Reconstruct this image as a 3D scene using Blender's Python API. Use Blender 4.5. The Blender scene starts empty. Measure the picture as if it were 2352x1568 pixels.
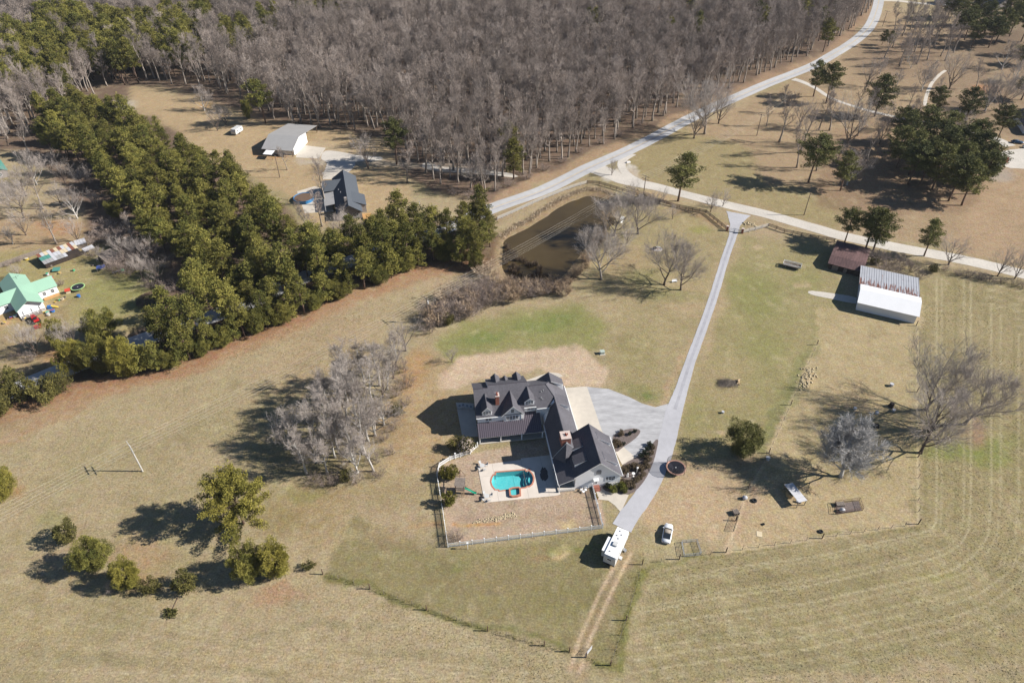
import bpy, math, random
import numpy as np
from mathutils import Vector, Matrix

sc = bpy.context.scene
COL = sc.collection
PI = math.pi

# ------------------------------------------------------------------ camera, light, exposure
CAM_H = 118.0
PITCH = math.radians(39.3)
cam_data = bpy.data.cameras.new('camera')
cam_data.sensor_width = 36.0
cam_data.lens = 24.0
cam_data.clip_start = 1.0
cam_data.clip_end = 6000.0
cam = bpy.data.objects.new('camera', cam_data)
cam.location = (0, 0, CAM_H)
cam.rotation_euler = (PI/2 - PITCH, 0, 0)
COL.objects.link(cam)
sc.camera = cam

SUN_EL = math.radians(33.5)
world = bpy.data.worlds.new('World')
sc.world = world
world.use_nodes = True
wn = world.node_tree
bg = wn.nodes['Background']
sky = wn.nodes.new('ShaderNodeTexSky')
sky.sky_type = 'NISHITA'
sky.sun_disc = False
sky.sun_elevation = SUN_EL
sky.sun_rotation = math.radians(91)
sky.altitude = 300
sky.ozone_density = 4.0
sky.dust_density = 0.2
wn.links.new(sky.outputs[0], bg.inputs[0])
bg.inputs[1].default_value = 0.052
sun_data = bpy.data.lights.new('sun', 'SUN')
sun_data.energy = 5.0
sun_data.angle = math.radians(0.53)
sun_data.color = (1.0, 0.955, 0.89)
sun = bpy.data.objects.new('sun', sun_data)
sun.rotation_euler = (0, PI/2 - SUN_EL, math.radians(-1))
COL.objects.link(sun)
sc.view_settings.view_transform = 'Standard'
sc.view_settings.look = 'None'
sc.view_settings.gamma = 1.0
sc.view_settings.use_curve_mapping = False
sc.view_settings.exposure = 0.75
sc.cycles.max_bounces = 4
sc.cycles.diffuse_bounces = 1
sc.cycles.transparent_max_bounces = 16

# ------------------------------------------------------------------ survey: photo point -> place on the ground
FOC = 1568.0
CP, SP = math.cos(PITCH), math.sin(PITCH)
def at(x, y, z=0.0):
    dx = (x-1176)/FOC; dy = (784-y)/FOC
    t = (CAM_H-z)/(SP-dy*CP)
    return Vector((dx*t, (CP+dy*SP)*t, z))
def zpt(x0, y0, k):
    return lambda x, y, z=0.0: at((x0+x/k)*.765625, (y0+y/k)*.765625, z)

def lin(c):
    c = c/255.0
    return c/12.92 if c <= .04045 else ((c+.055)/1.055)**2.4
KSUN = 1.44
def alb(r, g, b, k=KSUN):
    return (lin(r)/k, lin(g)/k, lin(b)/k)

# ------------------------------------------------------------------ materials
MATS = {}
def mat(name, rgb, rough=.85, var=.12, scale=1.5, bump=0.0, bscale=None, metal=0.0, spec=.3, objvar=0.0, var2=0.0, scale2=.2, stretch=None, trans=0.0):
    m = bpy.data.materials.new(name); m.use_nodes = True
    nt = m.node_tree; N = nt.nodes; Lk = nt.links
    p = N['Principled BSDF']
    p.inputs['Roughness'].default_value = rough
    p.inputs['Metallic'].default_value = metal
    p.inputs['Specular IOR Level'].default_value = spec
    tc = N.new('ShaderNodeTexCoord')
    src = tc.outputs['Object']
    if stretch:
        mp = N.new('ShaderNodeMapping'); mp.inputs['Scale'].default_value = stretch
        Lk.new(src, mp.inputs[0]); src = mp.outputs[0]
    n1 = N.new('ShaderNodeTexNoise'); n1.inputs['Scale'].default_value = scale; n1.inputs['Detail'].default_value = 4
    Lk.new(src, n1.inputs['Vector'])
    mr = N.new('ShaderNodeMapRange'); mr.inputs[1].default_value = .25; mr.inputs[2].default_value = .75
    mr.inputs[3].default_value = 1-var; mr.inputs[4].default_value = 1+var
    Lk.new(n1.outputs[0], mr.inputs[0])
    val = mr.outputs[0]
    def mul(a, b):
        q = N.new('ShaderNodeMath'); q.operation = 'MULTIPLY'; Lk.new(a, q.inputs[0]); Lk.new(b, q.inputs[1]); return q.outputs[0]
    if var2:
        n2 = N.new('ShaderNodeTexNoise'); n2.inputs['Scale'].default_value = scale2; n2.inputs['Detail'].default_value = 3
        Lk.new(src, n2.inputs['Vector'])
        m2 = N.new('ShaderNodeMapRange'); m2.inputs[1].default_value = .3; m2.inputs[2].default_value = .7
        m2.inputs[3].default_value = 1-var2; m2.inputs[4].default_value = 1+var2
        Lk.new(n2.outputs[0], m2.inputs[0]); val = mul(val, m2.outputs[0])
    if objvar:
        oi = N.new('ShaderNodeObjectInfo')
        m3 = N.new('ShaderNodeMapRange'); m3.inputs[3].default_value = 1-objvar; m3.inputs[4].default_value = 1+objvar
        Lk.new(oi.outputs['Random'], m3.inputs[0]); val = mul(val, m3.outputs[0])
    vm = N.new('ShaderNodeVectorMath'); vm.operation = 'SCALE'
    vm.inputs[0].default_value = rgb
    Lk.new(val, vm.inputs['Scale'])
    Lk.new(vm.outputs[0], p.inputs['Base Color'])
    if bump:
        nb = N.new('ShaderNodeTexNoise'); nb.inputs['Scale'].default_value = bscale or scale*3; nb.inputs['Detail'].default_value = 3
        Lk.new(src, nb.inputs['Vector'])
        b = N.new('ShaderNodeBump'); b.inputs['Strength'].default_value = bump; b.inputs['Distance'].default_value = .1
        Lk.new(nb.outputs[0], b.inputs['Height']); Lk.new(b.outputs[0], p.inputs['Normal'])
    MATS[name] = m
    return m

def leafmat(name, c1, c2, rough=.75, objvar=.18):
    """foliage / twigs: colour attribute 'hue' mixes two real leaf colours, each plant varies a little"""
    m = bpy.data.materials.new(name); m.use_nodes = True
    nt = m.node_tree; N = nt.nodes; Lk = nt.links
    p = N['Principled BSDF']; p.inputs['Roughness'].default_value = rough; p.inputs['Specular IOR Level'].default_value = .2
    a = N.new('ShaderNodeAttribute'); a.attribute_name = 'hue'
    mx = N.new('ShaderNodeMix'); mx.data_type = 'RGBA'
    mx.inputs[6].default_value = (*c1, 1); mx.inputs[7].default_value = (*c2, 1)
    oi = N.new('ShaderNodeObjectInfo')
    ad = N.new('ShaderNodeMath'); ad.operation = 'MULTIPLY_ADD'; ad.inputs[1].default_value = .5; ad.inputs[2].default_value = -.25
    Lk.new(oi.outputs['Random'], ad.inputs[0])
    ad2 = N.new('ShaderNodeMath'); ad2.operation = 'ADD'; ad2.use_clamp = True
    Lk.new(a.outputs['Fac'], ad2.inputs[0]); Lk.new(ad.outputs[0], ad2.inputs[1])
    Lk.new(ad2.outputs[0], mx.inputs[0])
    mr = N.new('ShaderNodeMapRange'); mr.inputs[3].default_value = 1-objvar; mr.inputs[4].default_value = 1+objvar
    ml = N.new('ShaderNodeMath'); ml.operation = 'MULTIPLY'; ml.inputs[1].default_value = 7.31
    fr = N.new('ShaderNodeMath'); fr.operation = 'FRACT'
    Lk.new(oi.outputs['Random'], ml.inputs[0]); Lk.new(ml.outputs[0], fr.inputs[0]); Lk.new(fr.outputs[0], mr.inputs[0])
    vm = N.new('ShaderNodeVectorMath'); vm.operation = 'SCALE'
    Lk.new(mx.outputs[2], vm.inputs[0]); Lk.new(mr.outputs[0], vm.inputs['Scale'])
    Lk.new(vm.outputs[0], p.inputs['Base Color'])
    MATS[name] = m
    return m

# ------------------------------------------------------------------ mesh building
class MB:
    def __init__(s):
        s.v = []; s.f = []; s.m = []; s.h = []
    def add(s, pts, faces, mi=0, hue=None):
        o = len(s.v); s.v.extend([tuple(p) for p in pts])
        for f in faces:
            s.f.append(tuple(i+o for i in f)); s.m.append(mi); s.h.append(hue)
        return s
    def face(s, pts, mi=0, hue=None):
        return s.add(pts, [tuple(range(len(pts)))], mi, hue)
    def box(s, x0, x1, y0, y1, z0, z1, mi=0):
        p = [(x0,y0,z0),(x1,y0,z0),(x1,y1,z0),(x0,y1,z0),(x0,y0,z1),(x1,y0,z1),(x1,y1,z1),(x0,y1,z1)]
        return s.add(p, [(3,2,1,0),(4,5,6,7),(0,1,5,4),(1,2,6,5),(2,3,7,6),(3,0,4,7)], mi)
    def obox(s, c, ax, ay, hx, hy, z0, z1, mi=0):
        """box on a plan point c with plan axis ax, ay (2-D unit vectors), half sizes hx, hy"""
        P = []
        for z in (z0, z1):
            for sx, sy in ((-1,-1),(1,-1),(1,1),(-1,1)):
                P.append((c[0]+ax[0]*hx*sx+ay[0]*hy*sy, c[1]+ax[1]*hx*sx+ay[1]*hy*sy, z))
        return s.add(P, [(3,2,1,0),(4,5,6,7),(0,1,5,4),(1,2,6,5),(2,3,7,6),(3,0,4,7)], mi)
    def slab(s, top, th, mi=0, side=None):
        """planar polygon 'top' (counter-clockwise seen from outside) with thickness th behind it"""
        n = Vector((0,0,0)); T = [Vector(p) for p in top]
        for i in range(len(T)):
            a, b = T[i], T[(i+1) % len(T)]
            n += Vector(((a.y-b.y)*(a.z+b.z), (a.z-b.z)*(a.x+b.x), (a.x-b.x)*(a.y+b.y)))
        n.normalize()
        B = [p-n*th for p in T]; k = len(T)
        s.add(T+B, [tuple(range(k)), tuple(range(2*k-1, k-1, -1))], mi)
        o = len(s.v)-2*k
        for i in range(k):
            j = (i+1) % k
            s.f.append((o+i, o+k+i, o+k+j, o+j)); s.m.append(mi if side is None else side); s.h.append(None)
        return s
    def prism(s, poly, z0, z1, mi=0):
        k = len(poly)
        P = [(p[0],p[1],z0) for p in poly]+[(p[0],p[1],z1) for p in poly]
        F = [tuple(range(k-1,-1,-1)), tuple(range(k,2*k))]+[(i,(i+1)%k,(i+1)%k+k,i+k) for i in range(k)]
        return s.add(P, F, mi)
    def extr(s, prof, fn, a, b, mi=0):
        """profile (p,q) swept from a to b; fn(p,q,t) -> xyz"""
        k = len(prof)
        P = [fn(p[0],p[1],a) for p in prof]+[fn(p[0],p[1],b) for p in prof]
        F = [tuple(range(k-1,-1,-1)), tuple(range(k,2*k))]+[(i,(i+1)%k,(i+1)%k+k,i+k) for i in range(k)]
        return s.add(P, F, mi)
    def tube(s, pts, radii, n=6, mi=0, cap=True, hue=None, flat=1.0):
        pts = [Vector(p) for p in pts]
        if not hasattr(radii, '__len__'): radii = [radii]*len(pts)
        o = len(s.v); ref = None
        for i, p in enumerate(pts):
            d = (pts[min(i+1,len(pts)-1)]-pts[max(i-1,0)])
            if d.length < 1e-9: d = Vector((0,0,1))
            d.normalize()
            if ref is None:
                ref = Vector((1,0,0)) if abs(d.x) < .8 else Vector((0,1,0))
            u = (ref-d*ref.dot(d)); u.normalize(); w = d.cross(u); ref = u
            for k in range(n):
                a = 2*PI*k/n
                q = p+(u*math.cos(a)+w*math.sin(a)*flat)*radii[i]
                s.v.append((q.x,q.y,q.z))
        for i in range(len(pts)-1):
            for k in range(n):
                k2 = (k+1) % n
                s.f.append((o+i*n+k, o+i*n+k2, o+(i+1)*n+k2, o+(i+1)*n+k)); s.m.append(mi); s.h.append(hue)
        if cap and n > 2:
            s.f.append(tuple(o+k for k in range(n-1,-1,-1))); s.m.append(mi); s.h.append(hue)
            e = o+(len(pts)-1)*n
            s.f.append(tuple(e+k for k in range(n))); s.m.append(mi); s.h.append(hue)
        return s
    def cyl(s, x, y, z0, z1, r, n=12, mi=0, r2=None):
        return s.tube([(x,y,z0),(x,y,z1)], [r, r if r2 is None else r2], n, mi)
    def ring(s, c, R, r, n=24, k=6, mi=0, sy=1.0):
        o = len(s.v)
        for i in range(n):
            a = 2*PI*i/n
            for j in range(k):
                b = 2*PI*j/k
                q = R+r*math.cos(b)
                s.v.append((c[0]+q*math.cos(a), c[1]+q*math.sin(a)*sy, c[2]+r*math.sin(b)))
        for i in range(n):
            for j in range(k):
                a, b = i*k+j, i*k+(j+1)%k
                c2, d = ((i+1)%n)*k+(j+1)%k, ((i+1)%n)*k+j
                s.f.append((o+a,o+d,o+c2,o+b)); s.m.append(mi); s.h.append(None)
        return s
    def blob(s, c, rx, ry, rz, n=12, k=7, mi=0, jit=0.0, rnd=None, hue=None):
        o = len(s.v); rnd = rnd or random
        s.v.append((c[0],c[1],c[2]+rz))
        for i in range(1, k):
            th = PI*i/k
            for j in range(n):
                a = 2*PI*j/n; q = 1+rnd.uniform(-jit, jit)
                s.v.append((c[0]+rx*q*math.sin(th)*math.cos(a), c[1]+ry*q*math.sin(th)*math.sin(a), c[2]+rz*q*math.cos(th)))
        s.v.append((c[0],c[1],c[2]-rz)); e = len(s.v)-1
        def F(*f): s.f.append(f); s.m.append(mi); s.h.append(hue)
        for j in range(n):
            F(o, o+1+j, o+1+(j+1)%n)
            for i in range(k-2):
                a = o+1+i*n+j; b = o+1+i*n+(j+1)%n
                F(a, a+n, b+n, b)
            F(e, o+1+(k-2)*n+(j+1)%n, o+1+(k-2)*n+j)
        return s
    def mesh(s, name, mats, smooth=False, off=None):
        me = bpy.data.meshes.new(name)
        v = s.v if off is None else [(p[0]-off[0],p[1]-off[1],p[2]-off[2]) for p in s.v]
        me.from_pydata(v, [], s.f)
        for m in (mats if isinstance(mats, (list, tuple)) else [mats]): me.materials.append(MATS[m])
        me.polygons.foreach_set('material_index', s.m)
        if smooth: me.polygons.foreach_set('use_smooth', [True]*len(s.f))
        if any(h is not None for h in s.h):
            at_ = me.attributes.new('hue', 'FLOAT', 'FACE')
            at_.data.foreach_set('value', [.5 if h is None else h for h in s.h])
        me.update()
        return me
    def build(s, name, mats, parent=None, smooth=False):
        """one object; points are given in world space unless the parent carries its own frame ('framed')"""
        off = None
        if parent is not None and not framed_in(parent):
            off = root_loc(parent)
        o = bpy.data.objects.new(name, s.mesh(name, mats, smooth, off))
        COL.objects.link(o)
        if parent is not None: o.parent = parent
        return o

def root_loc(o):
    p = Vector((0,0,0))
    while o is not None:
        p += o.location; o = o.parent
    return p
def framed_in(o):
    while o is not None:
        if o.get('_f'): return True
        o = o.parent
    return False
FRAMED = []
def tag(o, label, cat, group=None, kind=None):
    o['label'] = label; o['category'] = cat
    if group: o['group'] = group
    if kind: o['kind'] = kind
    return o
def thing(name, label, cat, loc=(0,0,0), rz=0.0, group=None, framed=False):
    o = bpy.data.objects.new(name, None); COL.objects.link(o)
    o.location = loc; o.rotation_euler = (0,0,rz); o.empty_display_size = .5
    tag(o, label, cat, group)
    if framed: o['_f'] = 1; FRAMED.append(o)
    return o
def copy_obj(o, parent=None, loc=None, rz=None, sc_=None):
    c = o.copy(); COL.objects.link(c)
    if parent is not None: c.parent = parent
    if loc is not None: c.location = loc
    if rz is not None: c.rotation_euler = (o.rotation_euler.x, o.rotation_euler.y, rz)
    if sc_ is not None: c.scale = (sc_, sc_, sc_)
    return c
def copy_tree(root, loc, rz=0.0, label=None, group=None, scale=None):
    r = copy_obj(root, None, loc, rz)
    if scale is not None: r.scale = scale
    if label: r['label'] = label
    if group: r['group'] = group
    for ch in list(root.children):
        c = copy_obj(ch, r)
        for g in list(ch.children): copy_obj(g, c)
    return r
def inst(name, me, parent=None, loc=(0,0,0), rot=(0,0,0), scale=(1,1,1)):
    o = bpy.data.objects.new(name, me); COL.objects.link(o)
    o.location = loc; o.rotation_euler = rot; o.scale = scale
    if parent is not None: o.parent = parent
    return o
def setting(o, label=None, cat=None, kind='structure'):
    o['kind'] = kind
    if label: o['label'] = label
    if cat: o['category'] = cat
    return o
def v2(p): return (p[0], p[1])
def catmull(pts, n=8, closed=False):
    out = []; k = len(pts)
    rng = range(k if closed else k-1)
    for i in rng:
        p0 = pts[(i-1) % k] if closed or i > 0 else pts[0]
        p1 = pts[i]; p2 = pts[(i+1) % k]
        p3 = pts[(i+2) % k] if closed or i+2 < k else pts[-1]
        for j in range(n):
            t = j/n
            out.append(tuple(.5*((2*p1[c])+(-p0[c]+p2[c])*t+(2*p0[c]-5*p1[c]+4*p2[c]-p3[c])*t*t+(-p0[c]+3*p1[c]-3*p2[c]+p3[c])*t**3) for c in (0,1)))
    if not closed: out.append(tuple(pts[-1][:2]))
    return out
# ------------------------------------------------------------------ ground
def _hash(ix, iy, seed):
    n = (ix.astype(np.int64)*374761393 + iy.astype(np.int64)*668265263 + seed*974634217) & 0x7fffffff
    n = ((n ^ (n >> 13))*1274126177) & 0x7fffffff
    return ((n ^ (n >> 16)) & 0xffff)/65535.0
def vnoise(x, y, sc_, seed=0):
    x = x/sc_+1000; y = y/sc_+1000
    ix = np.floor(x); iy = np.floor(y); fx = x-ix; fy = y-iy
    fx = fx*fx*(3-2*fx); fy = fy*fy*(3-2*fy)
    a = _hash(ix,iy,seed); b = _hash(ix+1,iy,seed); c = _hash(ix,iy+1,seed); d = _hash(ix+1,iy+1,seed)
    return (a*(1-fx)+b*fx)*(1-fy)+(c*(1-fx)+d*fx)*fy
def fbm(x, y, sc_, seed=0, o=4):
    t = 0; amp = .5; tot = 0
    for i in range(o):
        t = t+amp*vnoise(x, y, sc_/2**i, seed+i*17); tot += amp; amp *= .5
    return t/tot
def sstep(a, b, x):
    t = np.clip((x-a)/(b-a), 0, 1); return t*t*(3-2*t)
def poly_sd(px, py, pts):
    """signed distance to polygon (positive inside)"""
    d = np.full(px.shape, 1e9); ins = np.zeros(px.shape, bool); k = len(pts)
    for i in range(k):
        x0, y0 = pts[i][:2]; x1, y1 = pts[(i+1) % k][:2]
        ex, ey = x1-x0, y1-y0
        t = np.clip(((px-x0)*ex+(py-y0)*ey)/(ex*ex+ey*ey+1e-9), 0, 1)
        d = np.minimum(d, np.hypot(px-x0-t*ex, py-y0-t*ey))
        c = ((y0 > py) != (y1 > py))
        xi = x0+(py-y0)*ex/(ey if abs(ey) > 1e-9 else 1e-9)
        ins ^= (c & (px < xi))
    return np.where(ins, d, -d)
def line_d(px, py, pts):
    d = np.full(px.shape, 1e9)
    for i in range(len(pts)-1):
        x0, y0 = pts[i][:2]; x1, y1 = pts[i+1][:2]
        ex, ey = x1-x0, y1-y0
        t = np.clip(((px-x0)*ex+(py-y0)*ey)/(ex*ex+ey*ey+1e-9), 0, 1)
        d = np.minimum(d, np.hypot(px-x0-t*ex, py-y0-t*ey))
    return d
def axis(*seg):
    out = []
    for a, b, s in seg:
        n = max(1, int(round((b-a)/s))); out += [a+(b-a)*i/n for i in range(n)]
    out.append(seg[-1][1]); return np.array(out)
gx = axis((-2600,-900,170),(-900,-420,24),(-420,-200,5),(-200,-112,2),(-112,140,.45),(140,240,2),(240,460,5),(460,900,24),(900,2600,170))
gy = axis((-400,20,40),(20,46,3),(46,120,.45),(120,205,.75),(205,330,1.4),(330,620,5),(620,1000,24),(1000,3200,170))
GX, GY = np.meshgrid(gx, gy)
X = GX.ravel(); Y = GY.ravel()
# pixel of every ground vertex in the survey photo (used only to lay out the real patches of colour)
_d = np.maximum(Y*CP+CAM_H*SP, 5.0)
PX = 1176+FOC*X/_d; PY = 784-FOC*(Y*SP-CAM_H*CP)/_d
jx = (fbm(X, Y, 9, 3)-.5); jy = (fbm(X, Y, 9, 77)-.5)
jx2 = (fbm(X, Y, 2.2, 5)-.5); jy2 = (fbm(X, Y, 2.2, 79)-.5)
_ppm = FOC/_d*1.3                        # pixels per metre
QX = PX+(jx*5+jx2*1.2)*_ppm; QY = PY+(jy*3.6+jy2*.8)*_ppm
def A3(c):
    g = sum(c)/3
    return np.array(alb(*[v*.88+g*.12 for v in c]))
TAN=(186,164,126); OLV=(152,141,92); GRN=(131,143,76); SOIL=(206,174,138); PNK=(190,160,130); LIT=(128,104,88); ORG=(180,132,96); CLAY=(212,146,92); STRAW=(222,192,142)
col = np.tile(A3(TAN), (len(X), 1))
def mixc(c, w):
    global col
    w = np.clip(w, 0, 1)[:, None]
    col = col*(1-w)+A3(c)[None]*w
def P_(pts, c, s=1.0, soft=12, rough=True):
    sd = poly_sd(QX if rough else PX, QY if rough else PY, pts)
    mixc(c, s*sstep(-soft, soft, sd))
def E_(x, y, rx, ry, c, s=1.0, rot=0):
    a = math.radians(rot); dx = QX-x; dy = QY-y
    u = (dx*math.cos(a)+dy*math.sin(a))/rx; v = (-dx*math.sin(a)+dy*math.cos(a))/ry
    mixc(c, s*sstep(1.25, .35, np.hypot(u, v)))
def L_(pts, w, c, s=1.0, soft=4, rough=True):
    d = line_d(QX if rough else PX, QY if rough else PY, pts)
    mixc(c, s*sstep(w+soft, max(w-soft, 0), d))
n_big = fbm(X, Y, 34, 11); n_mid = fbm(X, Y, 8, 23); n_sm = fbm(X, Y, 2.5, 41)
mixc(OLV, sstep(.42, .72, n_big*.6+n_mid*.4)*.55)
mixc((198,178,140), sstep(.55, .8, n_mid)*.5)
mixc(PNK, sstep(.55, .75, fbm(X, Y, 22, 61))*.4)
# ---- large areas
P_([(-900,-300),(2030,-300),(2012,10),(1962,88),(1840,150),(1640,228),(1450,314),(1200,428),(1110,462),(1000,440),(930,400),(880,318),(730,298),(610,290),(540,250),(430,215),(300,195),(290,240),(420,300),(470,380),(560,410),(640,470),(700,540),(740,600),(740,690),(640,750),(480,820),(370,860),(300,800),(270,640),(200,560),(190,480),(60,350),(-300,330),(-900,330)], LIT, .95, 8)
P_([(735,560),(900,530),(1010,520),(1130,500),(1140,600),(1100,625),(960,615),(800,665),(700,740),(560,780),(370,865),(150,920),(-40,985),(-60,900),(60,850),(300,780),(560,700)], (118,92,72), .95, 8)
P_([(300,205),(440,220),(560,262),(740,298),(880,318),(930,400),(950,470),(860,480),(720,520),(640,440),(560,395),(470,370),(400,300),(300,245)], (196,166,126), .95, 10)          # yard of the metal shop
P_([(2040,8),(2120,60),(2352,70),(2500,300),(2500,640),(2200,560),(1950,545),(1720,480),(1480,420),(1420,360),(1640,270),(1780,200),(1960,110)], (182,152,118), .85, 10)
P_([(1420,368),(1560,300),(1700,330),(1760,420),(1940,460),(1930,540),(1760,482),(1560,438),(1470,412)], (168,152,104), .75, 12)
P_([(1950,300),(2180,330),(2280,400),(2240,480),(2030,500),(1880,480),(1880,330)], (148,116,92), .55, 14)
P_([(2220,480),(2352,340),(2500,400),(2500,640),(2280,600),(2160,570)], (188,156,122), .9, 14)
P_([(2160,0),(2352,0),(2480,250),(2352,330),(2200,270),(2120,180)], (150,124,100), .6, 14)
P_([(-400,430),(190,520),(215,600),(150,640),(-400,620)], (190,156,118), .8, 16)
P_([(-400,620),(240,560),(380,620),(350,760),(200,760),(-300,760)], (172,158,102), .8, 14)
P_([(180,660),(350,620),(360,700),(230,740)], (150,152,84), .5, 14)
P_([(-300,740),(150,690),(170,860),(-300,920)], (176,150,110), .7, 14)
# ---- strip field by the pines
L_([(-100,985),(160,912),(370,858),(560,775),(700,730),(800,680),(960,620),(1080,600)], 20, ORG, .75, 18)
L_([(0,1010),(250,905),(470,830),(700,745),(960,630)], 12, (184,136,102), .5, 16)
E_(750,800,200,70,(190,158,124),.45,-28)
E_(220,1050,170,60,(176,160,116),.5,-20)
# ---- around the house
P_([(1000,795),(1060,740),(1190,712),(1340,688),(1400,740),(1390,800),(1200,800),(1090,815),(1020,835)], (150,148,86), .85, 14)
E_(1260,735,90,26,(134,146,76),.7,-8); E_(1120,775,70,18,(132,145,76),.7,-10)
P_([(1400,480),(1560,470),(1640,500),(1690,540),(1600,740),(1530,900),(1480,930),(1390,840),(1400,700),(1340,660),(1370,560)], (172,154,108), .55, 18)
E_(1600,522,34,12,(158,152,84),.7,8); E_(1570,690,60,50,(192,164,128),.5,20); E_(1440,600,60,40,(182,152,116),.5)
E_(1560,680,90,20,(138,140,84),.5,5); E_(1480,640,60,25,(150,146,90),.5)
E_(1470,900,60,26,(142,140,84),.6); E_(1492,905,16,7,(112,134,62),.7); E_(1460,800,60,50,(158,146,96),.5)
L_([(1600,790),(1570,850),(1520,930),(1480,935)], 7, (196,164,126), .7, 6)
P_([(1008,850),(1040,828),(1140,808),(1350,798),(1392,860),(1380,888),(1290,890),(1240,845),(1080,880),(1030,890)], (216,186,156), .95, 6)   # raked bare soil before the house
P_([(1040,905),(1100,890),(1060,1040),(980,1080),(900,1080),(900,900),(960,800),(1005,830)], (190,158,116), .7, 16)
E_(960,850,26,60,(192,144,98),.6,10); E_(900,980,60,60,(170,140,100),.5)
P_([(1008,1070),(1090,1040),(1285,1000),(1300,1100),(1380,1130),(1390,1205),(1030,1250)], (196,168,142), .95, 3, False)     # fenced back garden
E_(1300,1200,26,13,STRAW,.8,-6); E_(1230,1190,140,12,(176,148,120),.5,-4)
L_([(1030,1206),(1090,1202),(1130,1196)], 4, (216,160,96), .8, 4)
# lower lawn
P_([(735,1315),(800,1180),(1010,1270),(1390,1215),(1440,1260),(1480,1290),(1440,1420),(1400,1520),(1300,1490),(1100,1430),(900,1370)], (150,137,92), .85, 14)
E_(1150,1330,120,40,(156,136,98),.5); E_(1300,1390,120,50,(143,132,84),.5)
E_(900,1230,90,34,(182,154,120),.6,10); E_(980,1210,50,10,(190,140,96),.4,-8); E_(870,1120,90,60,(166,146,100),.5)
E_(720,1170,90,90,(168,140,96),.6); E_(640,1200,70,60,(150,130,80),.5); E_(690,1135,60,20,(136,132,72),.5)
E_(1282,1268,26,16,STRAW,.85,-15); E_(1230,1275,26,20,(182,146,112),.5)
E_(1060,1310,26,14,(128,138,72),.5); E_(1310,1260,110,10,(146,146,82),.6,-6)
L_([(740,1318),(850,1352),(980,1400),(1120,1448),(1250,1480),(1310,1494)], 7, (124,122,62), .75, 6)
L_([(1350,1510),(1400,1526),(1440,1420),(1470,1310)], 9, (132,130,64), .75, 7)
L_([(1470,1298),(1560,1284),(1670,1268),(1830,1244),(2108,1203)], 6, (130,126,66), .6, 6)
L_([(1440,1250),(1400,1340),(1350,1440),(1325,1500),(1310,1568)], 19, (176,148,116), .6, 12)
L_([(1425,1275),(1378,1360),(1330,1470),(1308,1540)], 4, (216,186,150), .9, 3, False); L_([(1449,1270),(1404,1360),(1354,1470),(1332,1540)], 4, (216,186,150), .9, 3, False)
# right of the drive
P_([(1700,540),(1900,560),(1960,700),(1870,790),(1760,1040),(1560,1060),(1560,900),(1640,760)], (160,150,96), .6, 18)
E_(1740,680,90,70,(146,148,82),.6,30); E_(1760,800,70,60,(148,148,84),.5); E_(1850,640,40,30,(150,148,86),.5); E_(1650,880,90,60,(190,164,124),.45)
E_(1600,950,40,60,(152,146,90),.4,10)
L_([(1690,545),(1650,680),(1612,790),(1575,910),(1530,1060),(1490,1150)], 14, (198,170,132), .45, 12)
P_([(1500,1120),(1600,1080),(1700,1100),(1690,1190),(1640,1240),(1500,1210),(1470,1200)], (208,176,138), .75, 18)
P_([(1730,1110),(1800,1110),(1860,1150),(1830,1230),(1680,1262),(1690,1180)], (204,170,136), .7, 14)
E_(1715,1252,36,10,STRAW,.85,-6); E_(1950,920,70,50,(198,164,126),.7); E_(1830,1150,60,34,(210,178,136),.6)
L_([(1875,792),(1800,960),(1762,1050),(1710,1150),(1668,1266)], 4, (222,194,154), .9, 3, False)
L_([(1866,792),(1790,950),(1750,1040)], 16, (138,140,84), .55, 12)
E_(1858,880,12,30,STRAW,.8,15); E_(2040,1150,24,14,(196,160,128),.7)
P_([(1880,700),(2100,745),(2108,1200),(1700,1262),(1760,1060),(1870,800)], (198,174,130), .62, 5)
P_([(2108,650),(2400,640),(2600,1500),(1500,1568),(1480,1310),(2110,1210)], (164,148,104), .72, 12)
E_(2210,1030,150,30,(138,146,72),.75,-8); E_(2270,1060,70,30,(140,150,70),.6); E_(2235,985,34,40,(170,132,108),.7)
E_(2150,1330,50,12,(152,148,80),.5,-6); E_(1960,1340,90,30,(146,134,90),.4)
for k in range(17):                                                    # tractor passes round the outside of the paddock
    o = 16+k*22+6*math.sin(k*2.3)
    arc = [(2109+o, 640), (2109+o, 900), (2109+o, 1150)]+[(2109+o*math.cos(a), 1190+o*.8*math.sin(a)) for a in (.3,.65,1.0,1.35)]+[(1890-o*.2, 1240+o*.86), (1680-o*.35, 1270+o*.86), (1500-o*.2, 1310+o*.8)]
    L_(arc, 1.8, (206,190,150) if k % 3 else (148,136,92), .42+.2*(k % 2), 2.5, False)
    L_([(x+5, y+4) for x, y in arc], 1.3, (158,144,102), .35, 2, False)
for k in range(12):
    L_([(-20+k*8,1230+k*34),(300+k*44,1400+k*18),(700+k*52,1490+k*12),(1250+k*12,1540+k*10)], 1.6, (208,188,150) if k % 2 else (166,148,108), .45, 2.5, False)
L_([(95,1330),(75,1480)], 5, (166,144,100), .5, 4); L_([(108,1330),(92,1480)], 4, (166,144,100), .5, 4)
for x, y, rx, ry in ((250,1500,200,16),(700,1450,220,14),(500,1540,300,12),(1000,1510,220,16),(1700,1450,220,14),(2000,1500,260,16),(2200,1400,160,14),(1800,1540,280,14)):
    E_(x, y, rx, ry, (150,140,100), .38, random.Random(x).uniform(-8,12))
E_(100,1450,140,26,(190,168,122),.5); E_(600,1520,300,30,(186,162,122),.4)
E_(330,1265,90,50,(184,146,108),.6); E_(330,1330,60,26,(190,144,108),.55); E_(640,1370,90,22,(188,142,110),.65,-14); E_(30,1130,26,34,(186,140,90),.6)
E_(130,1200,60,20,(150,152,88),.4)
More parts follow.
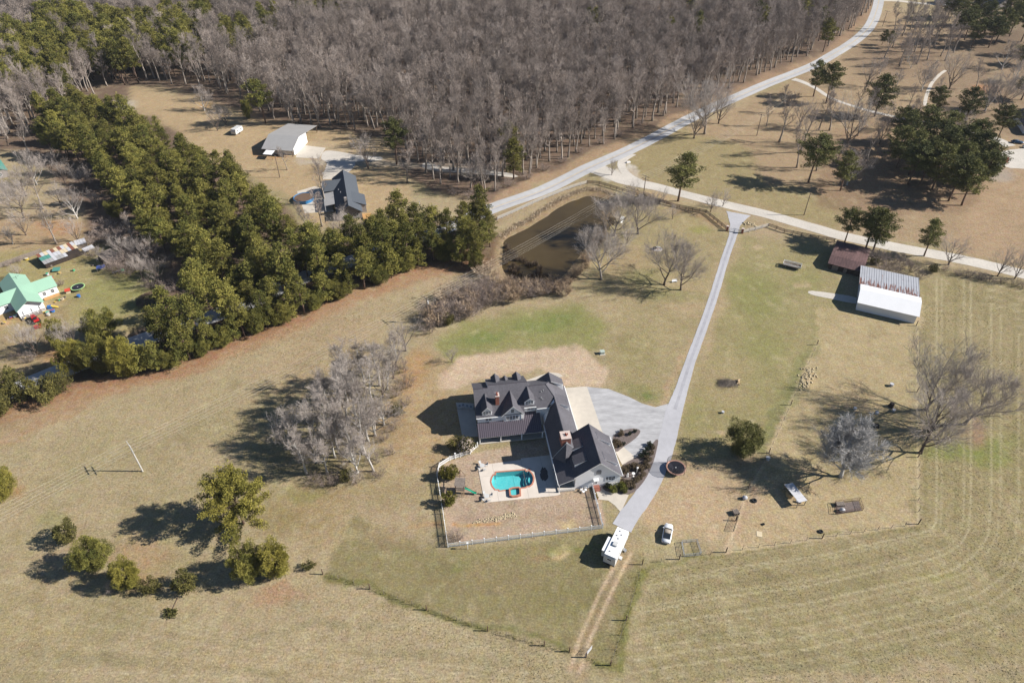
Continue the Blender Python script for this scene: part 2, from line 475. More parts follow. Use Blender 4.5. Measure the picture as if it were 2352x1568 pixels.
E_(2060,130,120,70,(134,108,90),.6); E_(2290,90,90,60,(120,98,80),.7); E_(2000,300,120,40,(170,138,108),.4)
L_([(2107,760),(2109,1200)], 3, (212,190,148), .8, 2.5, False); L_([(1668,1266),(1760,1254),(1888,1234),(2109,1201)], 4, (214,190,150), .8, 3, False)
for k in range(5): L_([(1420+k*9,700+k*30),(1500+k*12,760+k*26),(1560+k*6,800+k*20)], 2.5, (188,170,128), .3, 4)
for k in range(8): L_([(100+k*60,1120-k*8),(420+k*52,960-k*10),(760+k*30,800-k*6)], 2.4, (170,152,112), .28, 4)
# roads' verges, pond bank, yards
L_([(1120,462),(1330,378),(1560,268),(1764,178),(1880,138),(1960,75),(2000,20)], 9, (184,148,116), .8, 6)
L_([(1140,505),(1293,440),(1348,420),(1400,440)], 10, (176,150,118), .6, 8)
E_(1490,450,70,9,(206,170,124),.7,12); E_(1600,495,90,12,(176,138,104),.6,14)
P_([(1376,400),(1440,368),(1480,420),(1400,412)], (222,212,198), .85, 5)
L_([(1440,392),(1500,432),(1626,466),(1764,500),(1940,552),(2100,582),(2352,642)], 9, (190,164,130), .6, 7)
P_([(690,330),(800,330),(830,372),(780,392),(700,372)], (200,176,142), .6, 9); E_(640,345,36,18,CLAY,.8); E_(590,350,22,12,CLAY,.6); E_(475,240,20,8,(216,166,112),.5)
L_([(690,372),(770,362),(900,378),(1100,392)], 9, (196,184,168), .6, 7)
E_(30,730,90,14,(214,172,116),.8,-14); E_(120,700,50,10,(206,170,122),.6,-18); E_(130,820,50,22,(200,146,104),.7)
E_(2260,205,30,9,(198,132,90),.8); E_(140,520,60,20,(196,140,98),.6); E_(280,240,40,16,(214,202,184),.6)
E_(1565,12,60,16,(196,158,124),.8); E_(2300,400,30,20,(184,176,168),.5)
for x, y in ((1738,566),(1846,648),(1655,1000),(1560,1230),(1640,1215)): E_(x, y, 16, 7, (206,176,140), .6)
# darker and paler random mottling in fine grain
mixc((120,108,70), sstep(.62, .8, fbm(X, Y, 3.2, 133))*.22)
mixc((214,194,152), sstep(.62, .8, fbm(X, Y, 2.6, 233))*.25)

# heights: gentle relief, the pond's hollow, the pool's pit
Z = (fbm(X, Y, 60, 7)-.5)*.06
POND_PX = [(1150,548),(1176,530),(1208,514),(1251,486),(1288,465),(1338,445),(1375,444),(1402,453),(1410,470),(1390,500),(1372,530),(1352,575),(1330,600),(1304,632),(1262,652),(1205,655),(1168,648),(1146,622),(1142,585)]
POND = [v2(at(*p)) for p in catmull(POND_PX, 4, True)]
sd = poly_sd(X, Y, POND)+(fbm(X, Y, 5, 55)-.5)*1.6
Z = Z-1.7*sstep(-1.5, 6, sd)
mixc((150,122,92), sstep(-3.5, -1, sd)*(1-sstep(1, 3, sd))*.7)
mixc((84,66,42), sstep(1.6, 4.0, sd))
DECK_PX = [(1097,1068),(1265,1045),(1287,1137),(1113,1154)]
DECK = [v2(at(*p)) for p in DECK_PX]
dk = poly_sd(X, Y, DECK)
Z = np.where(dk > 1.0, -2.6, Z)
nx, ny = len(gx), len(gy)
idx = np.arange(nx*ny).reshape(ny, nx)
quads = np.stack([idx[:-1,:-1], idx[:-1,1:], idx[1:,1:], idx[1:,:-1]], -1).reshape(-1, 4)
me = bpy.data.meshes.new('ground')
me.vertices.add(nx*ny); me.vertices.foreach_set('co', np.stack([X, Y, Z], 1).astype(np.float32).ravel())
me.loops.add(quads.size); me.loops.foreach_set('vertex_index', quads.ravel().astype(np.int32))
me.polygons.add(len(quads)); me.polygons.foreach_set('loop_start', (np.arange(len(quads))*4).astype(np.int32))
me.update(calc_edges=True)
me.polygons.foreach_set('use_smooth', np.ones(len(quads), bool))
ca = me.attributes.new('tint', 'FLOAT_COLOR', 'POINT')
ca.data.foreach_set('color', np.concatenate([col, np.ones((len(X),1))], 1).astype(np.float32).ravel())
ground = bpy.data.objects.new('ground', me); COL.objects.link(ground); setting(ground)

def ground_material():
    m = bpy.data.materials.new('grass_soil'); m.use_nodes = True
    nt = m.node_tree; N = nt.nodes; Lk = nt.links
    p = N['Principled BSDF']; p.inputs['Roughness'].default_value = .95; p.inputs['Specular IOR Level'].default_value = .1
    a = N.new('ShaderNodeAttribute'); a.attribute_name = 'tint'
    g = N.new('ShaderNodeNewGeometry')
    def noise(s, d=4, rough=.6, stretch=None):
        n = N.new('ShaderNodeTexNoise'); n.inputs['Scale'].default_value = s; n.inputs['Detail'].default_value = d; n.inputs['Roughness'].default_value = rough
        src = g.outputs['Position']
        if stretch:
            mp = N.new('ShaderNodeMapping'); mp.inputs['Rotation'].default_value = (0,0,stretch[0]); mp.inputs['Scale'].default_value = stretch[1]
            Lk.new(src, mp.inputs[0]); src = mp.outputs[0]
        Lk.new(src, n.inputs['Vector']); return n.outputs[0]
    def rng(o, lo, hi, a0=.28, a1=.72):
        r = N.new('ShaderNodeMapRange'); r.inputs[1].default_value = a0; r.inputs[2].default_value = a1; r.inputs[3].default_value = lo; r.inputs[4].default_value = hi
        Lk.new(o, r.inputs[0]); return r.outputs[0]
    def mul(x, y):
        q = N.new('ShaderNodeMath'); q.operation = 'MULTIPLY'; Lk.new(x, q.inputs[0]); Lk.new(y, q.inputs[1]); return q.outputs[0]
    f = noise(2.6, 6, .72)
    s1 = noise(1.2, 5, .7, (.6, (1, 2.6, 1)))
    big = noise(.09, 3)
    v = mul(mul(rng(f, .58, 1.36), rng(s1, .74, 1.24)), rng(big, .93, 1.07))
    v = mul(v, rng(noise(.42, 5, .75), .86, 1.12))
    vm = N.new('ShaderNodeVectorMath'); vm.operation = 'SCALE'; Lk.new(a.outputs['Color'], vm.inputs[0]); Lk.new(v, vm.inputs['Scale'])
    # tufts lean green or straw
    hs = N.new('ShaderNodeHueSaturation'); Lk.new(vm.outputs[0], hs.inputs['Color'])
    Lk.new(rng(noise(.55, 4, .65), .485, .522), hs.inputs['Hue'])
    Lk.new(rng(noise(.8, 3), .86, 1.14), hs.inputs['Saturation'])
    Lk.new(hs.outputs[0], p.inputs['Base Color'])
    b = N.new('ShaderNodeBump'); b.inputs['Strength'].default_value = .75; b.inputs['Distance'].default_value = .16
    Lk.new(noise(2.2, 6, .75), b.inputs['Height']); Lk.new(b.outputs[0], p.inputs['Normal'])
    return m
me.materials.append(ground_material())

# ------------------------------------------------------------------ pond, roads, paving
mat('pond_water', (.066,.046,.019), rough=.07, var=.3, scale=.05, bump=.05, bscale=1.0, spec=.3)
pw = MB(); big = [v2(at(*p)) for p in catmull(POND_PX, 4, True)]
cx = sum(p[0] for p in big)/len(big); cy = sum(p[1] for p in big)/len(big)
pw.face([(cx+(p[0]-cx)*1.12, cy+(p[1]-cy)*1.12, -.62) for p in big])
setting(pw.build('pond_water', 'pond_water'))

mat('asphalt_old', alb(204,203,203), var=.09, scale=.5, var2=.08, scale2=.06, bump=.15, bscale=6)
mat('asphalt_drive', alb(200,199,203), var=.06, scale=.9, var2=.08, scale2=.12, bump=.12, bscale=6)
mat('asphalt_apron', alb(194,193,194), var=.2, scale=.45, var2=.10, scale2=1.6, stretch=(.5,1.6,1), bump=.12, bscale=5)
mat('gravel', alb(222,214,202), var=.10, scale=1.6, var2=.08, scale2=.15, bump=.4, bscale=7)
mat('concrete', alb(222,212,197), var=.06, scale=.8, var2=.05, scale2=.2, bump=.08)
mat('concrete_joint', alb(170,158,144))
mat('deck_concrete', alb(236,224,210), var=.05, scale=.7, var2=.05, scale2=.25)
mat('yellow_paint', alb(226,190,110), var=.35, scale=3)
mat('mulch', alb(126,113,108), var=.35, scale=4, bump=.6, bscale=8)

def strip(name, px, width, z, m, smooth=6, widths=None):
    c = catmull([v2(at(*p)) for p in px], smooth)
    mb = MB(); Lp = []; Rp = []
    for i, p in enumerate(c):
        a = c[max(i-1,0)]; b = c[min(i+1,len(c)-1)]
        d = Vector((b[0]-a[0], b[1]-a[1])).normalized(); n = Vector((-d.y, d.x))
        w = width/2
        if widths:
            t = i/(len(c)-1)*(len(widths)-1); k = min(int(t), len(widths)-2); w = (widths[k]+(widths[k+1]-widths[k])*(t-k))/2
        w += random.Random(i*7+len(px)).uniform(-.06,.06)
        Lp.append((p[0]+n.x*w, p[1]+n.y*w)); Rp.append((p[0]-n.x*w, p[1]-n.y*w))
    for i in range(len(c)-1):
        mb.face([(*Rp[i],z),(*Rp[i+1],z),(*Lp[i+1],z),(*Lp[i],z)])
        for S, q in ((Lp,1),(Rp,-1)):
            f = [(*S[i],z),(*S[i+1],z),(*S[i+1],z-.12),(*S[i],z-.12)]
            mb.face(f if q > 0 else f[::-1])
    return mb.build(name, m)
ROAD_PX = [(-240,975),(0,905),(140,852),(330,780),(560,700),(690,640),(800,602),(900,566),(1000,535),(1135,477),(1250,436),(1351,386),(1430,352),(1501,317),(1560,285),(1626,252),(1695,222),(1764,192),(1826,168),(1876,147),(1914,125),(1946,106),(1971,88),(1992,68),(2006,45),(2016,15),(2022,-20),(2026,-60)]
setting(strip('road', ROAD_PX, 6.6, .05, 'asphalt_old'))
def dline(px, off, w, z, m, name):
    c = catmull([v2(at(*p)) for p in px], 5); mb = MB()
    for i in range(len(c)-1):
        a, b = Vector(c[i]), Vector(c[i+1]); d = (b-a).normalized(); n = Vector((-d.y,d.x))
        q = [a+n*(off-w/2), b+n*(off-w/2), b+n*(off+w/2), a+n*(off+w/2)]
        mb.face([(p.x,p.y,z) for p in q])
    return mb
ym = dline(ROAD_PX[8:], -.16, .12, .056, None, '')
y2 = dline(ROAD_PX[8:], .16, .12, .056, None, '')
ym.add(y2.v, y2.f)
setting(ym.build('road_marking', 'yellow_paint'))
setting(strip('gravel_road', [(1372,388),(1405,402),(1438,416),(1501,428),(1551,441),(1626,460),(1701,478),(1764,493),(1830,512),(1889,529),(1939,543),(2064,569),(2189,592),(2289,614),(2352,630),(2520,672)], 5.6, .035, 'gravel', 6, [9,6.2,5.4,5.6,5.8,5.8,5.8,5.8]))
setting(strip('gravel_spur', [(1446,352),(1432,366),(1428,384),(1444,404),(1470,420)], 3.8, .03, 'gravel', 5, [6,3.6,3.2,3.6,5]))
setting(strip('driveway', [(1696,490),(1691,506),(1686,528),(1682,546),(1666,592),(1651,642),(1638,684),(1620,736),(1601,788),(1587,826),(1574,866),(1562,904),(1548,946),(1534,1005),(1517,1060),(1496,1108),(1470,1150),(1446,1182),(1428,1212)], 2.9, .045, 'asphalt_drive', 6, [8.5,3.4,2.45,2.45,2.45,2.45,2.6,3.0,3.8,3.9,3.8,3.9,4.2]))
mat('drive_stain', alb(184,183,188), var=.12, scale=.7, var2=.08, scale2=.15)
setting(strip('drive_stain', [(1686,528),(1682,546),(1666,592),(1651,642),(1638,684),(1620,736),(1601,788),(1587,826),(1574,866),(1562,904),(1550,940)], .75, .050, 'drive_stain', 6))
setting(strip('road_stain', [(1130,482),(1248,440),(1348,390),(1428,355),(1500,320),(1560,288),(1626,255),(1695,225),(1764,195),(1826,171),(1876,150)], .7, .054, 'drive_stain', 6))
def sheet(name, px, z, m, smooth=0, th=.12):
    pts = catmull(px, smooth, True) if smooth else px
    P = [at(*p) for p in pts]
    if sum(P[i].x*P[(i+1)%len(P)].y-P[(i+1)%len(P)].x*P[i].y for i in range(len(P))) < 0: P = P[::-1]
    return MB().slab([(p.x,p.y,z) for p in P], th).build(name, m)
setting(sheet('parking_apron', [(1347,888),(1398,893),(1444,911),(1474,926),(1505,935),(1534,927),(1530,960),(1524,990),(1511,1010),(1499,1021),(1470,1045),(1459,1051),(1432,1029),(1400,1018),(1385,1000),(1381,988)], .032, 'asphalt_apron'))
pad = sheet('parking_pad', [(1296,891),(1348,887),(1383,990),(1392,1001),(1385,1005),(1318,1010)], .04, 'concrete'); setting(pad)
setting(sheet('garage_pad', [(1414,1038),(1432,1026),(1461,1051),(1429,1067)], .05, 'concrete'))
setting(sheet('entrance_walk', [(1366,1122),(1377,1108),(1388,1124),(1444,1136),(1426,1176),(1412,1160),(1397,1149),(1372,1146)], .036, 'concrete'))
setting(sheet('front_walk', [(1206,874),(1235,864),(1262,855),(1284,857),(1293,864),(1280,868),(1262,864),(1236,873),(1212,882)], .03, 'concrete'))
setting(sheet('side_patio', [(1047,924),(1088,926),(1098,1002),(1062,1004)], .03, 'concrete'))
setting(sheet('flower_bed', [(1407,1004),(1429,989),(1456,984),(1471,990),(1459,1007),(1432,1026),(1414,1037)], .055, 'mulch', 3))
setting(sheet('flower_bed', [(1430,1068),(1459,1051),(1491,1028),(1506,1010),(1512,1012),(1508,1034),(1501,1060),(1486,1094),(1466,1121),(1444,1135),(1416,1132),(1391,1127),(1384,1116),(1422,1112),(1428,1090)], .055, 'mulch', 2))
setting(sheet('shop_pad', [tuple(((660+x/4.6125)*.765625, (340+y/4.6125)*.765625)) for x, y in ((1045,612),(1065,555),(1150,442),(1462,480),(1370,628))], .04, 'concrete'))
setting(sheet('shop_drive', [tuple(((660+x/4.6125)*.765625, (340+y/4.6125)*.765625)) for x, y in ((1400,625),(1460,520),(1700,540),(1900,580),(2214,600),(2214,650),(1890,670),(1870,720),(1750,830),(1440,900),(1460,760),(1480,680))], .028, 'gravel', 3))
setting(sheet('shop_drive', [(980,372),(1020,384),(1100,388),(1180,400),(1180,408),(1090,398),(1010,394),(970,384)], .028, 'gravel', 2))
setting(sheet('house_drive', [(740,396),(778,386),(800,388),(800,402),(774,412),(742,412)], .034, 'concrete'))
setting(sheet('pool_patio', [(682,440),(722,428),(760,436),(766,486),(700,490)], .03, 'concrete'))
setting(sheet('barn_ramp', [tuple(((2420+x/4.9)*.765625, (660+y/4.9)*.765625)) for x, y in ((20,1060),(80,1040),(440,1085),(725,1140),(722,1228),(380,1162),(120,1110),(40,1080))], .03, 'gravel', 2))
setting(strip('side_road', [(2020,1),(2060,2),(2126,9),(2200,10)], 5.5, .045, 'concrete', 5))
setting(strip('neighbour_drive', [(1822,182),(1842,188),(1872,202),(1910,226),(1960,244),(2010,258),(2110,280),(2200,296),(2260,308),(2320,336)], 3.2, .03, 'gravel', 5, [4.5,3.4,2.6,2.2,2.4,2.8,4,5,6]))
setting(strip('footpath', [(2124,243),(2128,220),(2140,192),(2158,172),(2172,162)], 1.6, .03, 'concrete', 5))
setting(sheet('turning_circle', [(2290,358),(2320,344),(2400,346),(2420,400),(2352,388),(2312,384)], .026, 'gravel', 3))
# ------------------------------------------------------------------ trees
mat('bark_grey', alb(176,164,152), var=.25, scale=1.2, bump=.3, objvar=.15)
mat('bark_dark', alb(112,98,88), var=.25, scale=1.2, bump=.3, objvar=.15)
mat('bark_pine', alb(128,106,92), var=.25, scale=1.2, bump=.3, objvar=.1)
mat('bark_white', alb(212,206,198), var=.2, scale=1.0, bump=.2, objvar=.08)
leafmat('twig_grey', alb(182,168,158), alb(212,200,190))
leafmat('twig_brown', alb(156,138,128), alb(196,178,166))
leafmat('twig_wood', alb(148,132,121), alb(206,191,180), objvar=.32)
leafmat('twig_white', alb(214,210,206), alb(236,232,228), objvar=.06)
leafmat('needle_pine', alb(92,97,46), alb(162,153,76), objvar=.26)
leafmat('needle_dark', alb(88,94,54), alb(142,140,78))
leafmat('needle_gold', alb(112,112,48), alb(172,160,76), objvar=.1)
leafmat('leaf_shrub', alb(84,84,44), alb(130,122,66))
leafmat('leaf_boxwood', alb(112,118,50), alb(148,146,72))
leafmat('shrub_brown', alb(116,102,80), alb(146,128,102), objvar=.12)
leafmat('shrub_dark', alb(52,62,50), alb(92,98,74), objvar=.1)
leafmat('reed', alb(176,148,120), alb(220,194,162), objvar=.1)
leafmat('reed_dark', alb(96,80,66), alb(150,130,112), objvar=.1)
leafmat('dead_grass', alb(208,182,154), alb(238,218,190), objvar=.08)

def rdir(rnd):
    z = rnd.uniform(-1,1); a = rnd.uniform(0,2*PI); r = math.sqrt(1-z*z)
    return Vector((r*math.cos(a), r*math.sin(a), z))
def bent(rnd, p, d, L, n, wob, up=0.0):
    pts = [p.copy()]; d = d.normalized()
    for i in range(n):
        d = (d+rdir(rnd)*wob+Vector((0,0,up))).normalized()
        p = p+d*(L/n); pts.append(p.copy())
    return pts, d
def bare_tree(seed, h, kind, mats, tw=.02, dens=1.0, lean=(0,0)):
    """trunk with limbs, crown of branches and twigs -> two meshes"""
    rnd = random.Random(seed); T = MB(); Cn = MB()
    cfg = dict(forest=(.40,.74,12,.30,.92,.5), tall=(.34,.78,12,.25,.8,.5), open=(.16,.42,8,.60,1.0,.28), vase=(.10,.30,8,.60,.72,.34), round=(.14,.5,11,.46,.9,.32))[kind]
    f0, f1, nb, bl, ang, up = cfg
    r0 = h*.017+.06
    top = h*(.82 if kind in ('forest','tall') else .66 if kind == 'open' else .6)
    pts, _ = bent(rnd, Vector((0,0,-.2)), Vector((lean[0],lean[1],1)), top, 8, .10 if kind != 'open' else .16)
    rad = [r0*(1-.86*i/8)+.02 for i in range(9)]; rad[0] *= 1.35
    T.tube(pts, rad, 7)
    def along(t):
        q = t*8; i = min(int(q), 7); return pts[i].lerp(pts[i+1], q-i), rad[i]+(rad[i+1]-rad[i])*(q-i)
    def twigs(q0, q1, L, n, r):
        for _ in range(n):
            t = rnd.uniform(.15, 1); p = q0.lerp(q1, t)
            d = ((q1-q0).normalized()+rdir(rnd)*.62+Vector((0,0,.22))).normalized()
            l = L*rnd.uniform(.5, 1.15); hue = rnd.random()
            e = p+d*l; s = d.cross(rdir(rnd)).normalized()*r
            m_ = p.lerp(e, .5)+rdir(rnd)*l*.09
            Cn.add([p-s, p+s, m_+s*.8, m_-s*.8, e], [(0,1,2,3),(3,2,4)], 0, hue)
            for _k in range(3):
                p2 = p.lerp(e, rnd.uniform(.3,.95)); d2 = (d+rdir(rnd)*.8).normalized(); e2 = p2+d2*l*.55
                s2 = d2.cross(rdir(rnd)).normalized()*r*.75
                Cn.add([p2-s2, p2+s2, e2], [(0,1,2)], 0, hue)
    def limb(p, d, L, r, lev):
        n = 5 if lev == 1 else 3
        q, dd = bent(rnd, p, d, L, n, .22 if lev == 1 else .28, .10)
        rr = [max(r*(1-.8*i/n), .012) for i in range(n+1)]
        (T if lev == 1 else Cn).tube(q, rr, 5 if lev == 1 else 3, 0, False, None if lev == 1 else rnd.uniform(.25,.9))
        if lev < 3:
            k = int((7 if lev == 1 else 4)*dens+.5)
            for i in range(k):
                t = rnd.uniform(.25, 1); j = min(int(t*n), n-1); b = q[j].lerp(q[j+1], t*n-j)
                d0 = (q[j+1]-q[j]).normalized()
                limb(b, (d0+rdir(rnd)*.75+Vector((0,0,.12))).normalized(), L*rnd.uniform(.34,.58), max(rr[j]*.55, .02), lev+1)
            if lev == 2: twigs(q[1], q[-1], L*.5, int(5*dens), tw)
        else:
            twigs(q[0], q[-1], max(L*.85, .7), int(5*dens+.5), tw)
    for i in range(nb):
        t = f0+(f1+.3-f0)*(i+rnd.random()*.7)/nb; t = min(t, .97)
        p, r = along(t)
        a = i*2.4+rnd.uniform(-.5,.5); el = ang*rnd.uniform(.7,1.2)*(1-.35*(t if kind in ('forest','tall') else t*.8))
        d = Vector((math.sin(el)*math.cos(a), math.sin(el)*math.sin(a), math.cos(el)))
        limb(p, d, h*bl*rnd.uniform(.75,1.15)*(1.15-.55*t), max(r*.62, .05), 1)
    for i in range(3): limb(pts[-1], Vector((math.cos(i*2.1+seed)*.6,math.sin(i*2.1+seed)*.6,1)), h*(.2 if kind in ('forest','tall') else .3), rad[-1]*.8, 1)
    return T.mesh('trunk', mats[0], True), Cn.mesh('crown', mats[1])

def tuft(Cn, rnd, c, R, n, size, hue, flat=.7, upb=.25):
    for _ in range(n):
        d = rdir(rnd); q = Vector((c.x+d.x*R*rnd.uniform(.3,1), c.y+d.y*R*rnd.uniform(.3,1), c.z+d.z*R*flat*rnd.uniform(.3,1)))
        dd = (d+Vector((0,0,upb))+rdir(rnd)*.5).normalized()
        s = dd.cross(rdir(rnd)).normalized()*size*rnd.uniform(.30,.5)
        e = q+dd*size*rnd.uniform(.8,1.5); hh = min(1, max(0, hue+rnd.uniform(-.22,.22)))
        Cn.add([q-s*.5, q+s*.5, e+s, e-s], [(0,1,2,3)], 0, hh)
def pine_tree(seed, h, R, mats, c0=.35, shape='oval', dens=1.0, size=.34):
    """straight trunk, whorls of branches, needle tufts gathered in clumps with gaps between"""
    rnd = random.Random(seed); T = MB(); Cn = MB()
    pts, _ = bent(rnd, Vector((0,0,-.2)), Vector((rnd.uniform(-.04,.04),rnd.uniform(-.04,.04),1)), h*.95, 7, .035)
    r0 = .012*h+.07; rad = [r0*(1-.85*i/7)+.02 for i in range(8)]
    T.tube(pts, rad, 7)
    nw = max(6, int((1-c0)*h/1.0)); z0 = c0*h
    for w in range(nw):
        t = (w+rnd.uniform(0,.6))/nw; z = z0+(h*.94-z0)*t
        if shape == 'oval': rr = R*(math.sin(PI*(t*.78+.22))**.8)*(1.0 if t < .75 else 1.05)
        elif shape == 'cone': rr = R*(1.02-t)**.75
        else: rr = R*math.sqrt(max(.04, 1-(t*1.15-.15)**2))
        q = z/(h*.95)*7; i = min(int(q), 6); p = pts[i].lerp(pts[i+1], min(q-i, 1))
        nb = max(3, int(rnd.uniform(4, 6.5)))
        a0 = rnd.uniform(0, 6.3)
        for b in range(nb):
            if rnd.random() < .10: continue
            a = a0+b*2*PI/nb+rnd.uniform(-.4,.4); L = rr*rnd.uniform(.62,1.12)
            d = Vector((math.cos(a), math.sin(a), rnd.uniform(-.05,.32)+.35*t))
            bp, _ = bent(rnd, p, d, L, 3, .12, .05)
            T.tube(bp, [.05+.02*L*.2, .035, .02, .012], 3, 0, False)
            k = max(2, int(L*1.15*dens))
            hue = rnd.uniform(.15,.85)
            for m_ in range(k):
                f = .30+.72*(m_+rnd.random()*.6)/k; j = min(int(f*3), 2); c = bp[j].lerp(bp[j+1], min(f*3-j, 1))
                c = c+Vector((rnd.uniform(-.35,.35),rnd.uniform(-.35,.35),rnd.uniform(-.1,.35)))
                tuft(Cn, rnd, c, rnd.uniform(.5,.95)*(.75+.06*R), int(34*dens), size*.78, hue)
    tuft(Cn, rnd, pts[-1]+Vector((0,0,.1)), .8, 46, size*.8, .6, 1.2)
    return T.mesh('trunk', mats[0], True), Cn.mesh('crown', mats[1])
def dense_bush(seed, h, R, mats, lumps=26, leaf=.16, n=60, low=.12, spiky=.3, colmix=(.1,.9)):
    """evergreen bush or broad cedar: clumps of small leaves over an uneven mound"""
    rnd = random.Random(seed); T = MB(); Cn = MB()
    T.tube([(0,0,-.15),(0,0,h*.3),(R*.06,0,h*.7)], [.05+.02*h,.04+.015*h,.03], 6)
    for i in range(lumps):
        z = (low+(1-low)*((i+.5)/lumps)**.85)*rnd.uniform(.86,1.08)
        rr = R*math.sin(PI*min(.97, .10+.82*(1-z)+.12))**.7*(1 if z > .25 else .9)
        a = i*2.4+rnd.uniform(-.5,.5); q = rr*rnd.uniform(.42,.9)*(1+.26*math.sin(2*a+seed)*math.cos(3.1*z+seed*.7)+.16*math.sin(5*a+seed*2))
        c = Vector((math.cos(a)*q, math.sin(a)*q, h*(z*.94-.02)))
        s = R*rnd.uniform(.16,.36)
        if i % 5 == 0: T.tube([(0,0,h*.2), (c.x*.6,c.y*.6,c.z*.8), tuple(c)], [.04,.025,.01], 4, 0, False)
        tuft(Cn, rnd, c, s, n, leaf, rnd.uniform(*colmix), 1.0+spiky, .3+spiky)
    tuft(Cn, rnd, Vector((0,0,h*.62)), R*.62, int(n*1.6), leaf*1.2, .3, h*.5/R)
    return T.mesh('trunk', mats[0], True), Cn.mesh('crown', mats[1])
def thicket(seed, h, R, mats, n=34, tw=.013):
    """leafless shrub: many stems rising from the ground, forking to fine twigs"""
    rnd = random.Random(seed); T = MB(); Cn = MB()
    for i in range(n):
        a = rnd.uniform(0,6.3); q = R*.45*math.sqrt(rnd.random())
        p = Vector((math.cos(a)*q, math.sin(a)*q, -.1)); d = Vector((math.cos(a)*rnd.uniform(.1,.9), math.sin(a)*rnd.uniform(.1,.9), 1.1))
        L = h*rnd.uniform(.6,1.1)
        pts, dd = bent(rnd, p, d, L, 4, .2)
        T.tube(pts, [.03,.024,.018,.012,.008], 3, 0, False)
        for _ in range(11):
            t = rnd.uniform(.3,1)*4; j = min(int(t), 3); b = pts[j].lerp(pts[j+1], t-j)
            d2 = (dd+rdir(rnd)*.9).normalized(); l = L*rnd.uniform(.18,.4); e = b+d2*l; s = d2.cross(rdir(rnd)).normalized()*tw
            hue = rnd.random(); m_ = b.lerp(e,.5)+rdir(rnd)*l*.1
            Cn.add([b-s,b+s,m_+s*.8,m_-s*.8,e], [(0,1,2,3),(3,2,4)], 0, hue)
            for _k in range(4):
                p2 = b.lerp(e, rnd.uniform(.2,1)); d3 = (d2+rdir(rnd)).normalized(); e2 = p2+d3*l*.6; s2 = d3.cross(rdir(rnd)).normalized()*tw*.8
                Cn.add([p2-s2,p2+s2,e2], [(0,1,2)], 0, hue)
    return T.mesh('trunk', mats[0], True), Cn.mesh('crown', mats[1])

RT = random.Random(4242)
PROTO = {}
for i in range(7): PROTO['forest%d' % i] = bare_tree(100+i, 19+i % 3, 'forest' if i < 4 else 'tall', ('bark_grey','twig_wood'), .0145, .9)
for i in range(3): PROTO['grove%d' % i] = bare_tree(200+i, 13, 'forest' if i < 2 else 'tall', ('bark_white','twig_grey'), .011, .95)
for i in range(3): PROTO['open%d' % i] = bare_tree(300+i, 15, 'open', ('bark_dark' if i else 'bark_grey','twig_grey'), .010, 1.4)
for i in range(2): PROTO['vase%d' % i] = bare_tree(330+i, 15, 'vase', ('bark_dark','twig_grey'), .010, .95)
for i in range(3): PROTO['round%d' % i] = bare_tree(360+i, 11, 'round', ('bark_white','twig_white' if i == 0 else 'twig_grey'), .015 if i == 0 else .011, 1.75 if i == 0 else 1.05)
for i in range(7): PROTO['pine%d' % i] = pine_tree(400+i, 16+1.5*(i % 3), 3.7+.5*(i % 4), ('bark_pine','needle_pine'), [.30,.38,.26,.40,.32,.22,.34][i], 'round' if i % 3 == 1 else 'oval', 1.05)
for i in range(4): PROTO['darkpine%d' % i] = pine_tree(440+i, 19, 5.0+.4*i, ('bark_pine','needle_dark'), [.32,.38,.26,.40][i], 'oval', 1.15)
for i in range(2): PROTO['lowpine%d' % i] = pine_tree(470+i, 13, 4.0, ('bark_pine','needle_pine'), .10, 'cone' if i else 'round', 1.0)
PROTO['bigpine'] = pine_tree(480, 15, 7.2, ('bark_pine','needle_gold'), .16, 'round', 1.9, .25)
for i in range(3): PROTO['greentree%d' % i] = dense_bush(500+i, 8, 4.0, ('bark_pine','needle_gold' if i == 0 else 'needle_pine'), 60, .145, 420, .1, .2)
PROTO['cedar'] = dense_bush(520, 8.5, 4.3, ('bark_dark','needle_dark'), 60, .145, 420, .08, .4)
PROTO['columncedar'] = dense_bush(523, 9, 2.4, ('bark_dark','needle_gold'), 46, .2, 130, .06, .5, (0,.5))
for i in range(2): PROTO['yardcedar%d' % i] = dense_bush(530+i, 3.4, 1.55, ('bark_pine','needle_gold'), 34, .13, 130, .05, .45)
for i in range(2): PROTO['evergreen%d' % i] = dense_bush(540+i, 4.2, 2.4, ('bark_dark','leaf_shrub'), 30, .17, 110)
for i in range(3): PROTO['thicket%d' % i] = thicket(560+i, 3.2, 2.2, ('bark_dark','twig_brown'))
PROTO['palethicket'] = thicket(566, 3.0, 2.2, ('bark_grey','reed'), 40, .03)
PROTO['boxround'] = dense_bush(570, 1.25, .82, ('bark_dark','shrub_brown'), 24, .10, 60, .1, .0)
PROTO['boxgreen'] = dense_bush(571, 1.5, 1.0, ('bark_dark','leaf_boxwood'), 26, .11, 70, .1, .0)
PROTO['darkshrub'] = dense_bush(572, .95, .6, ('bark_dark','shrub_dark'), 14, .12, 44, .1, .2)

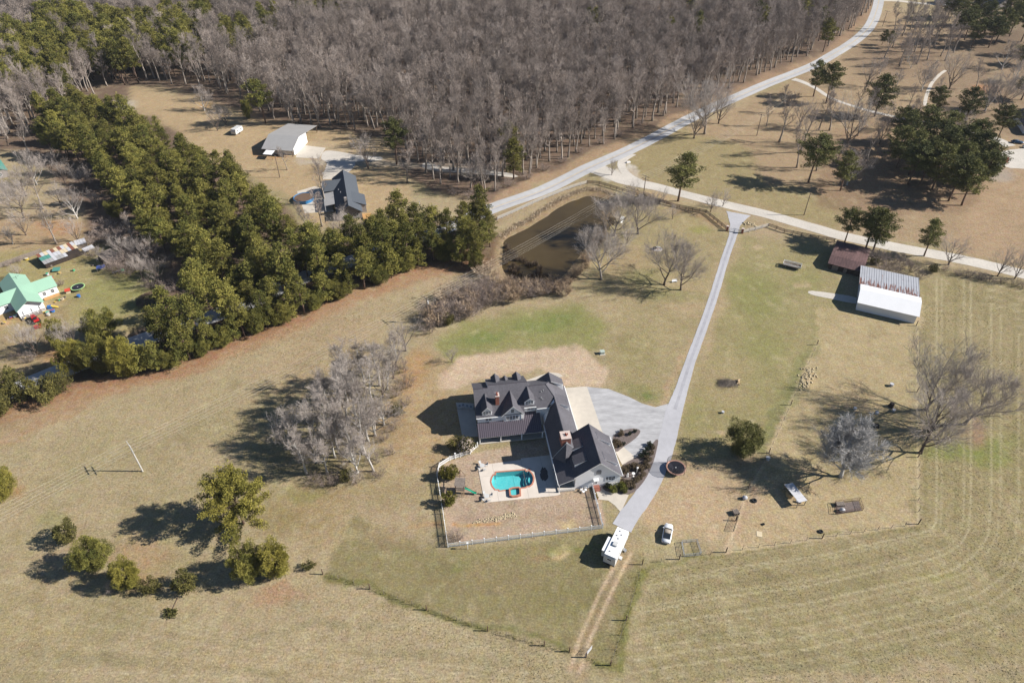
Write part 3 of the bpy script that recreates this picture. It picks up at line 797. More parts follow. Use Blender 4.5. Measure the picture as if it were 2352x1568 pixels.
def plant(proto, p, label, cat, group=None, s=1.0, rz=None, name=None, sz=None, whole=False):
    tm, cm = PROTO[proto]
    rz = RT.uniform(0, 6.28) if rz is None else rz
    t = thing(name or 'bare_tree', label, cat, (p[0], p[1], p[2] if len(p) > 2 else 0), rz, group)
    t.scale = (s, s, sz or s)
    inst('trunk', tm, t); inst('crown', cm, t)
    return t
def in_poly(p, poly):
    c = False; k = len(poly)
    for i in range(k):
        x0, y0 = poly[i][:2]; x1, y1 = poly[(i+1) % k][:2]
        if (y0 > p[1]) != (y1 > p[1]) and p[0] < x0+(p[1]-y0)*(x1-x0)/(y1-y0): c = not c
    return c
def scatter(px_poly, step, seed, jit=.45):
    poly = [v2(at(*p)) for p in px_poly]; rnd = random.Random(seed)
    x0, x1 = min(p[0] for p in poly), max(p[0] for p in poly); y0, y1 = min(p[1] for p in poly), max(p[1] for p in poly)
    out = []; y = y0; k = 0
    while y < y1:
        x = x0+(step*.5 if k % 2 else 0)
        while x < x1:
            q = (x+rnd.uniform(-jit,jit)*step, y+rnd.uniform(-jit,jit)*step)
            if in_poly(q, poly): out.append(q)
            x += step
        y += step*.87; k += 1
    return out

# ---- single trees, placed by the foot of the trunk
G_POND = 'bare spreading trees by the pond'
def bare(x, y, h, proto, label, group=None, base=None, s2=None, rz=None):
    hb = {'f':20,'g':13,'o':15,'v':15,'r':11,'t':3.2,'p':3.0}[proto[0]]
    return plant(proto, at(x, y), label, 'tree' if proto[0] not in 'tp' else 'shrub', group, (s2 or h/hb), rz, 'bare_tree' if proto[0] not in 'tp' else 'bare_shrub', h/hb)
bare(1381,642,17,'open0','bare grey oak with wide limbs on the lawn at the south end of the pond', G_POND, rz=.4)
bare(1525,654,15,'open1','bare dark-limbed tree just left of the white bench on the lawn', G_POND, rz=2.2)
bare(1563,666,13.5,'open2','bare tree leaning right beside the white bench, nearest the drive', G_POND, rz=5.2)
bare(1465,537,15,'open1','bare forked tree by the pond in the shade of the tall pine', G_POND, s2=1.1)
bare(1410,542,15,'open2','bare tree on the pond bank next to the white garden swing', G_POND, s2=1.05)
bare(1440,560,6,'vase0','small bare sapling between two big trees by the white garden swing', G_POND)
bare(1544,503,5,'vase1','small bare sapling on the lawn right of the shaded pond trees', G_POND)
bare(1618,308,24,'open0','tall bare tree on the verge whose shadow crosses the main road', 'bare trees on the road verge')
bare(1594,318,15,'vase1','bare tree with a low leaning trunk on the road verge left of the tallest one', 'bare trees on the road verge')
bare(1650,284,14,'vase0','slim bare tree on the verge to the right of the tallest roadside tree', 'bare trees on the road verge')
G_R = 'bare trees on the brown lawn across the road'
for x, y, h, pr, lb in ((1789,327,20,'forest1','bare tree leftmost on the brown lawn across the gravel road'),(1838,350,19,'forest2','bare tree standing over a tangle of shadows beside the leftmost lawn tree'),(1880,300,16,'forest0','bare tree below the short white driveway off the main road'),(1946,338,20,'vase0','bare dark vase-shaped tree alone in the middle of the brown lawn'),(1985,280,15,'forest3','bare tree beside the gravel lane right of the two tall pines'),(1875,392,14,'forest1','thin bare tree behind the pine with a tall bare trunk'),(1945,425,14,'round1','bare round-crowned tree against the left side of the lawn pine'),(2070,330,16,'forest4','bare grey tree at the top left of the big pine clump'),(2035,300,10,'vase1','low bare tree by the gravel lane under the big pine clump'),(2195,330,14,'round1','bare round tree between two pines near the neighbour drive'),
    (2115,210,15,'round1','hazy bare tree in the lawn where the curved footpath starts'),(2180,205,17,'vase0','broad hazy purplish bare tree beside the curved footpath'),(2262,256,15,'round1','bare tree with pale trunk in front of the far right pines'),(2295,255,15,'open1','bare leaning tree second from the right edge near the dark roof'),(2300,160,15,'round1','round bare tree at the right edge below the far pines'),(2330,190,12,'round1','low round bare tree at the far right edge by red earth'),
    (2030,135,16,'forest2','bare tree beside the upper road bend'),(2065,150,17,'forest0','bare tree right of the upper road bend'),(2100,120,17,'forest3','bare tree before the far grey-roofed house'),(2140,80,18,'forest1','bare tree beside the far white side road'),(2050,110,15,'forest4','bare tree near the dark pine at the road bend'),(2160,130,16,'forest2','bare tree at the edge of the shaded far lawn'),(1990,200,13,'vase1','bare low tree on the lawn under the road bend')):
    bare(x, y, h, pr, lb, G_R)
for x_, y_ in ((1760,290),(1800,262),(1836,290),(1905,300),(1970,312),(2020,330),(1990,365),(1920,380),(1830,385),(1965,258),(2040,262),(2085,250),(2150,235),(2060,195),(2020,170),(2240,205),(2100,300)):
    s_ = RT.uniform(.55,.85)
    plant(RT.choice(['forest0','forest2','round1','vase0','forest4','round2']), at(x_, y_), 'smaller bare tree scattered over the brown lawn across the gravel road', 'tree', 'smaller bare trees of the brown lawn', s_, None, 'bare_tree')
for x_, y_ in ((130,560),(30,560),(100,480),(140,470),(205,440),(225,480),(150,420),(120,400),(240,600),(20,460),(60,450),(180,555),(350,610),(310,560)):
    s_ = RT.uniform(.45,.75)
    plant(RT.choice(['round1','vase0','vase1','round2','forest5']), at(x_, y_), 'small bare tree or sapling in the brown yards at the left edge', 'tree', 'small bare trees of the left yards', s_, None, 'bare_tree')
for p in scatter([(2046,66),(2110,30),(2185,30),(2205,150),(2120,165),(2052,150)], 12, 71):
    s_ = RT.uniform(.65,.9)
    plant(RT.choice(['forest0','forest1','forest3','round1','forest5']), p, 'bare tree in the shaded thicket right of the upper road bend', 'tree', 'bare trees of the thicket at the road bend', s_, None, 'bare_tree')
G_W = 'bare trees at the gravel road and barn'
bare(2178,608,9,'vase0','bare shrubby tree with fanned stems by the gravel road right of the barn', G_W, s2=.75)
bare(2291,634,9,'vase1','bare roadside tree near the right edge, left one of a pair', G_W); bare(2330,640,9,'vase0','bare roadside tree near the right edge, right one of a pair', G_W)
bare(1405,402,6,'vase0','thin bare sapling at the fork of the gravel road', G_W); bare(1660,474,6,'vase1','thin bare sapling on the verge right of the lone pine', G_W); bare(1632,486,7,'vase0','bare sapling at the dark bed between lone pine and gate', G_W)
G_F = 'large bare trees on the fence of the right pasture'
plant('open0', at(2214,974), 'large bare tree leaning right in the pasture, rightmost of its group', 'tree', G_F, 1.15, 3.6)
plant('open1', at(2124,941), 'bare tree rising on the wire fence, topmost of the pasture group', 'tree', G_F, 1.15, 1.0)
plant('open2', at(2114,1040), 'brown twiggy bare tree at the fence left of the leaning one', 'tree', G_F, 1.1, 4.4)
plant('vase1', at(2135,990), 'dense brown bare tree in the middle of the pasture group', 'tree', G_F, 1.0, 2.0)
plant('round0', at(1931,1094), 'white-barked bare tree with a dome of fine twigs in the paddock', 'tree', None, 1.62, .7, None, 1.4)
plant('vase0', at(1038,832), 'tiny bare sapling on the green lawn behind the house', 'tree', None, .3)
G_S = 'bare trees round the metal shop and gray house'
for x, y, h, pr, lb in ((660,390,10,'forest0','bare tree in front of the metal shop'),(846,388,13,'vase0','dense bare tree over the shop drive'),(470,255,12,'round1','pale bare tree alone behind the small white camper'),(520,288,9,'vase1','bare sapling just left of the small white camper'),(500,300,9,'vase0','bare leaning sapling further left of the white camper'),(735,292,14,'forest4','bare trunked tree at the wood edge above the metal shop'),(748,470,16,'forest5','pale bare tree rising in front of the gray house'),(740,520,15,'forest6','tall bare tree at the pine edge left of the gray house'),(785,545,10,'vase1','bare tree on the small lawn before the gray house'),(935,420,16,'forest0','bare white-limbed tree at the wood edge right of the gray house'),(1095,440,12,'vase0','twiggy bare tree at the wood edge by the road'),(725,560,14,'forest2','pale trunked bare tree among the pines below the gray house')):
    bare(x, y, h, pr, lb, G_S)
G_L = 'bare trees in the left neighbour yard'
for x, y, h, pr, lb in ((85,425,14,'round1','large round bare tree beside the teal roof at the left edge'),(178,502,12,'round1','round bare tree over the yard left of the pines'),(55,500,12,'open1','pale spreading bare tree at the left edge below the teal roof'),(60,540,9,'vase1','low bare tree casting twiggy shade left of the round bare tree'),(45,640,5,'vase0','small bare tree left of the rusty sheds'),(180,805,10,'vase1','pale slim bare tree between cedar and brown-green tree'),(85,815,10,'vase0','grey bare tree near the left yard edge'),(20,335,12,'vase0','brown bare tree in the corner wood at the left edge'),(65,350,13,'forest2','bare tree behind the large round bare tree'),(300,600,9,'vase1','bare tree in the deep shade behind the dark shed'),(330,640,8,'vase0','bare tree in deep shade at the foot of the pines'),(370,650,9,'vase1','grey bare tree under the pines near the yard')):
    bare(x, y, h, pr, lb, G_L)
# the grey grove left of the house
GROVE = [(786,1000,12,'grove0'),(812,1060,11,'grove1'),(770,1050,11,'grove2'),(840,960,12,'grove0'),(862,1000,11,'round2'),(836,880,11,'grove2'),(890,895,10,'grove0'),(663,1029,11,'round2'),(704,1086,11,'grove2'),(728,1062,10,'round2'),(752,1088,10,'grove0'),(732,1016,12,'grove0'),(758,1006,12,'grove1'),(776,1030,12,'grove2'),(778,962,13,'grove0'),(800,975,13,'grove1'),(818,958,13,'grove2'),(838,1042,13,'grove1'),(822,1086,10,'round1'),(858,1082,10,'grove0'),(846,1012,12,'grove2'),(882,975,10,'round1'),(856,925,12,'grove1'),(826,912,13,'grove0'),(872,886,12,'grove1'),(790,902,13,'grove2'),(756,940,12,'grove0'),(904,868,10,'vase0'),(932,806,9,'vase1'),(912,826,9,'grove0'),(742,980,11,'grove1'),(806,1020,12,'grove0'),(690,1050,9,'grove2'),(800,930,12,'grove1'),(880,912,9,'vase1')]
for i, (x, y, h, pr) in enumerate(GROVE):
    bare(x, y, h*1.12, pr, 'pale grey leafless tree standing apart at the left edge of the grove' if x == 663 else 'pale grey leafless tree in the grove left of the big white house', 'grey trees of the grove left of the house')

# ---- evergreens
PH = {'pine0':17,'pine1':18.5,'pine2':20,'pine3':17,'pine4':18.5,'pine5':20,'pine6':17,'darkpine0':19,'darkpine1':19,'darkpine2':19,'darkpine3':19,'lowpine0':13,'lowpine1':13,'bigpine':15,'greentree0':8,'greentree1':8,'greentree2':8,'cedar':8.5,'columncedar':9,'yardcedar0':3.4,'yardcedar1':3.4,'evergreen0':4.2,'evergreen1':4.2,'boxround':1.25,'boxgreen':1.5,'darkshrub':.95}
def green(x, y, h, proto, label, cat='tree', group=None, w=None, name='pine_tree'):
    return plant(proto, at(x, y), label, cat, group, w or h/PH[proto], None, name, h/PH[proto])
green(1557,462,20,'darkpine0','lone tall pine beside the gravel road', w=1.3)
G_P = 'pines on the brown lawn across the road'
for x, y, h, pr, lb in ((1897,238,19,'darkpine1','tall pine beside the short white driveway, left of the pair'),(1868,222,17,'darkpine0','shaded pine tucked behind the tall pine by the short white driveway'),(2008,268,19,'darkpine2','tall columnar pine standing right of the driveway pine'),(1856,420,19,'darkpine3','pine with a long bare trunk near the gravel road'),(1930,438,15,'darkpine0','dense pine above the sunny lawn at the gravel road'),(2140,275,15,'darkpine1','pine left of the dark bare tree near the neighbour drive'),(2215,285,16,'darkpine2','pine with a leaning top by the neighbour lawn'),(2290,322,15,'darkpine3','open pine beside the neighbour drive and blue car'),
    (1940,556,12,'darkpine3','left pine of the three behind the brown barn'),(1988,572,15,'darkpine1','middle pine of the three behind the brown barn'),(2005,576,15,'darkpine2','right pine of the three behind the brown barn'),(2122,588,13,'darkpine0','open-crowned pine behind the white barn'),
    (1180,412,17,'pine5','tall bright pine at the wood edge, lower one of two'),(1165,370,17,'pine2','tall bright pine in the wood edge, upper one of two'),(911,378,18,'darkpine1','round-topped pine with a bare trunk at the wood edge'),(985,275,9,'lowpine1','young pine half hidden in the bare wood'),(571,272,8,'greentree1','round dark evergreen on the shop yard behind the camper'),(611,284,21,'pine3','pine with a long bare trunk behind the metal shop')):
    green(x, y, h*1.06, pr, lb, 'tree', G_P if x > 1700 else 'single pines at the wood edge', h/19*1.25)
for x, y, h, i in ((2088,402,19,0),(2112,424,19,1),(2140,436,18,2),(2178,462,19,3),(2208,472,18,0),(2240,446,18,1),(2130,372,18,3),(2200,392,19,2),(2165,352,18,1),(2232,404,18,0),(2150,395,19,2),(2105,330,17,3),(2190,430,18,1),(2072,350,18,0),(2060,385,17,2),(2085,425,18,3),(2055,330,16,1),(2250,420,17,2),(2222,372,18,3)):
    green(x, y, h, 'darkpine%d' % i, 'dark pine in the big clump on the brown lawn at right', 'tree', 'pines of the big clump at right', 1.2)
for x, y, h, i in ((2196,100,20,3),(2215,92,20,1),(2258,84,20,0),(2285,100,20,2),(2318,84,20,1),(2345,96,20,3),(2330,60,20,0),(2240,60,20,2),(2190,62,19,1),(2360,128,19,0),(2342,150,12,2),(2345,230,12,3),(2175,45,18,2),(2300,60,20,1),(2270,110,18,3),(2230,110,17,0),(2350,30,20,1),(2210,40,19,0)):
    green(x, y, h, 'darkpine%d' % i, 'shaded tall pine in the far stand at the top right', 'tree', 'pines of the far stand at top right', 1.15)
green(2040,112,10,'darkpine0','dark pine casting shade on the road bend'); green(2025,104,9,'darkpine2','small dark pine at the edge of the road bend')
green(560,1202,15,'bigpine','largest golden-green pine in the left field, casting a broad shadow')
G_FG = 'trees of the curved row at bottom left'
for x, y, h, pr, w, lb in ((160,1240,5,'evergreen0',1.1,'small olive bush at the upper left end of the curved row'),(226,1302,7.8,'greentree1',.88,'round yellow-green tree second in the curved row'),(302,1342,6.6,'greentree0',.75,'medium green tree at the bottom of the curved row'),(350,1356,3,'evergreen1',.8,'low green bush between two trees of the curved row'),(428,1352,4.2,'evergreen0',1.1,'low wide green bush before the two tall trees of the row'),(576,1322,8,'greentree2',.84,'left tall tree of the touching pair at the right end of the row'),(640,1314,8.2,'greentree0',.86,'right tall tree of the touching pair at the row end'),(712,1304,1.6,'evergreen1',.5,'tiny dark bush past the right end of the row'),(10,1140,7,'greentree0',.9,'green tree cut by the left edge in the field'),(268,1352,2.2,'thicket0',.8,'bare brush under the trees of the row')):
    if pr.startswith('thicket'): bare(x, y, h, pr, lb, G_FG)
    else: green(x, y, h, pr, lb, 'tree' if h > 4.5 else 'shrub', G_FG, w, 'evergreen_tree' if h > 4.5 else 'evergreen_shrub')
green(1702,1040,8.4,'cedar','dark olive cedar alone right of the trampoline', w=1.05, name='cedar_tree')
green(1022,1096,3.3,'yardcedar0','upper left cedar bush in the fenced garden','shrub','cedar bushes in the fenced garden',name='cedar_bush')
green(1038,1098,3.5,'yardcedar1','cedar bush touching another above the playset','shrub','cedar bushes in the fenced garden',name='cedar_bush')
green(1032,1158,3.6,'yardcedar0','cedar bush alone below the playset by the fence','shrub','cedar bushes in the fenced garden',name='cedar_bush')
green(146,800,10,'columncedar','narrow dark cedar at the end of the left yard', name='cedar_tree')
for x, y, h, pr, w, lb in ((242,778,9,'greentree2',1.25,'broad brown-green tree in the left yard'),(186,852,10,'greentree0',1.0,'bright green tree at the bottom left corner of the left yard'),(238,850,10,'greentree1',1.0,'bright tree second from left below the broad brown-green one'),(296,858,10.5,'greentree0',1.1,'bright tree at the field edge, right of its neighbours'),(330,850,9,'lowpine0',.9,'bright pine at the field edge next to the road gap'),(60,910,6,'evergreen0',1.6,'grey-green bush at the far left field edge'),(22,905,7,'evergreen1',1.7,'dull green bush touching the left edge of the photo'),(110,920,6,'evergreen1',1.5,'olive bush at the lower left field edge'),(140,900,6,'evergreen0',1.3,'olive bush next to the bright trees'),(268,498,6,'greentree2',.7,'small yellow-green tree in the left neighbour shade'),(5,950,6,'evergreen0',1.6,'dark bush in the left edge of the strip field')):
    green(x, y, h, pr, lb, 'tree' if h > 6.5 else 'shrub', 'trees along the left yard', w, 'evergreen_tree' if h > 6.5 else 'evergreen_shrub')

BELT_A = [(90,290),(190,262),(330,305),(450,385),(570,455),(650,530),(735,600),(740,680),(640,735),(560,765),(480,800),(372,848),(376,790),(470,710),(430,650),(345,585),(285,490),(200,410),(110,350)]
BELT_B = [(728,600),(830,585),(900,545),(1000,548),(1010,585),(950,606),(880,638),(805,662),(735,700)]
BELT_C = [(985,545),(1040,520),(1130,512),(1142,560),(1125,595),(1085,612),(1020,585)]
belt = scatter(BELT_A, 6.7, 1)+scatter(BELT_B, 6.2, 2)+scatter(BELT_C, 6.4, 3)
EDGE = [(x, y) for x, y in ((372,850),(392,842),(414,836),(438,826),(462,816),(486,804),(512,794),(538,782),(562,772),(590,762),(618,750),(644,742),(672,730),(700,720),(726,708),(752,694),(782,684),(806,672),(838,664),(868,650),(900,638),(932,622),(962,610),(996,598),(1024,596),(1060,606),(1092,616))]
RB = random.Random(99)
for p in belt:
    pr = RB.choice(['pine0','pine1','pine2','pine4','pine5','pine6','pine5','lowpine0'])
    s = RB.uniform(.68,1.12)
    plant(pr, p, 'yellow-green pine in the dense belt between field and neighbours', 'tree', 'pines of the long belt', s, None, 'pine_tree', s*RB.uniform(.8,1.05))
for i, p in enumerate(EDGE):
    pr = ('lowpine0','greentree2','lowpine1','pine4','greentree1')[i % 5]
    s = {'l':RB.uniform(.7,.95),'g':RB.uniform(.75,1.0),'p':RB.uniform(.75,.9)}[pr[0]]
    plant(pr, at(*p), 'yellow-green pine with low branches on the field edge of the long belt', 'tree', 'low pines on the field edge of the belt', s, None, 'pine_tree', s*RB.uniform(.9,1.1))
NORTH = [([(0,110),(120,120),(200,220),(150,250),(0,250)],7,11),([(90,60),(260,80),(330,100),(340,200),(200,190),(110,150)],7,12),([(330,80),(480,110),(480,175),(360,190)],9,16),([(380,50),(490,40),(490,110),(400,110)],9,13),([(490,100),(650,70),(650,120),(520,170)],10,14),([(640,5),(830,5),(820,62),(700,78)],7.5,15)]
north = [p for poly, st, sd_ in NORTH for p in scatter(poly, st, sd_)]
north.sort(key=lambda p: p[1])
north_src = []
for p in north[:34]:
    s = RB.uniform(.95,1.2)
    north_src.append(plant(RB.choice(['pine0','pine1','pine3','pine4','pine6']), p, 'pine among the leafless trees in the wood at top left', 'tree', 'pines of the wood at top left', s, None, 'pine_tree', s*1.08))
for x, y in ((1222,30),(1352,85),(1368,92),(1438,55),(1530,120),(1592,112),(1580,60),(1740,100),(1735,70),(1840,70),(1890,120),(1880,95),(1905,60),(470,40),(360,30),(250,25)):
    s = RB.uniform(1.0,1.25)
    plant(RB.choice(['pine0','pine4','pine6']), at(x, y), 'single pine rising out of the leafless wood', 'tree', 'single pines in the leafless wood', s, None, 'pine_tree')

# ---- the leafless wood: nearest trees one by one, the rest as one mass
WOOD = [(-420,-110),(2000,-110),(2004,10),(1950,82),(1840,140),(1640,216),(1450,302),(1330,358),(1200,418),(1125,450),(1010,425),(945,385),(900,310),(740,292),(618,284),(565,238),(480,205),(300,180),(180,240),(120,300),(0,330),(-420,330)]
CLEAR = [at(*p) for p in ((1500,-6),(1630,-6),(1640,26),(1510,28))]
wood = [p for p in scatter(WOOD, 6.3, 7) if not in_poly(p, CLEAR)]
pines_xy = [(o.location.x, o.location.y) for o in COL.objects if o.name.startswith('pine_tree')]+north
wood = [p for p in wood if all((p[0]-q[0])**2+(p[1]-q[1])**2 > 20 for q in pines_xy)]
wood.sort(key=lambda p: p[0]**2+p[1]**2+CAM_H**2)
NEAR = 125
RW = random.Random(31)
FK = ['forest%d' % i for i in range(7)]
wood_src = {}
for i, p in enumerate(wood[:NEAR]):
    s = RW.uniform(.72,1.05)
    k = FK[i % 7]
    t = plant(k, p, 'leafless brown-grey tree at the near edge of the big wood', 'tree', 'leafless trees of the big wood', s, None, 'bare_tree', s*RW.uniform(.9,1.1))
    if k not in wood_src: wood_src[k] = t
def stuff_points(name, pts, src_pairs, smin, smax, seed, label=None):
    """one object: a point for each plant, instanced with geometry nodes from plants that stand in the scene"""
    rnd = random.Random(seed)
    me = bpy.data.meshes.new(name)
    me.from_pydata([(p[0],p[1],p[2] if len(p) > 2 else 0) for p in pts], [], [])
    def attr(n, t, v): a = me.attributes.new(n, t, 'POINT'); a.data.foreach_set('value' if t != 'FLOAT_VECTOR' else 'vector', v)
    attr('rz', 'FLOAT', [rnd.uniform(0,6.28) for _ in pts]); attr('sc', 'FLOAT', [rnd.uniform(smin,smax) for _ in pts]); attr('pick', 'INT', [rnd.randrange(len(src_pairs)) for _ in pts])
    o = bpy.data.objects.new(name, me); COL.objects.link(o)
    ng = bpy.data.node_groups.new(name+'_nodes', 'GeometryNodeTree')
    ng.interface.new_socket('Geometry', in_out='INPUT', socket_type='NodeSocketGeometry'); ng.interface.new_socket('Geometry', in_out='OUTPUT', socket_type='NodeSocketGeometry')
    N = ng.nodes; Lk = ng.links
    gi = N.new('NodeGroupInput'); go = N.new('NodeGroupOutput')
    iop = N.new('GeometryNodeInstanceOnPoints'); Lk.new(gi.outputs[0], iop.inputs['Points']); iop.inputs['Pick Instance'].default_value = True
    jn = N.new('GeometryNodeJoinGeometry')
    for pair in src_pairs[::-1]:
        j2 = N.new('GeometryNodeJoinGeometry')
        for ob in pair:
            oi = N.new('GeometryNodeObjectInfo'); oi.inputs[0].default_value = ob; oi.inputs['As Instance'].default_value = True
            Lk.new(oi.outputs['Geometry'], j2.inputs[0])
        gti = N.new('GeometryNodeGeometryToInstance'); Lk.new(j2.outputs[0], gti.inputs[0]); Lk.new(gti.outputs[0], jn.inputs[0])
    Lk.new(jn.outputs[0], iop.inputs['Instance'])
    def na(n, t):
        a = N.new('GeometryNodeInputNamedAttribute'); a.data_type = t; a.inputs[0].default_value = n; return a.outputs[0]
    Lk.new(na('pick','INT'), iop.inputs['Instance Index'])
    cx = N.new('ShaderNodeCombineXYZ'); Lk.new(na('rz','FLOAT'), cx.inputs[2]); Lk.new(cx.outputs[0], iop.inputs['Rotation'])
    Lk.new(na('sc','FLOAT'), iop.inputs['Scale'])
    Lk.new(iop.outputs[0], go.inputs[0])
    md = o.modifiers.new('instances', 'NODES'); md.node_group = ng
    o['kind'] = 'stuff'
    if label: o['label'] = label
    return o
src = [[c for c in t.children] for t in wood_src.values()]
tag(stuff_points('pine_wood', north[34:], [list(t.children) for t in north_src[:8]], .95, 1.25, 6), 'mass of pines mixed into the far wood at top left', 'wood', None, 'stuff')
tag(stuff_points('leafless_wood', wood[NEAR:], src, .7, 1.08, 5), 'hazy mass of leafless grey-brown trees filling the far wood', 'wood', None, 'stuff')

# ---- thickets
for i, (x, y, h, pr) in enumerate([(1108,628,3,'palethicket'),(1120,640,3.2,'palethicket'),(1130,655,2.6,'thicket0'),(1096,668,3,'thicket1'),(1075,690,3.2,'thicket2'),(1050,705,3.4,'thicket0'),(1085,712,3,'thicket1'),(1120,700,3.2,'thicket2'),(1150,690,3,'thicket1'),(1180,690,3.2,'palethicket'),(1210,682,2.8,'thicket0'),(1240,676,3,'thicket2'),(1270,668,2.4,'palethicket'),(1020,730,3,'thicket2'),(1000,748,2.8,'thicket1'),(985,762,2.4,'thicket0'),(1030,745,2.4,'evergreen0'),(1300,655,2.2,'palethicket'),(1322,632,2,'palethicket'),(1345,600,2,'palethicket'),(1375,555,3,'palethicket'),(1392,520,3.4,'palethicket'),(1160,668,3,'palethicket'),(1105,684,3.2,'thicket0'),(1135,680,3,'thicket1'),(1060,724,2.6,'thicket2')]+[(1100+38*math.sin(k*2.7)-k*3.2, 672+k*2.6+10*math.cos(k*1.9), 2.6+.5*(k%3), ('thicket0','thicket1','thicket2','palethicket')[k%4]) for k in range(26)]+[(1140+k*13, 668+6*math.sin(k*1.7)+(k*.2), 2.6, ('palethicket','thicket1')[k%2]) for k in range(13)]):
    (bare if not pr.startswith('ever') else lambda a,b,c,d,e,f: green(a,b,c,d,e,'shrub',f,.8,'evergreen_shrub'))(x, y, h*1.35, pr, 'leafless brown brush crowding the south bank of the pond', 'brush round the pond')
for i, (x, y, h, pr) in enumerate([(925,850,3.4,'thicket0'),(935,885,3.4,'thicket1'),(912,905,3.2,'thicket2'),(930,930,2.6,'thicket0'),(915,950,2.6,'evergreen0'),(905,985,2.6,'thicket1'),(880,1010,2.4,'thicket2'),(862,1060,2.6,'thicket0'),(870,1095,2.2,'thicket1'),(800,1100,2.6,'evergreen1'),(770,1108,2.4,'thicket2'),(745,1112,2.4,'thicket0'),(720,1108,2.2,'thicket1'),(820,1104,2.4,'thicket0'),(800,1045,2.4,'thicket2'),(768,985,2.6,'thicket1'),(700,1030,2,'thicket0'),(838,985,2.4,'thicket2'),(865,945,2.6,'thicket1'),(790,1075,2.2,'thicket2'),(900,1040,2,'thicket0')]):
    (bare if not pr.startswith('ever') else lambda a,b,c,d,e,f: green(a,b,c,d,e,'shrub',f,.7,'evergreen_shrub'))(x, y, h, pr, 'leafless undergrowth at the foot of the grey grove', 'undergrowth of the grove')
for i, (x, y, h, pr) in enumerate([(245,540,5,'thicket0'),(225,560,4,'thicket1'),(265,555,4.6,'thicket2'),(285,615,5.5,'thicket1'),(300,600,4.6,'thicket0'),(270,625,4,'thicket2'),(215,590,3.4,'thicket1'),(300,630,3.4,'thicket0'),(330,615,4,'thicket2'),(350,660,4,'thicket0'),(395,668,3.6,'thicket1'),(20,610,1.6,'thicket2'),(45,602,1.6,'thicket0'),(140,655,2,'thicket1'),(70,830,2.6,'thicket0'),(40,820,2.4,'thicket2'),(105,790,2.2,'thicket1'),(62,770,2,'thicket1'),(445,680,3,'thicket2'),(480,690,3,'thicket1')]):
    bare(x, y, h, pr, 'leafless grey brush in the shaded left neighbour yard', 'brush in the left yard')
for i, (x, y, h, pr) in enumerate([(2010,600,4,'thicket0'),(2040,610,4,'thicket1'),(2070,612,3.6,'thicket2'),(2095,622,3.4,'thicket0'),(2110,640,3,'thicket1'),(2140,625,2.6,'evergreen0'),(2010,606,2.2,'evergreen1'),(2200,632,2,'thicket2'),(2225,636,2.2,'thicket0'),(2250,642,2,'thicket1'),(2275,648,2,'thicket2'),(2300,650,2,'thicket0'),(2330,655,2.2,'thicket1'),(2350,660,2,'thicket2'),(2170,622,2,'thicket1'),(2030,625,3.4,'thicket2'),(2060,632,3,'thicket0')]):
    (bare if not pr.startswith('ever') else lambda a,b,c,d,e,f: green(a,b,c,d,e,'shrub',f,.7,'evergreen_shrub'))(x, y, h, pr, 'dark brush between the gravel road and the barns', 'brush along the gravel road')
for i, (x, y, h, pr) in enumerate([(1140,438,3,'thicket0'),(1170,428,3,'thicket1'),(1210,412,3,'thicket2'),(1250,392,3,'thicket0'),(1290,374,2.6,'thicket1'),(1330,352,2.6,'thicket2'),(1380,330,2.6,'thicket0'),(1420,312,2.6,'thicket1'),(1470,288,2.6,'thicket2'),(1520,266,2.4,'thicket0'),(1570,244,2.4,'thicket1'),(1620,222,2.4,'thicket2'),(1080,455,3,'thicket1'),(1045,448,3,'thicket0'),(805,528,2.4,'thicket1'),(830,525,3,'thicket2'),(850,520,3,'evergreen0'),(870,515,3.6,'evergreen1'),(900,500,5,'evergreen0'),(770,530,2.4,'thicket0')]):
    (bare if not pr.startswith('ever') else lambda a,b,c,d,e,f: green(a,b,c,d,e,'shrub',f,.9,'evergreen_shrub'))(x, y, h, pr, 'leafless brush on the verge between wood, house and road', 'brush on the road verge')

# ---- reeds and tall dead grass (nobody could count them)
def blades(name, mats, spots, n, hh, w, label, cat, seed, z=0.0):
    rnd = random.Random(seed); mb = MB()
    for (px, py, r) in spots:
        c = at(px, py)
        for _ in range(n):
            a = rnd.uniform(0,6.3); q = r*math.sqrt(rnd.random()); x, y = c.x+math.cos(a)*q, c.y+math.sin(a)*q
            L = hh*rnd.uniform(.6,1.2); d = Vector((rnd.uniform(-.5,.5), rnd.uniform(-.5,.5), 1)).normalized(); s = d.cross(rdir(rnd)).normalized()*w*rnd.uniform(.6,1.3)
            p = Vector((x,y,z)); e = p+d*L
            mb.add([p-s,p+s,e+s*.7,e-s*.7], [(0,1,2,3)], 0, rnd.random())
    return tag(mb.build(name, mats), label, cat, None, 'stuff')
def along_px(pts, step, jit, r, seed):
    rnd = random.Random(seed); c = catmull(pts, 8); out = []; acc = 0
    for i in range(len(c)-1):
        L = math.hypot(c[i+1][0]-c[i][0], c[i+1][1]-c[i][1])
        while acc < L:
            t = acc/L; out.append((c[i][0]+(c[i+1][0]-c[i][0])*t+rnd.uniform(-jit,jit), c[i][1]+(c[i+1][1]-c[i][1])*t+rnd.uniform(-jit,jit)*.6, r*rnd.uniform(.6,1.2))); acc += step
        acc -= L
    return out
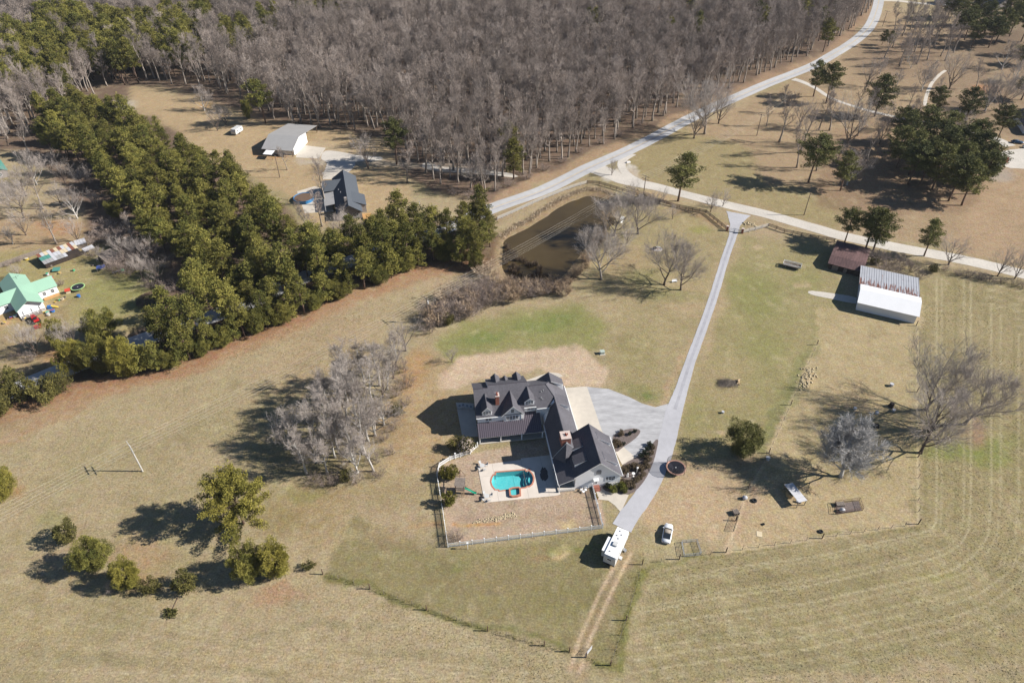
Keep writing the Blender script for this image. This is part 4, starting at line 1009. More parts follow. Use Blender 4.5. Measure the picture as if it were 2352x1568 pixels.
def tufts(name, mats, px_poly, n, hh, seed, label, skip=()):
    poly = [v2(at(*p)) for p in px_poly]; rnd = random.Random(seed); mb = MB(); k = 0
    x0, x1 = min(p[0] for p in poly), max(p[0] for p in poly); y0, y1 = min(p[1] for p in poly), max(p[1] for p in poly)
    while k < n:
        x, y = rnd.uniform(x0,x1), rnd.uniform(y0,y1)
        if not in_poly((x,y), poly): continue
        if vnoise(np.array([x]), np.array([y]), 7.0, seed)[0] < rnd.uniform(.0,.8): continue
        k += 1; hue = rnd.random()
        for j in range(5):
            a = rnd.uniform(0,6.3); d = Vector((math.cos(a)*.55, math.sin(a)*.55, 1)).normalized(); s = Vector((-math.sin(a), math.cos(a), 0))*rnd.uniform(.03,.07)
            p = Vector((x+math.cos(a)*.06, y+math.sin(a)*.06, 0)); e = p+d*hh*rnd.uniform(.5,1.3)
            mb.add([p-s,p+s,e+s*.4,e-s*.4], [(0,1,2,3)], 0, min(1,max(0,hue+rnd.uniform(-.2,.2))))
    return tag(mb.build(name, mats), label, 'grass', None, 'stuff')
leafmat('field_grass', alb(162,152,106), alb(216,198,156), objvar=.02)
tufts('grass_tufts', 'field_grass', [(1480,1310),(1670,1272),(2110,1208),(2112,660),(2360,650),(2420,1580),(1500,1580)], 9000, .07, 51, 'straw and olive grass tufts over the big right field')
tufts('grass_tufts', 'field_grass', [(0,1020),(700,740),(900,700),(720,880),(640,1040),(480,1150),(720,1330),(1300,1500),(1300,1580),(-60,1580)], 15000, .085, 52, 'straw grass tufts over the left and bottom fields')
rr_ = random.Random(8)
reeds = [(x+rr_.uniform(-4,4), y+rr_.uniform(-3,3), .8) for x, y in [(1166,562),(1172,572),(1166,582),(1176,580),(1182,586),(1172,594),(1188,592),(1164,604),(1196,596),(1180,606),(1204,600),(1190,612),(1176,618),(1214,604),(1222,608),(1230,604),(1236,614),(1240,622),(1232,626),(1246,632),(1224,632),(1214,640),(1206,646),(1192,640),(1184,634),(1240,640),(1228,648),(1256,636),(1212,652),(1252,648),(1160,590),(1186,624),(1198,632)]]
blades('reeds', 'reed_dark', reeds, 90, 1.5, .04, 'dark clumps of cattail reeds standing in the pond shallows', 'reeds', 3, -.65)
blades('bank_grass', 'dead_grass', along_px([(1150,545),(1176,526),(1208,509),(1251,480),(1288,458),(1338,437),(1380,436),(1412,448)], 1.5, 5, 1.1, 4), 15, .7, .05, 'pale dead grass along the roadside bank of the pond', 'tall grass', 4)
blades('bank_grass', 'reed', along_px([(1392,520),(1362,580),(1338,618),(1300,650),(1260,668),(1200,672),(1150,668)], 1.8, 5, 1.0, 5), 16, .8, .05, 'tan dead grass on the lawn side bank of the pond', 'tall grass', 5)
blades('verge_grass', 'dead_grass', along_px([(1440,430),(1500,452),(1560,478),(1600,496)], 3, 3, .8, 6), 16, .6, .05, 'dry tall grass under the rail fence by the gravel road', 'tall grass', 6)
blades('fence_grass', 'leaf_boxwood', along_px([(1312,1496),(1250,1482),(1120,1448),(980,1400),(850,1352),(745,1318)], 5, 2.5, .5, 7)+along_px([(1352,1512),(1402,1526),(1438,1424),(1472,1305)], 5, 2.5, .5, 8), 9, .28, .025, 'green uncut grass under the wire fences at the bottom', 'grass', 7)
# ------------------------------------------------------------------ the main house (local frame: u right, v away, z up)
mat('siding_white', (.80,.80,.80), rough=.6, var=.03, scale=2)
mat('trim_white', (.84,.84,.83), rough=.5, var=.02)
mat('shingle_gray', alb(101,99,105), var=.2, scale=2.8, bump=.35, bscale=9, var2=.12, scale2=.3)
mat('metal_brown', alb(112,104,114), rough=.45, var=.05, scale=.6, spec=.5)
mat('metal_seam', alb(84,76,84), rough=.45, var=.05)
mat('glass_dark', (.02,.026,.034), rough=.08, var=.1, spec=.6)
mat('brick_red', alb(168,108,92), var=.3, scale=7, bump=.3, bscale=14)
mat('brick_cap', alb(226,206,196), var=.12, scale=4)
mat('clay_pot', alb(150,74,52), var=.15)
mat('vent_metal', alb(214,214,214), rough=.4, var=.05, spec=.6)
mat('dark_metal', (.02,.02,.022), rough=.5, var=.1)
mat('louver_gray', alb(150,150,152), var=.05)
mat('wood_brown', alb(120,98,82), var=.2, scale=3)
mat('wood_tan', alb(196,170,134), var=.2, scale=3)
mat('door_red', alb(136,70,62), var=.1)
mat('appliance_white', alb(226,226,224), rough=.5, var=.04)

HR = thing('house', 'large white house with gray shingle roofs, dormers and brick chimneys', 'house', (-7.34,106.95,0), math.radians(8), None, True)
def hp(*pts): return [tuple(p) for p in pts]
SLR = .6
def rear(u, v): return (u, v, 5.75+SLR*(v-2.55))
def wall_solid(mb, prof, u0, u1):       # profile in (v,z), swept along u
    mb.extr(prof, lambda p, q, t: (t, p, q), u0, u1)
def add_window(parent, cx, face, cz, w, h, axis='v-', rows=2, cols=2):
    """window with frame, muntins and a recessed pane; axis tells which way it looks"""
    fr = MB(); t = .07
    def bx(a0, a1, z0, z1, d0, d1, mb):
        if axis == 'v-': mb.box(a0, a1, face-d1, face-d0, z0, z1)
        elif axis == 'v+': mb.box(a0, a1, face+d0, face+d1, z0, z1)
        elif axis == 'u+': mb.box(face+d0, face+d1, a0, a1, z0, z1)
        else: mb.box(face-d1, face-d0, a0, a1, z0, z1)
    a0, a1, z0, z1 = cx-w/2, cx+w/2, cz-h/2, cz+h/2
    bx(a0-t, a0, z0-t, z1+t, 0, .07, fr); bx(a1, a1+t, z0-t, z1+t, 0, .07, fr)
    bx(a0, a1, z0-t, z0, 0, .07, fr); bx(a0, a1, z1, z1+t, 0, .07, fr)
    for i in range(1, cols): x = a0+w*i/cols; bx(x-.02, x+.02, z0, z1, .012, .05, fr)
    for i in range(1, rows): z = z0+h*i/rows; bx(a0, a1, z-.02, z+.02, .012, .045, fr)
    o = fr.build('window', 'trim_white', parent)
    pn = MB(); bx(a0, a1, z0, z1, .002, .012, pn); pn.build('pane', 'glass_dark', o)
    return o

W = MB()
wall_solid(W, [(3.0,0),(3.0,5.85),(8.5,9.1),(14.0,5.85),(14.0,0)][::-1], 0, 2.898)
wall_solid(W, [(3.0,0),(3.0,5.85),(9.03,9.42),(14.9,5.92),(14.9,0)][::-1], 2.9, 10.598)
wall_solid(W, [(4.4,0),(4.4,6.65),(9.03,9.42),(14.9,5.92),(14.9,0)][::-1], 10.6, 12.298)
wall_solid(W, [(4.4,0),(4.4,6.65),(8.1,8.88),(12.7,6.12),(12.7,0)][::-1], 12.3, 13.65)
wall_solid(W, [(3.9,0),(3.9,6.35),(8.1,8.88),(12.7,6.12),(12.7,0)][::-1], 13.652, 16.3)
W.build('wall', 'siding_white', HR)
G = MB()    # central rear gable
G.extr([(5.9,3.0),(5.9,5.6),(7.95,8.35),(10.0,5.6),(10.0,3.0)], lambda p, q, t: (p, t, q), 5.5, 2.72); G.build('gable_wall', 'siding_white', HR)
R = MB()
R.slab([rear(*p) for p in ((-.5,2.55),(10.8,2.55),(10.8,3.8),(13.65,3.8),(13.65,3.35),(16.55,3.35),(18.1,5.4),(16.53,8.1),(12.3,8.1),(12.3,9.03),(2.9,9.03),(2.9,8.5),(-.5,8.5))], .16, 0, 1)
def front(u, v, vr, zr): return (u, v, zr-SLR*(v-vr))
R.slab([front(-.5,8.5,8.5,9.32),front(2.898,8.5,8.5,9.32),front(2.898,14.5,8.5,9.32),front(-.5,14.5,8.5,9.32)], .16, 0, 1)
R.slab([front(2.9,9.03,9.03,9.638),front(12.3,9.03,9.03,9.638),front(12.3,15.4,9.03,9.638),front(2.9,15.4,9.03,9.638)], .16, 0, 1)
R.slab([front(12.302,8.1,8.1,9.08),front(16.53,8.1,8.1,9.08),front(19.3,12.95,8.1,9.08),front(12.302,12.95,8.1,9.08)], .16, 0, 1)
R.build('roof', ('shingle_gray','trim_white'), HR)
rc = MB(); rc.tube([(2.95,9.03,9.66),(12.25,9.03,9.66)], .07, 6); rc.tube([(-.45,8.5,9.34),(2.9,8.5,9.34)], .07, 6); rc.tube([(12.3,8.1,9.1),(16.5,8.1,9.1)], .07, 6); rc.build('ridge_cap', 'metal_seam', HR)
def dormer(uc, hw, vw, zb, ze, zr, vback_r, vback_e, out=-1, rows=2, cols=3, ov=.35):
    D = MB()
    D.extr([(uc-hw+.12,zb-.6),(uc-hw+.12,ze),(uc,zr-.22),(uc+hw-.12,ze),(uc+hw-.12,zb-.6)] if out < 0 else [(uc-hw+.12,zb-.6),(uc+hw-.12,zb-.6),(uc+hw-.12,ze),(uc,zr-.22),(uc-hw+.12,ze)], lambda p, q, t: (p, t, q), vback_e, vw)
    d = D.build('dormer', 'siding_white', HR)
    S = MB(); o = vw+out*ov
    L_ = [(uc,o,zr),(uc,vback_r,zr),(uc-hw,vback_e,ze),(uc-hw,o,ze)]; R_ = [(uc,vback_r,zr),(uc,o,zr),(uc+hw,o,ze),(uc+hw,vback_e,ze)]
    if out > 0: L_, R_ = L_[::-1], R_[::-1]
    S.slab(L_, .12, 0, 1); S.slab(R_, .12, 0, 1)
    S.build('dormer_roof', ('shingle_gray','trim_white'), d)
    return d
def on_rear(z): return 2.55+(z-5.75)/SLR
d1 = dormer(2.1, 1.25, 3.0, 6.0, 7.3, 8.7, on_rear(8.7)+.15, on_rear(7.3)+.2)
d2 = dormer(12.05, 1.25, 4.25, 6.8, 8.0, 9.1, on_rear(9.1)+.15, on_rear(8.0)+.2)
for d, uc, vw, z in ((d1,2.1,3.0,6.75),(d2,12.05,4.25,7.5)):
    for k in (-.62,0,.62): add_window(HR, uc+k, vw, z, .44, .95, 'v-', 3, 2)
m_ = MB(); hw = 2.75; uc = 7.95
m_.slab([(uc,2.2,8.78),(uc,on_rear(8.78)+.2,8.78),(uc-hw,on_rear(5.8)+.2,5.8),(uc-hw,2.2,5.8)], .14, 0, 1); m_.slab([(uc,on_rear(8.78)+.2,8.78),(uc,2.2,8.78),(uc+hw,2.2,5.8),(uc+hw,on_rear(5.8)+.2,5.8)], .14, 0, 1)
m_.build('gable_roof', ('shingle_gray','trim_white'), HR)
for u in (6.75,7.5,8.25,9.0): add_window(HR, u, 2.72, 4.75, .58, 1.15, 'v-', 3, 2)
add_window(HR, 7.9, 2.72, 6.85, .62, .95, 'v-', 2, 2)
for u in (2.0,2.75): add_window(HR, u, 3.0, 4.85, .55, 1.1, 'v-', 3, 2)
for u in (11.9,12.6): add_window(HR, u, 4.4, 5.55, .5, 1.05, 'v-', 3, 2)
# dormers and gable on the front
def on_front(z, vr, zr): return vr+(zr-z)/SLR
for uc in (5.15,10.35): dormer(uc, 1.05, 13.75, 6.6, 7.55, 8.55, on_front(8.55,9.03,9.638)-.15, on_front(7.55,9.03,9.638)-.2, 1)
dormer(7.5, 1.1, 13.6, 6.5, 6.95, 7.95, on_front(7.95,9.03,9.638)-.15, on_front(6.95,9.03,9.638)-.2, 1, ov=.15)
# east wing: ridge along v
WG = MB()
WG.extr([(15.3,0),(21.75,0),(21.75,3.45),(18.1,7.25),(15.3,3.25)], lambda p, q, t: (p, t, q), 3.88, -8.9)
WG.extr([(16.31,0),(21.7,0),(21.7,3.45),(18.1,7.25),(16.31,6.3)], lambda p, q, t: (p, t, q), 12.7, 3.9)
WG.build('wing_wall', 'siding_white', HR)
def east(u, v): return (u, v, 7.46-1.04*(u-18.1))
def west(u, v): return (u, v, 7.46-1.45*(18.1-u))
WR = MB()
WR.slab([east(18.1,-9.1),east(22.1,-9.1),east(22.1,12.95),east(19.3,12.95),east(16.53,8.1),east(18.1,5.4)], .16, 0, 1)
WR.slab([west(18.1,5.4),west(16.55,3.35),west(15.05,1.1),west(15.05,-9.1),west(18.1,-9.1)], .16, 0, 1)
WR.build('wing_roof', ('shingle_gray','trim_white'), HR)
# cross gable at the front end of the wing
CG = MB()
CG.slab([(18.1,13.1,8.3),(18.1,9.6,8.3),(15.2,12.9,6.15),(15.2,13.1,6.15)][::-1], .14, 0, 1)
CG.slab([(18.1,9.6,8.3),(18.1,13.1,8.3),(21.5,13.1,5.7),(21.5,11.0,5.7)][::-1], .14, 0, 1)
CG.build('gable_roof', ('shingle_gray','trim_white'), HR)
cw = MB(); cw.slab([(18.3,11.0,7.6),(21.3,11.0,5.6),(21.3,11.0,4.0),(18.3,11.0,7.0)], .12); cw.slab([(21.3,11.0,5.6),(21.3,13.0,5.6),(21.3,13.0,4.0),(21.3,11.0,4.0)], .12); cw.build('cheek_wall', 'siding_white', HR)
def shed_dormer(u0, u1, v0, v1, z0, z1, roofz, name='dormer'):
    """shed dormer: u0 inner edge on the slope, u1 face; roofz(u) gives the slope's height"""
    D = MB()
    P = lambda u, z, v: (u, v, z)
    uf = u1-.15 if u1 > u0 else u1+.15
    prof = [(u0, roofz(u0)-.3), (uf, roofz(uf)-.5), (uf, z1-.1), (u0, z0-.12)]
    if u1 > u0: prof = prof
    else: prof = prof[::-1]
    D.extr(prof, lambda p, q, t: (p, t, q), v1-.12, v0+.12)
    d = D.build(name, 'siding_white', HR)
    S = MB(); q = [(u0,v0,z0),(u1,v0,z1),(u1,v1,z1),(u0,v1,z0)]
    S.slab(q if u1 > u0 else q[::-1], .1, 0, 1)
    S.build('dormer_roof', ('shingle_gray','trim_white'), d)
    return d
ez = lambda u: 7.46-1.04*(u-18.1)
shed_dormer(18.7, 21.6, 3.6, 6.9, 6.9, 5.5, ez)
# garage block
GW = MB()
GW.extr([(18.85,0),(28.8,0),(28.8,3.1),(23.9,7.8),(18.85,4.2)], lambda p, q, t: (p, t, q), -5.0, -15.8)
GW.build('garage_wall', 'siding_white', HR)
def ge(u): return 8.05-.97*(u-23.9)
def gw(u): return 8.05-.72*(23.9-u)
GR = MB()
GR.slab([(23.9,-16.2,8.05),(29.1,-16.2,ge(29.1)),(29.1,-4.7,ge(29.1)),(23.9,-4.7,8.05)], .16, 0, 1)
GR.slab([(23.9,-16.2,8.05),(23.9,-4.7,8.05),(18.5,-4.7,gw(18.5)),(18.5,-16.2,gw(18.5))], .16, 0, 1)
GR.slab([(18.498,-16.5,gw(18.5)),(18.498,-9.15,gw(18.5)),(15.1,-9.15,2.75),(15.1,-16.5,2.75)], .16, 0, 1)
GR.build('garage_roof', ('shingle_gray','trim_white'), HR)
for v0, v1 in ((-8.3,-5.9),(-14.2,-11.8)): shed_dormer(25.3, 28.5, v0, v1, ge(25.3)+.1, 4.75, ge)
for v0, v1 in ((-9.7,-7.0),(-13.8,-11.1)): shed_dormer(21.6, 18.9, v0, v1, gw(21.6)+.15, 5.35, gw)
# front door, arched louver and window of the garage gable
lv = MB(); lv.box(23.3,24.35,-15.88,-15.802,4.1,5.1)
lv.extr([(23.3+.525+.525*math.cos(a),5.1+.35*math.sin(a)) for a in [PI*i/8 for i in range(9)]], lambda p, q, t: (p, t, q), -15.802, -15.88); lv.build('louver', 'louver_gray', HR)
for u in (25.8,26.5,27.2): add_window(HR, u, -15.8, 2.3, .58, 1.1, 'v-', 2, 2)
add_window(HR, 23.4, -15.8, 1.55, .6, .9, 'v-', 2, 2)
dr = MB(); dr.box(22.75,23.9,-16.5,-15.8,2.55,2.75); dr.build('door_hood', 'trim_white', HR)
st = MB()
for i in range(3): st.box(22.8,24.2,-17.2+.3*i,-15.8,0,.18*(i+1))
st.build('step', 'brick_red', HR)
# corner porch under the lower west roof
pp = MB()
for v in (-16.3,-13.0,-9.7): pp.box(15.2,15.38,v-.09,v+.09,0,2.7)
pp.build('porch_post', 'trim_white', HR)
pf = MB(); pf.box(15.15,18.85,-16.3,-9.0,0,.35); pf.build('porch_floor', 'concrete', HR)
rl = MB(); rl.box(15.3,18.8,-16.32,-16.26,1.1,1.17); rl.box(15.3,18.8,-16.32,-16.26,.5,.56)
for i in range(26): rl.box(15.42+i*.13,15.46+i*.13,-16.31,-16.27,.5,1.1)
rl.build('porch_railing', 'trim_white', HR)
# back porch
bp = MB(); bp.box(-.2,15.25,-.25,4.4,-.02,.16); bp.build('porch_floor', 'concrete', HR)
def pz(v): return 2.3+.44*(v+.45)
pr_ = MB(); pr_.slab([(-.35,-.45,pz(-.45)),(14.45,-.45,pz(-.45)),(14.45,4.38,pz(4.38)),(10.62,4.38,pz(4.38)),(10.62,2.98,pz(2.98)),(-.35,2.98,pz(2.98))], .12, 0, 1)
pr = pr_.build('porch_roof', ('metal_brown','trim_white'), HR)
sm = MB()
sm.slab([(0,0,.0),(.12,0,0),(.12,3.43,3.43*.44),(0,3.43,3.43*.44)], -.06)
seam_me = sm.mesh('roof_seam', 'metal_seam')
sm2 = MB(); sm2.slab([(0,0,.0),(.12,0,0),(.12,4.8,4.8*.44),(0,4.8,4.8*.44)], -.06); seam_me2 = sm2.mesh('roof_seam', 'metal_seam')
for i in range(33):
    u = -.3+i*.456
    if u < 14.4: inst('roof_seam', seam_me if u < 10.6 else seam_me2, pr, (u,-.45,pz(-.45)+.002))
bm = MB(); bm.box(-.15,15.2,-.3,-.12,2.02,2.2); bm.build('porch_beam', 'trim_white', HR)
for u in (0,4.8,9.66,14.5):
    q = MB(); q.box(u-.14,u+.14,-.22,-.02,.16,2.02); q.build('porch_post', 'trim_white', HR)
# chimneys
c1 = MB(); c1.box(4.3,5.15,4.8,6.05,6.6,9.75); ch = c1.build('chimney', 'brick_red', HR)
q = MB(); q.box(4.22,5.23,4.72,6.13,9.75,9.9); q.build('chimney_cap', 'brick_cap', ch)
for v in (5.1,5.45,5.8):
    q = MB(); q.cyl(4.72,v,9.9,10.2,.16,10); q.build('chimney_pot', 'clay_pot', ch)
c2 = MB(); c2.box(17.05,19.1,-8.75,-6.6,3.2,8.3); ch = c2.build('chimney', 'brick_red', HR)
q = MB(); q.box(16.95,19.2,-8.85,-6.5,8.3,8.45); q.build('chimney_cap', 'brick_cap', ch)
for u, v in ((18.1,-7.5),(18.45,-7.65),(18.2,-7.9)):
    q = MB(); q.cyl(u,v,8.45,8.8,.15,10); q.build('chimney_pot', 'clay_pot', ch)
for u, v in ((15.2,6.6),(15.7,6.8),(15.0,5.3),(15.3,5.0)):
    q = MB(); z = rear(u,v)[2]; q.cyl(u,v,z-.1,z+.4,.07,8); q.build('roof_vent', 'vent_metal', HR)
hp_ = MB()
hp_.slab([(18.1,-8.95,7.42),(15.1,-9.05,3.07),(17.5,-11.6,3.75)], .1); hp_.slab([(18.1,-8.95,7.42),(17.5,-11.6,3.75),(20.0,-9.2,5.25)], .1); hp_.build('hip_roof', 'shingle_gray', HR)
rd = MB()
for a, b in (((18.1,5.4,7.44),(18.1,-9.0,7.44)),((16.53,8.1,9.06),(18.1,5.4,7.44)),((18.1,5.4,7.42),(16.6,3.4,6.22)),((23.9,-4.75,8.03),(23.9,-16.15,8.03)),((2.1,2.7,8.68),(2.1,7.4,8.68)),((12.05,3.95,9.08),(12.05,8.0,9.08)),((7.95,2.25,8.76),(7.95,7.5,8.76)),((5.15,14.05,8.53),(5.15,10.9,8.53)),((10.35,14.05,8.53),(10.35,10.9,8.53)),((7.5,13.7,7.93),(7.5,12,7.93)),((18.1,13.05,8.28),(18.1,9.65,8.28)),((16.53,8.1,9.06),(19.25,12.9,6.2))): rd.tube([a,b], .12, 6)
rd.build('ridge_cap', 'shingle_gray', HR)
gt = MB()
for a, b in (((-.45,2.48,5.62),(5.2,2.48,5.62)),((10.8,3.72,6.36),(13.65,3.72,6.36)),((13.7,3.28,6.1),(16.5,3.28,6.1)),((15.0,1.0,2.98),(15.0,-9.1,2.98)),((15.02,-9.1,2.68),(15.02,-16.5,2.68)),((29.18,-16.1,2.98),(29.18,-4.8,2.98)),((22.2,-4.6,3.3),(22.2,12.9,3.3))): gt.tube([a,b], .09, 6)
gt.build('gutter', 'trim_white', HR)
ds = MB(); ds.tube([(.02,2.9,0),(.02,2.9,5.6)], .06, 5); ds.tube([(10.35,2.64,3.6),(10.35,2.64,5.6)], .06, 5); ds.tube([(16.35,3.8,3),(16.35,3.8,6.1)], .06, 5); ds.build('downspout', 'trim_white', HR)
HA = math.radians(8)
def hw_(u, v, z=0.0): return Vector((-7.34+u*math.cos(HA)-v*math.sin(HA), 106.95+u*math.sin(HA)+v*math.cos(HA), z))

# ---- air conditioners
def ac_unit():
    t = thing('air_conditioner', '', 'air conditioner', (0,0,0), HA, 'air conditioners by the house walls', True)
    b = MB(); b.box(-.42,.42,-.42,.42,.06,.82); b.build('housing', 'appliance_white', t)
    r = MB(); r.ring((0,0,.83), .3, .035, 16, 5); r.cyl(0,0,.82,.85,.1,8)
    for k in range(8): a = k*PI/4; r.tube([(.08*math.cos(a),.08*math.sin(a),.84),(.3*math.cos(a),.3*math.sin(a),.84)], .012, 3)
    r.build('fan_grille', 'dark_metal', t)
    return t
ac = ac_unit(); first = True
for (x, y), lb in (((1056,937),'air conditioner furthest from the wall in the shaded row'),((1064,935),'air conditioner second from the left on the shaded patio'),((1073,937),'air conditioner third from the left on the shaded patio'),((1082,939),'air conditioner next to the west wall on the shaded patio'),((1403,1117),'air conditioner by the steps at the garage gable'),((1413,1115),'air conditioner behind the boxwood at the garage gable')):
    p = at(x, y)
    if first: ac.location = p; ac['label'] = lb; first = False
    else: copy_tree(ac, p, HA, lb)

# ------------------------------------------------------------------ pool terrace
mat('pool_plaster', alb(168,232,230), var=.05, scale=1)
mat('pool_brick', alb(206,140,116), var=.18, scale=4)
def pool_water_mat():
    m = bpy.data.materials.new('pool_water'); m.use_nodes = True
    nt = m.node_tree; N = nt.nodes; Lk = nt.links
    for n in list(N):
        if n.type != 'OUTPUT_MATERIAL': N.remove(n)
    out = [n for n in N if n.type == 'OUTPUT_MATERIAL'][0]
    tr = N.new('ShaderNodeBsdfTransparent'); gl = N.new('ShaderNodeBsdfGlossy'); gl.inputs['Roughness'].default_value = .08
    g = N.new('ShaderNodeNewGeometry')
    n1 = N.new('ShaderNodeTexVoronoi'); n1.inputs['Scale'].default_value = 2.6; n1.feature = 'SMOOTH_F1'
    Lk.new(g.outputs['Position'], n1.inputs['Vector'])
    cr = N.new('ShaderNodeValToRGB'); cr.color_ramp.elements[0].position = .15; cr.color_ramp.elements[0].color = (.66,.96,.98,1); cr.color_ramp.elements[1].position = .75; cr.color_ramp.elements[1].color = (.48,.89,.93,1)
    Lk.new(n1.outputs['Distance'], cr.inputs[0]); Lk.new(cr.outputs[0], tr.inputs[0])
    nz = N.new('ShaderNodeTexNoise'); nz.inputs['Scale'].default_value = 3.5; Lk.new(g.outputs['Position'], nz.inputs['Vector'])
    bp_ = N.new('ShaderNodeBump'); bp_.inputs['Strength'].default_value = .2; bp_.inputs['Distance'].default_value = .05; Lk.new(nz.outputs[0], bp_.inputs['Height']); Lk.new(bp_.outputs[0], gl.inputs['Normal'])
    mx = N.new('ShaderNodeMixShader'); mx.inputs[0].default_value = .06
    Lk.new(tr.outputs[0], mx.inputs[1]); Lk.new(gl.outputs[0], mx.inputs[2]); Lk.new(mx.outputs[0], out.inputs[0])
    MATS['pool_water'] = m
pool_water_mat()
zp = zpt(1300, 1360, 1882/360)
POOLZ = [(985,300),(1435,262),(1445,285),(1475,288),(1500,268),(1510,288),(1545,330),(1565,380),(1560,430),(1540,480),(1500,510),(1480,505),(1440,528),(1040,578),(1030,560),(975,560),(930,505),(912,440),(925,385),(950,340),(985,335)]
pool_pts = [v2(zp(*p)) for p in POOLZ]
if sum(pool_pts[i][0]*pool_pts[(i+1)%len(pool_pts)][1]-pool_pts[(i+1)%len(pool_pts)][0]*pool_pts[i][1] for i in range(len(pool_pts))) < 0: pool_pts = pool_pts[::-1]
pcx = sum(p[0] for p in pool_pts)/len(pool_pts); pcy = sum(p[1] for p in pool_pts)/len(pool_pts)
def grow(pts, d):
    out = []; k = len(pts)
    for i in range(k):
        a = Vector(pts[i-1]); b = Vector(pts[i]); c = Vector(pts[(i+1) % k])
        n1 = Vector(((b-a).y, -(b-a).x)).normalized(); n2 = Vector(((c-b).y, -(c-b).x)).normalized()
        n = (n1+n2); n = n.normalized() if n.length > 1e-6 else n1
        q = b+n*d/max(.5, n.dot(n1)); out.append((q.x,q.y))
    return out
from mathutils.geometry import tessellate_polygon
def ring_sheet(name, outer, inner, z, m, th=0.0):
    mb = MB(); tri = tessellate_polygon([[Vector((p[0],p[1],0)) for p in outer], [Vector((p[0],p[1],0)) for p in inner]])
    allp = outer+inner
    mb.add([(p[0],p[1],z) for p in allp], [t for t in tri])
    k = len(outer)
    for L in ((outer,1),(inner,-1)):
        P = L[0]
        for i in range(len(P)):
            a, b = P[i], P[(i+1) % len(P)]
            f = [(*a,z-th),(*b,z-th),(*b,z),(*a,z)]
            mb.face(f if L[1] > 0 else f[::-1])
    me_ = mb.mesh(name, m)
    import bmesh
    b_ = bmesh.new(); b_.from_mesh(me_); bmesh.ops.recalc_face_normals(b_, faces=b_.faces); b_.to_mesh(me_); b_.free()
    o = bpy.data.objects.new(name, me_); COL.objects.link(o); return o
coping_out = grow(pool_pts, .32)
deck_poly = [v2(at(*p)) for p in ((1097,1068.5),(1196,1056),(1197,1052.5),(1263,1045),(1287,1135),(1276,1138),(1113,1154))][::-1]
if sum(deck_poly[i][0]*deck_poly[(i+1)%len(deck_poly)][1]-deck_poly[(i+1)%len(deck_poly)][0]*deck_poly[i][1] for i in range(len(deck_poly))) < 0: deck_poly = deck_poly[::-1]
dk_o = ring_sheet('pool_deck', deck_poly, grow(pool_pts, .30), .06, 'deck_concrete', .3); setting(dk_o)
jt = MB()
for a, b in (((1130,1064),(1146,1151)),((1196,1056),(1215,1143)),((1240,1049),(1262,1138)),((1102,1095),(1150,1090)),((1230,1120),(1284,1114))):
    p, q_ = at(*a), at(*b); d = (q_-p).normalized(); n = Vector((-d.y,d.x,0))*.02
    jt.face([(p.x-n.x,p.y-n.y,.064),(q_.x-n.x,q_.y-n.y,.064),(q_.x+n.x,q_.y+n.y,.064),(p.x+n.x,p.y+n.y,.064)])
setting(jt.build('deck_joint', 'concrete_joint'))
PT = thing('swimming_pool', 'turquoise swimming pool with rounded ends and brick coping in the fenced garden', 'swimming pool', (pcx,pcy,0))
bs = MB(); k = len(pool_pts)
bs.face([(*p,-1.5) for p in pool_pts])
for i in range(k):
    a, b = pool_pts[i], pool_pts[(i+1) % k]; bs.face([(*a,-1.5),(*a,.02),(*b,.02),(*b,-1.5)])
bs.build('basin', 'pool_plaster', PT)
cp = ring_sheet('coping', coping_out, pool_pts, .10, 'pool_brick', .12); cp.parent = PT; cp.matrix_parent_inverse = Matrix.Translation(-PT.location)
w_ = MB(); w_.face([(*p,-.06) for p in pool_pts]); w_.build('water', 'pool_water', PT)
for i, (R0, zz) in enumerate(((1.0,-.35),(1.5,-.7),(2.0,-1.05))):
    c = zp(1575, 400); s_ = MB(); n = 14
    pts = [(c.x+R0*1.1*math.cos(a)-.15, c.y+R0*1.25*math.sin(a)) for a in [PI*.6+PI*.85*j/n for j in range(n+1)]]
    s_.prism(pts+[(c.x,c.y)], -1.49, zz); s_.build('step', 'pool_plaster', PT)
zs = [zp(*p) for p in ((1182,570),(1240,548),(1340,540),(1372,560),(1378,668),(1320,690),(1240,698),(1195,680))]
SPT = thing('spa', 'small raised brick spa with pale turquoise water beside the pool', 'hot tub', (sum(p.x for p in zs)/8, sum(p.y for p in zs)/8, .06))
so = [v2(p) for p in zs]
if sum(so[i][0]*so[(i+1)%8][1]-so[(i+1)%8][0]*so[i][1] for i in range(8)) < 0: so = so[::-1]
si = grow(so, -.34)
so_ = ring_sheet('rim', so, si, .55, 'pool_brick', .49); so_.parent = SPT; so_.matrix_parent_inverse = Matrix.Translation(-SPT.location)
q = MB(); q.face([(*p,.08) for p in si]); q.build('floor', 'pool_plaster', SPT)
q = MB(); q.face([(*p,.42) for p in si]); q.build('water', 'pool_water', SPT)
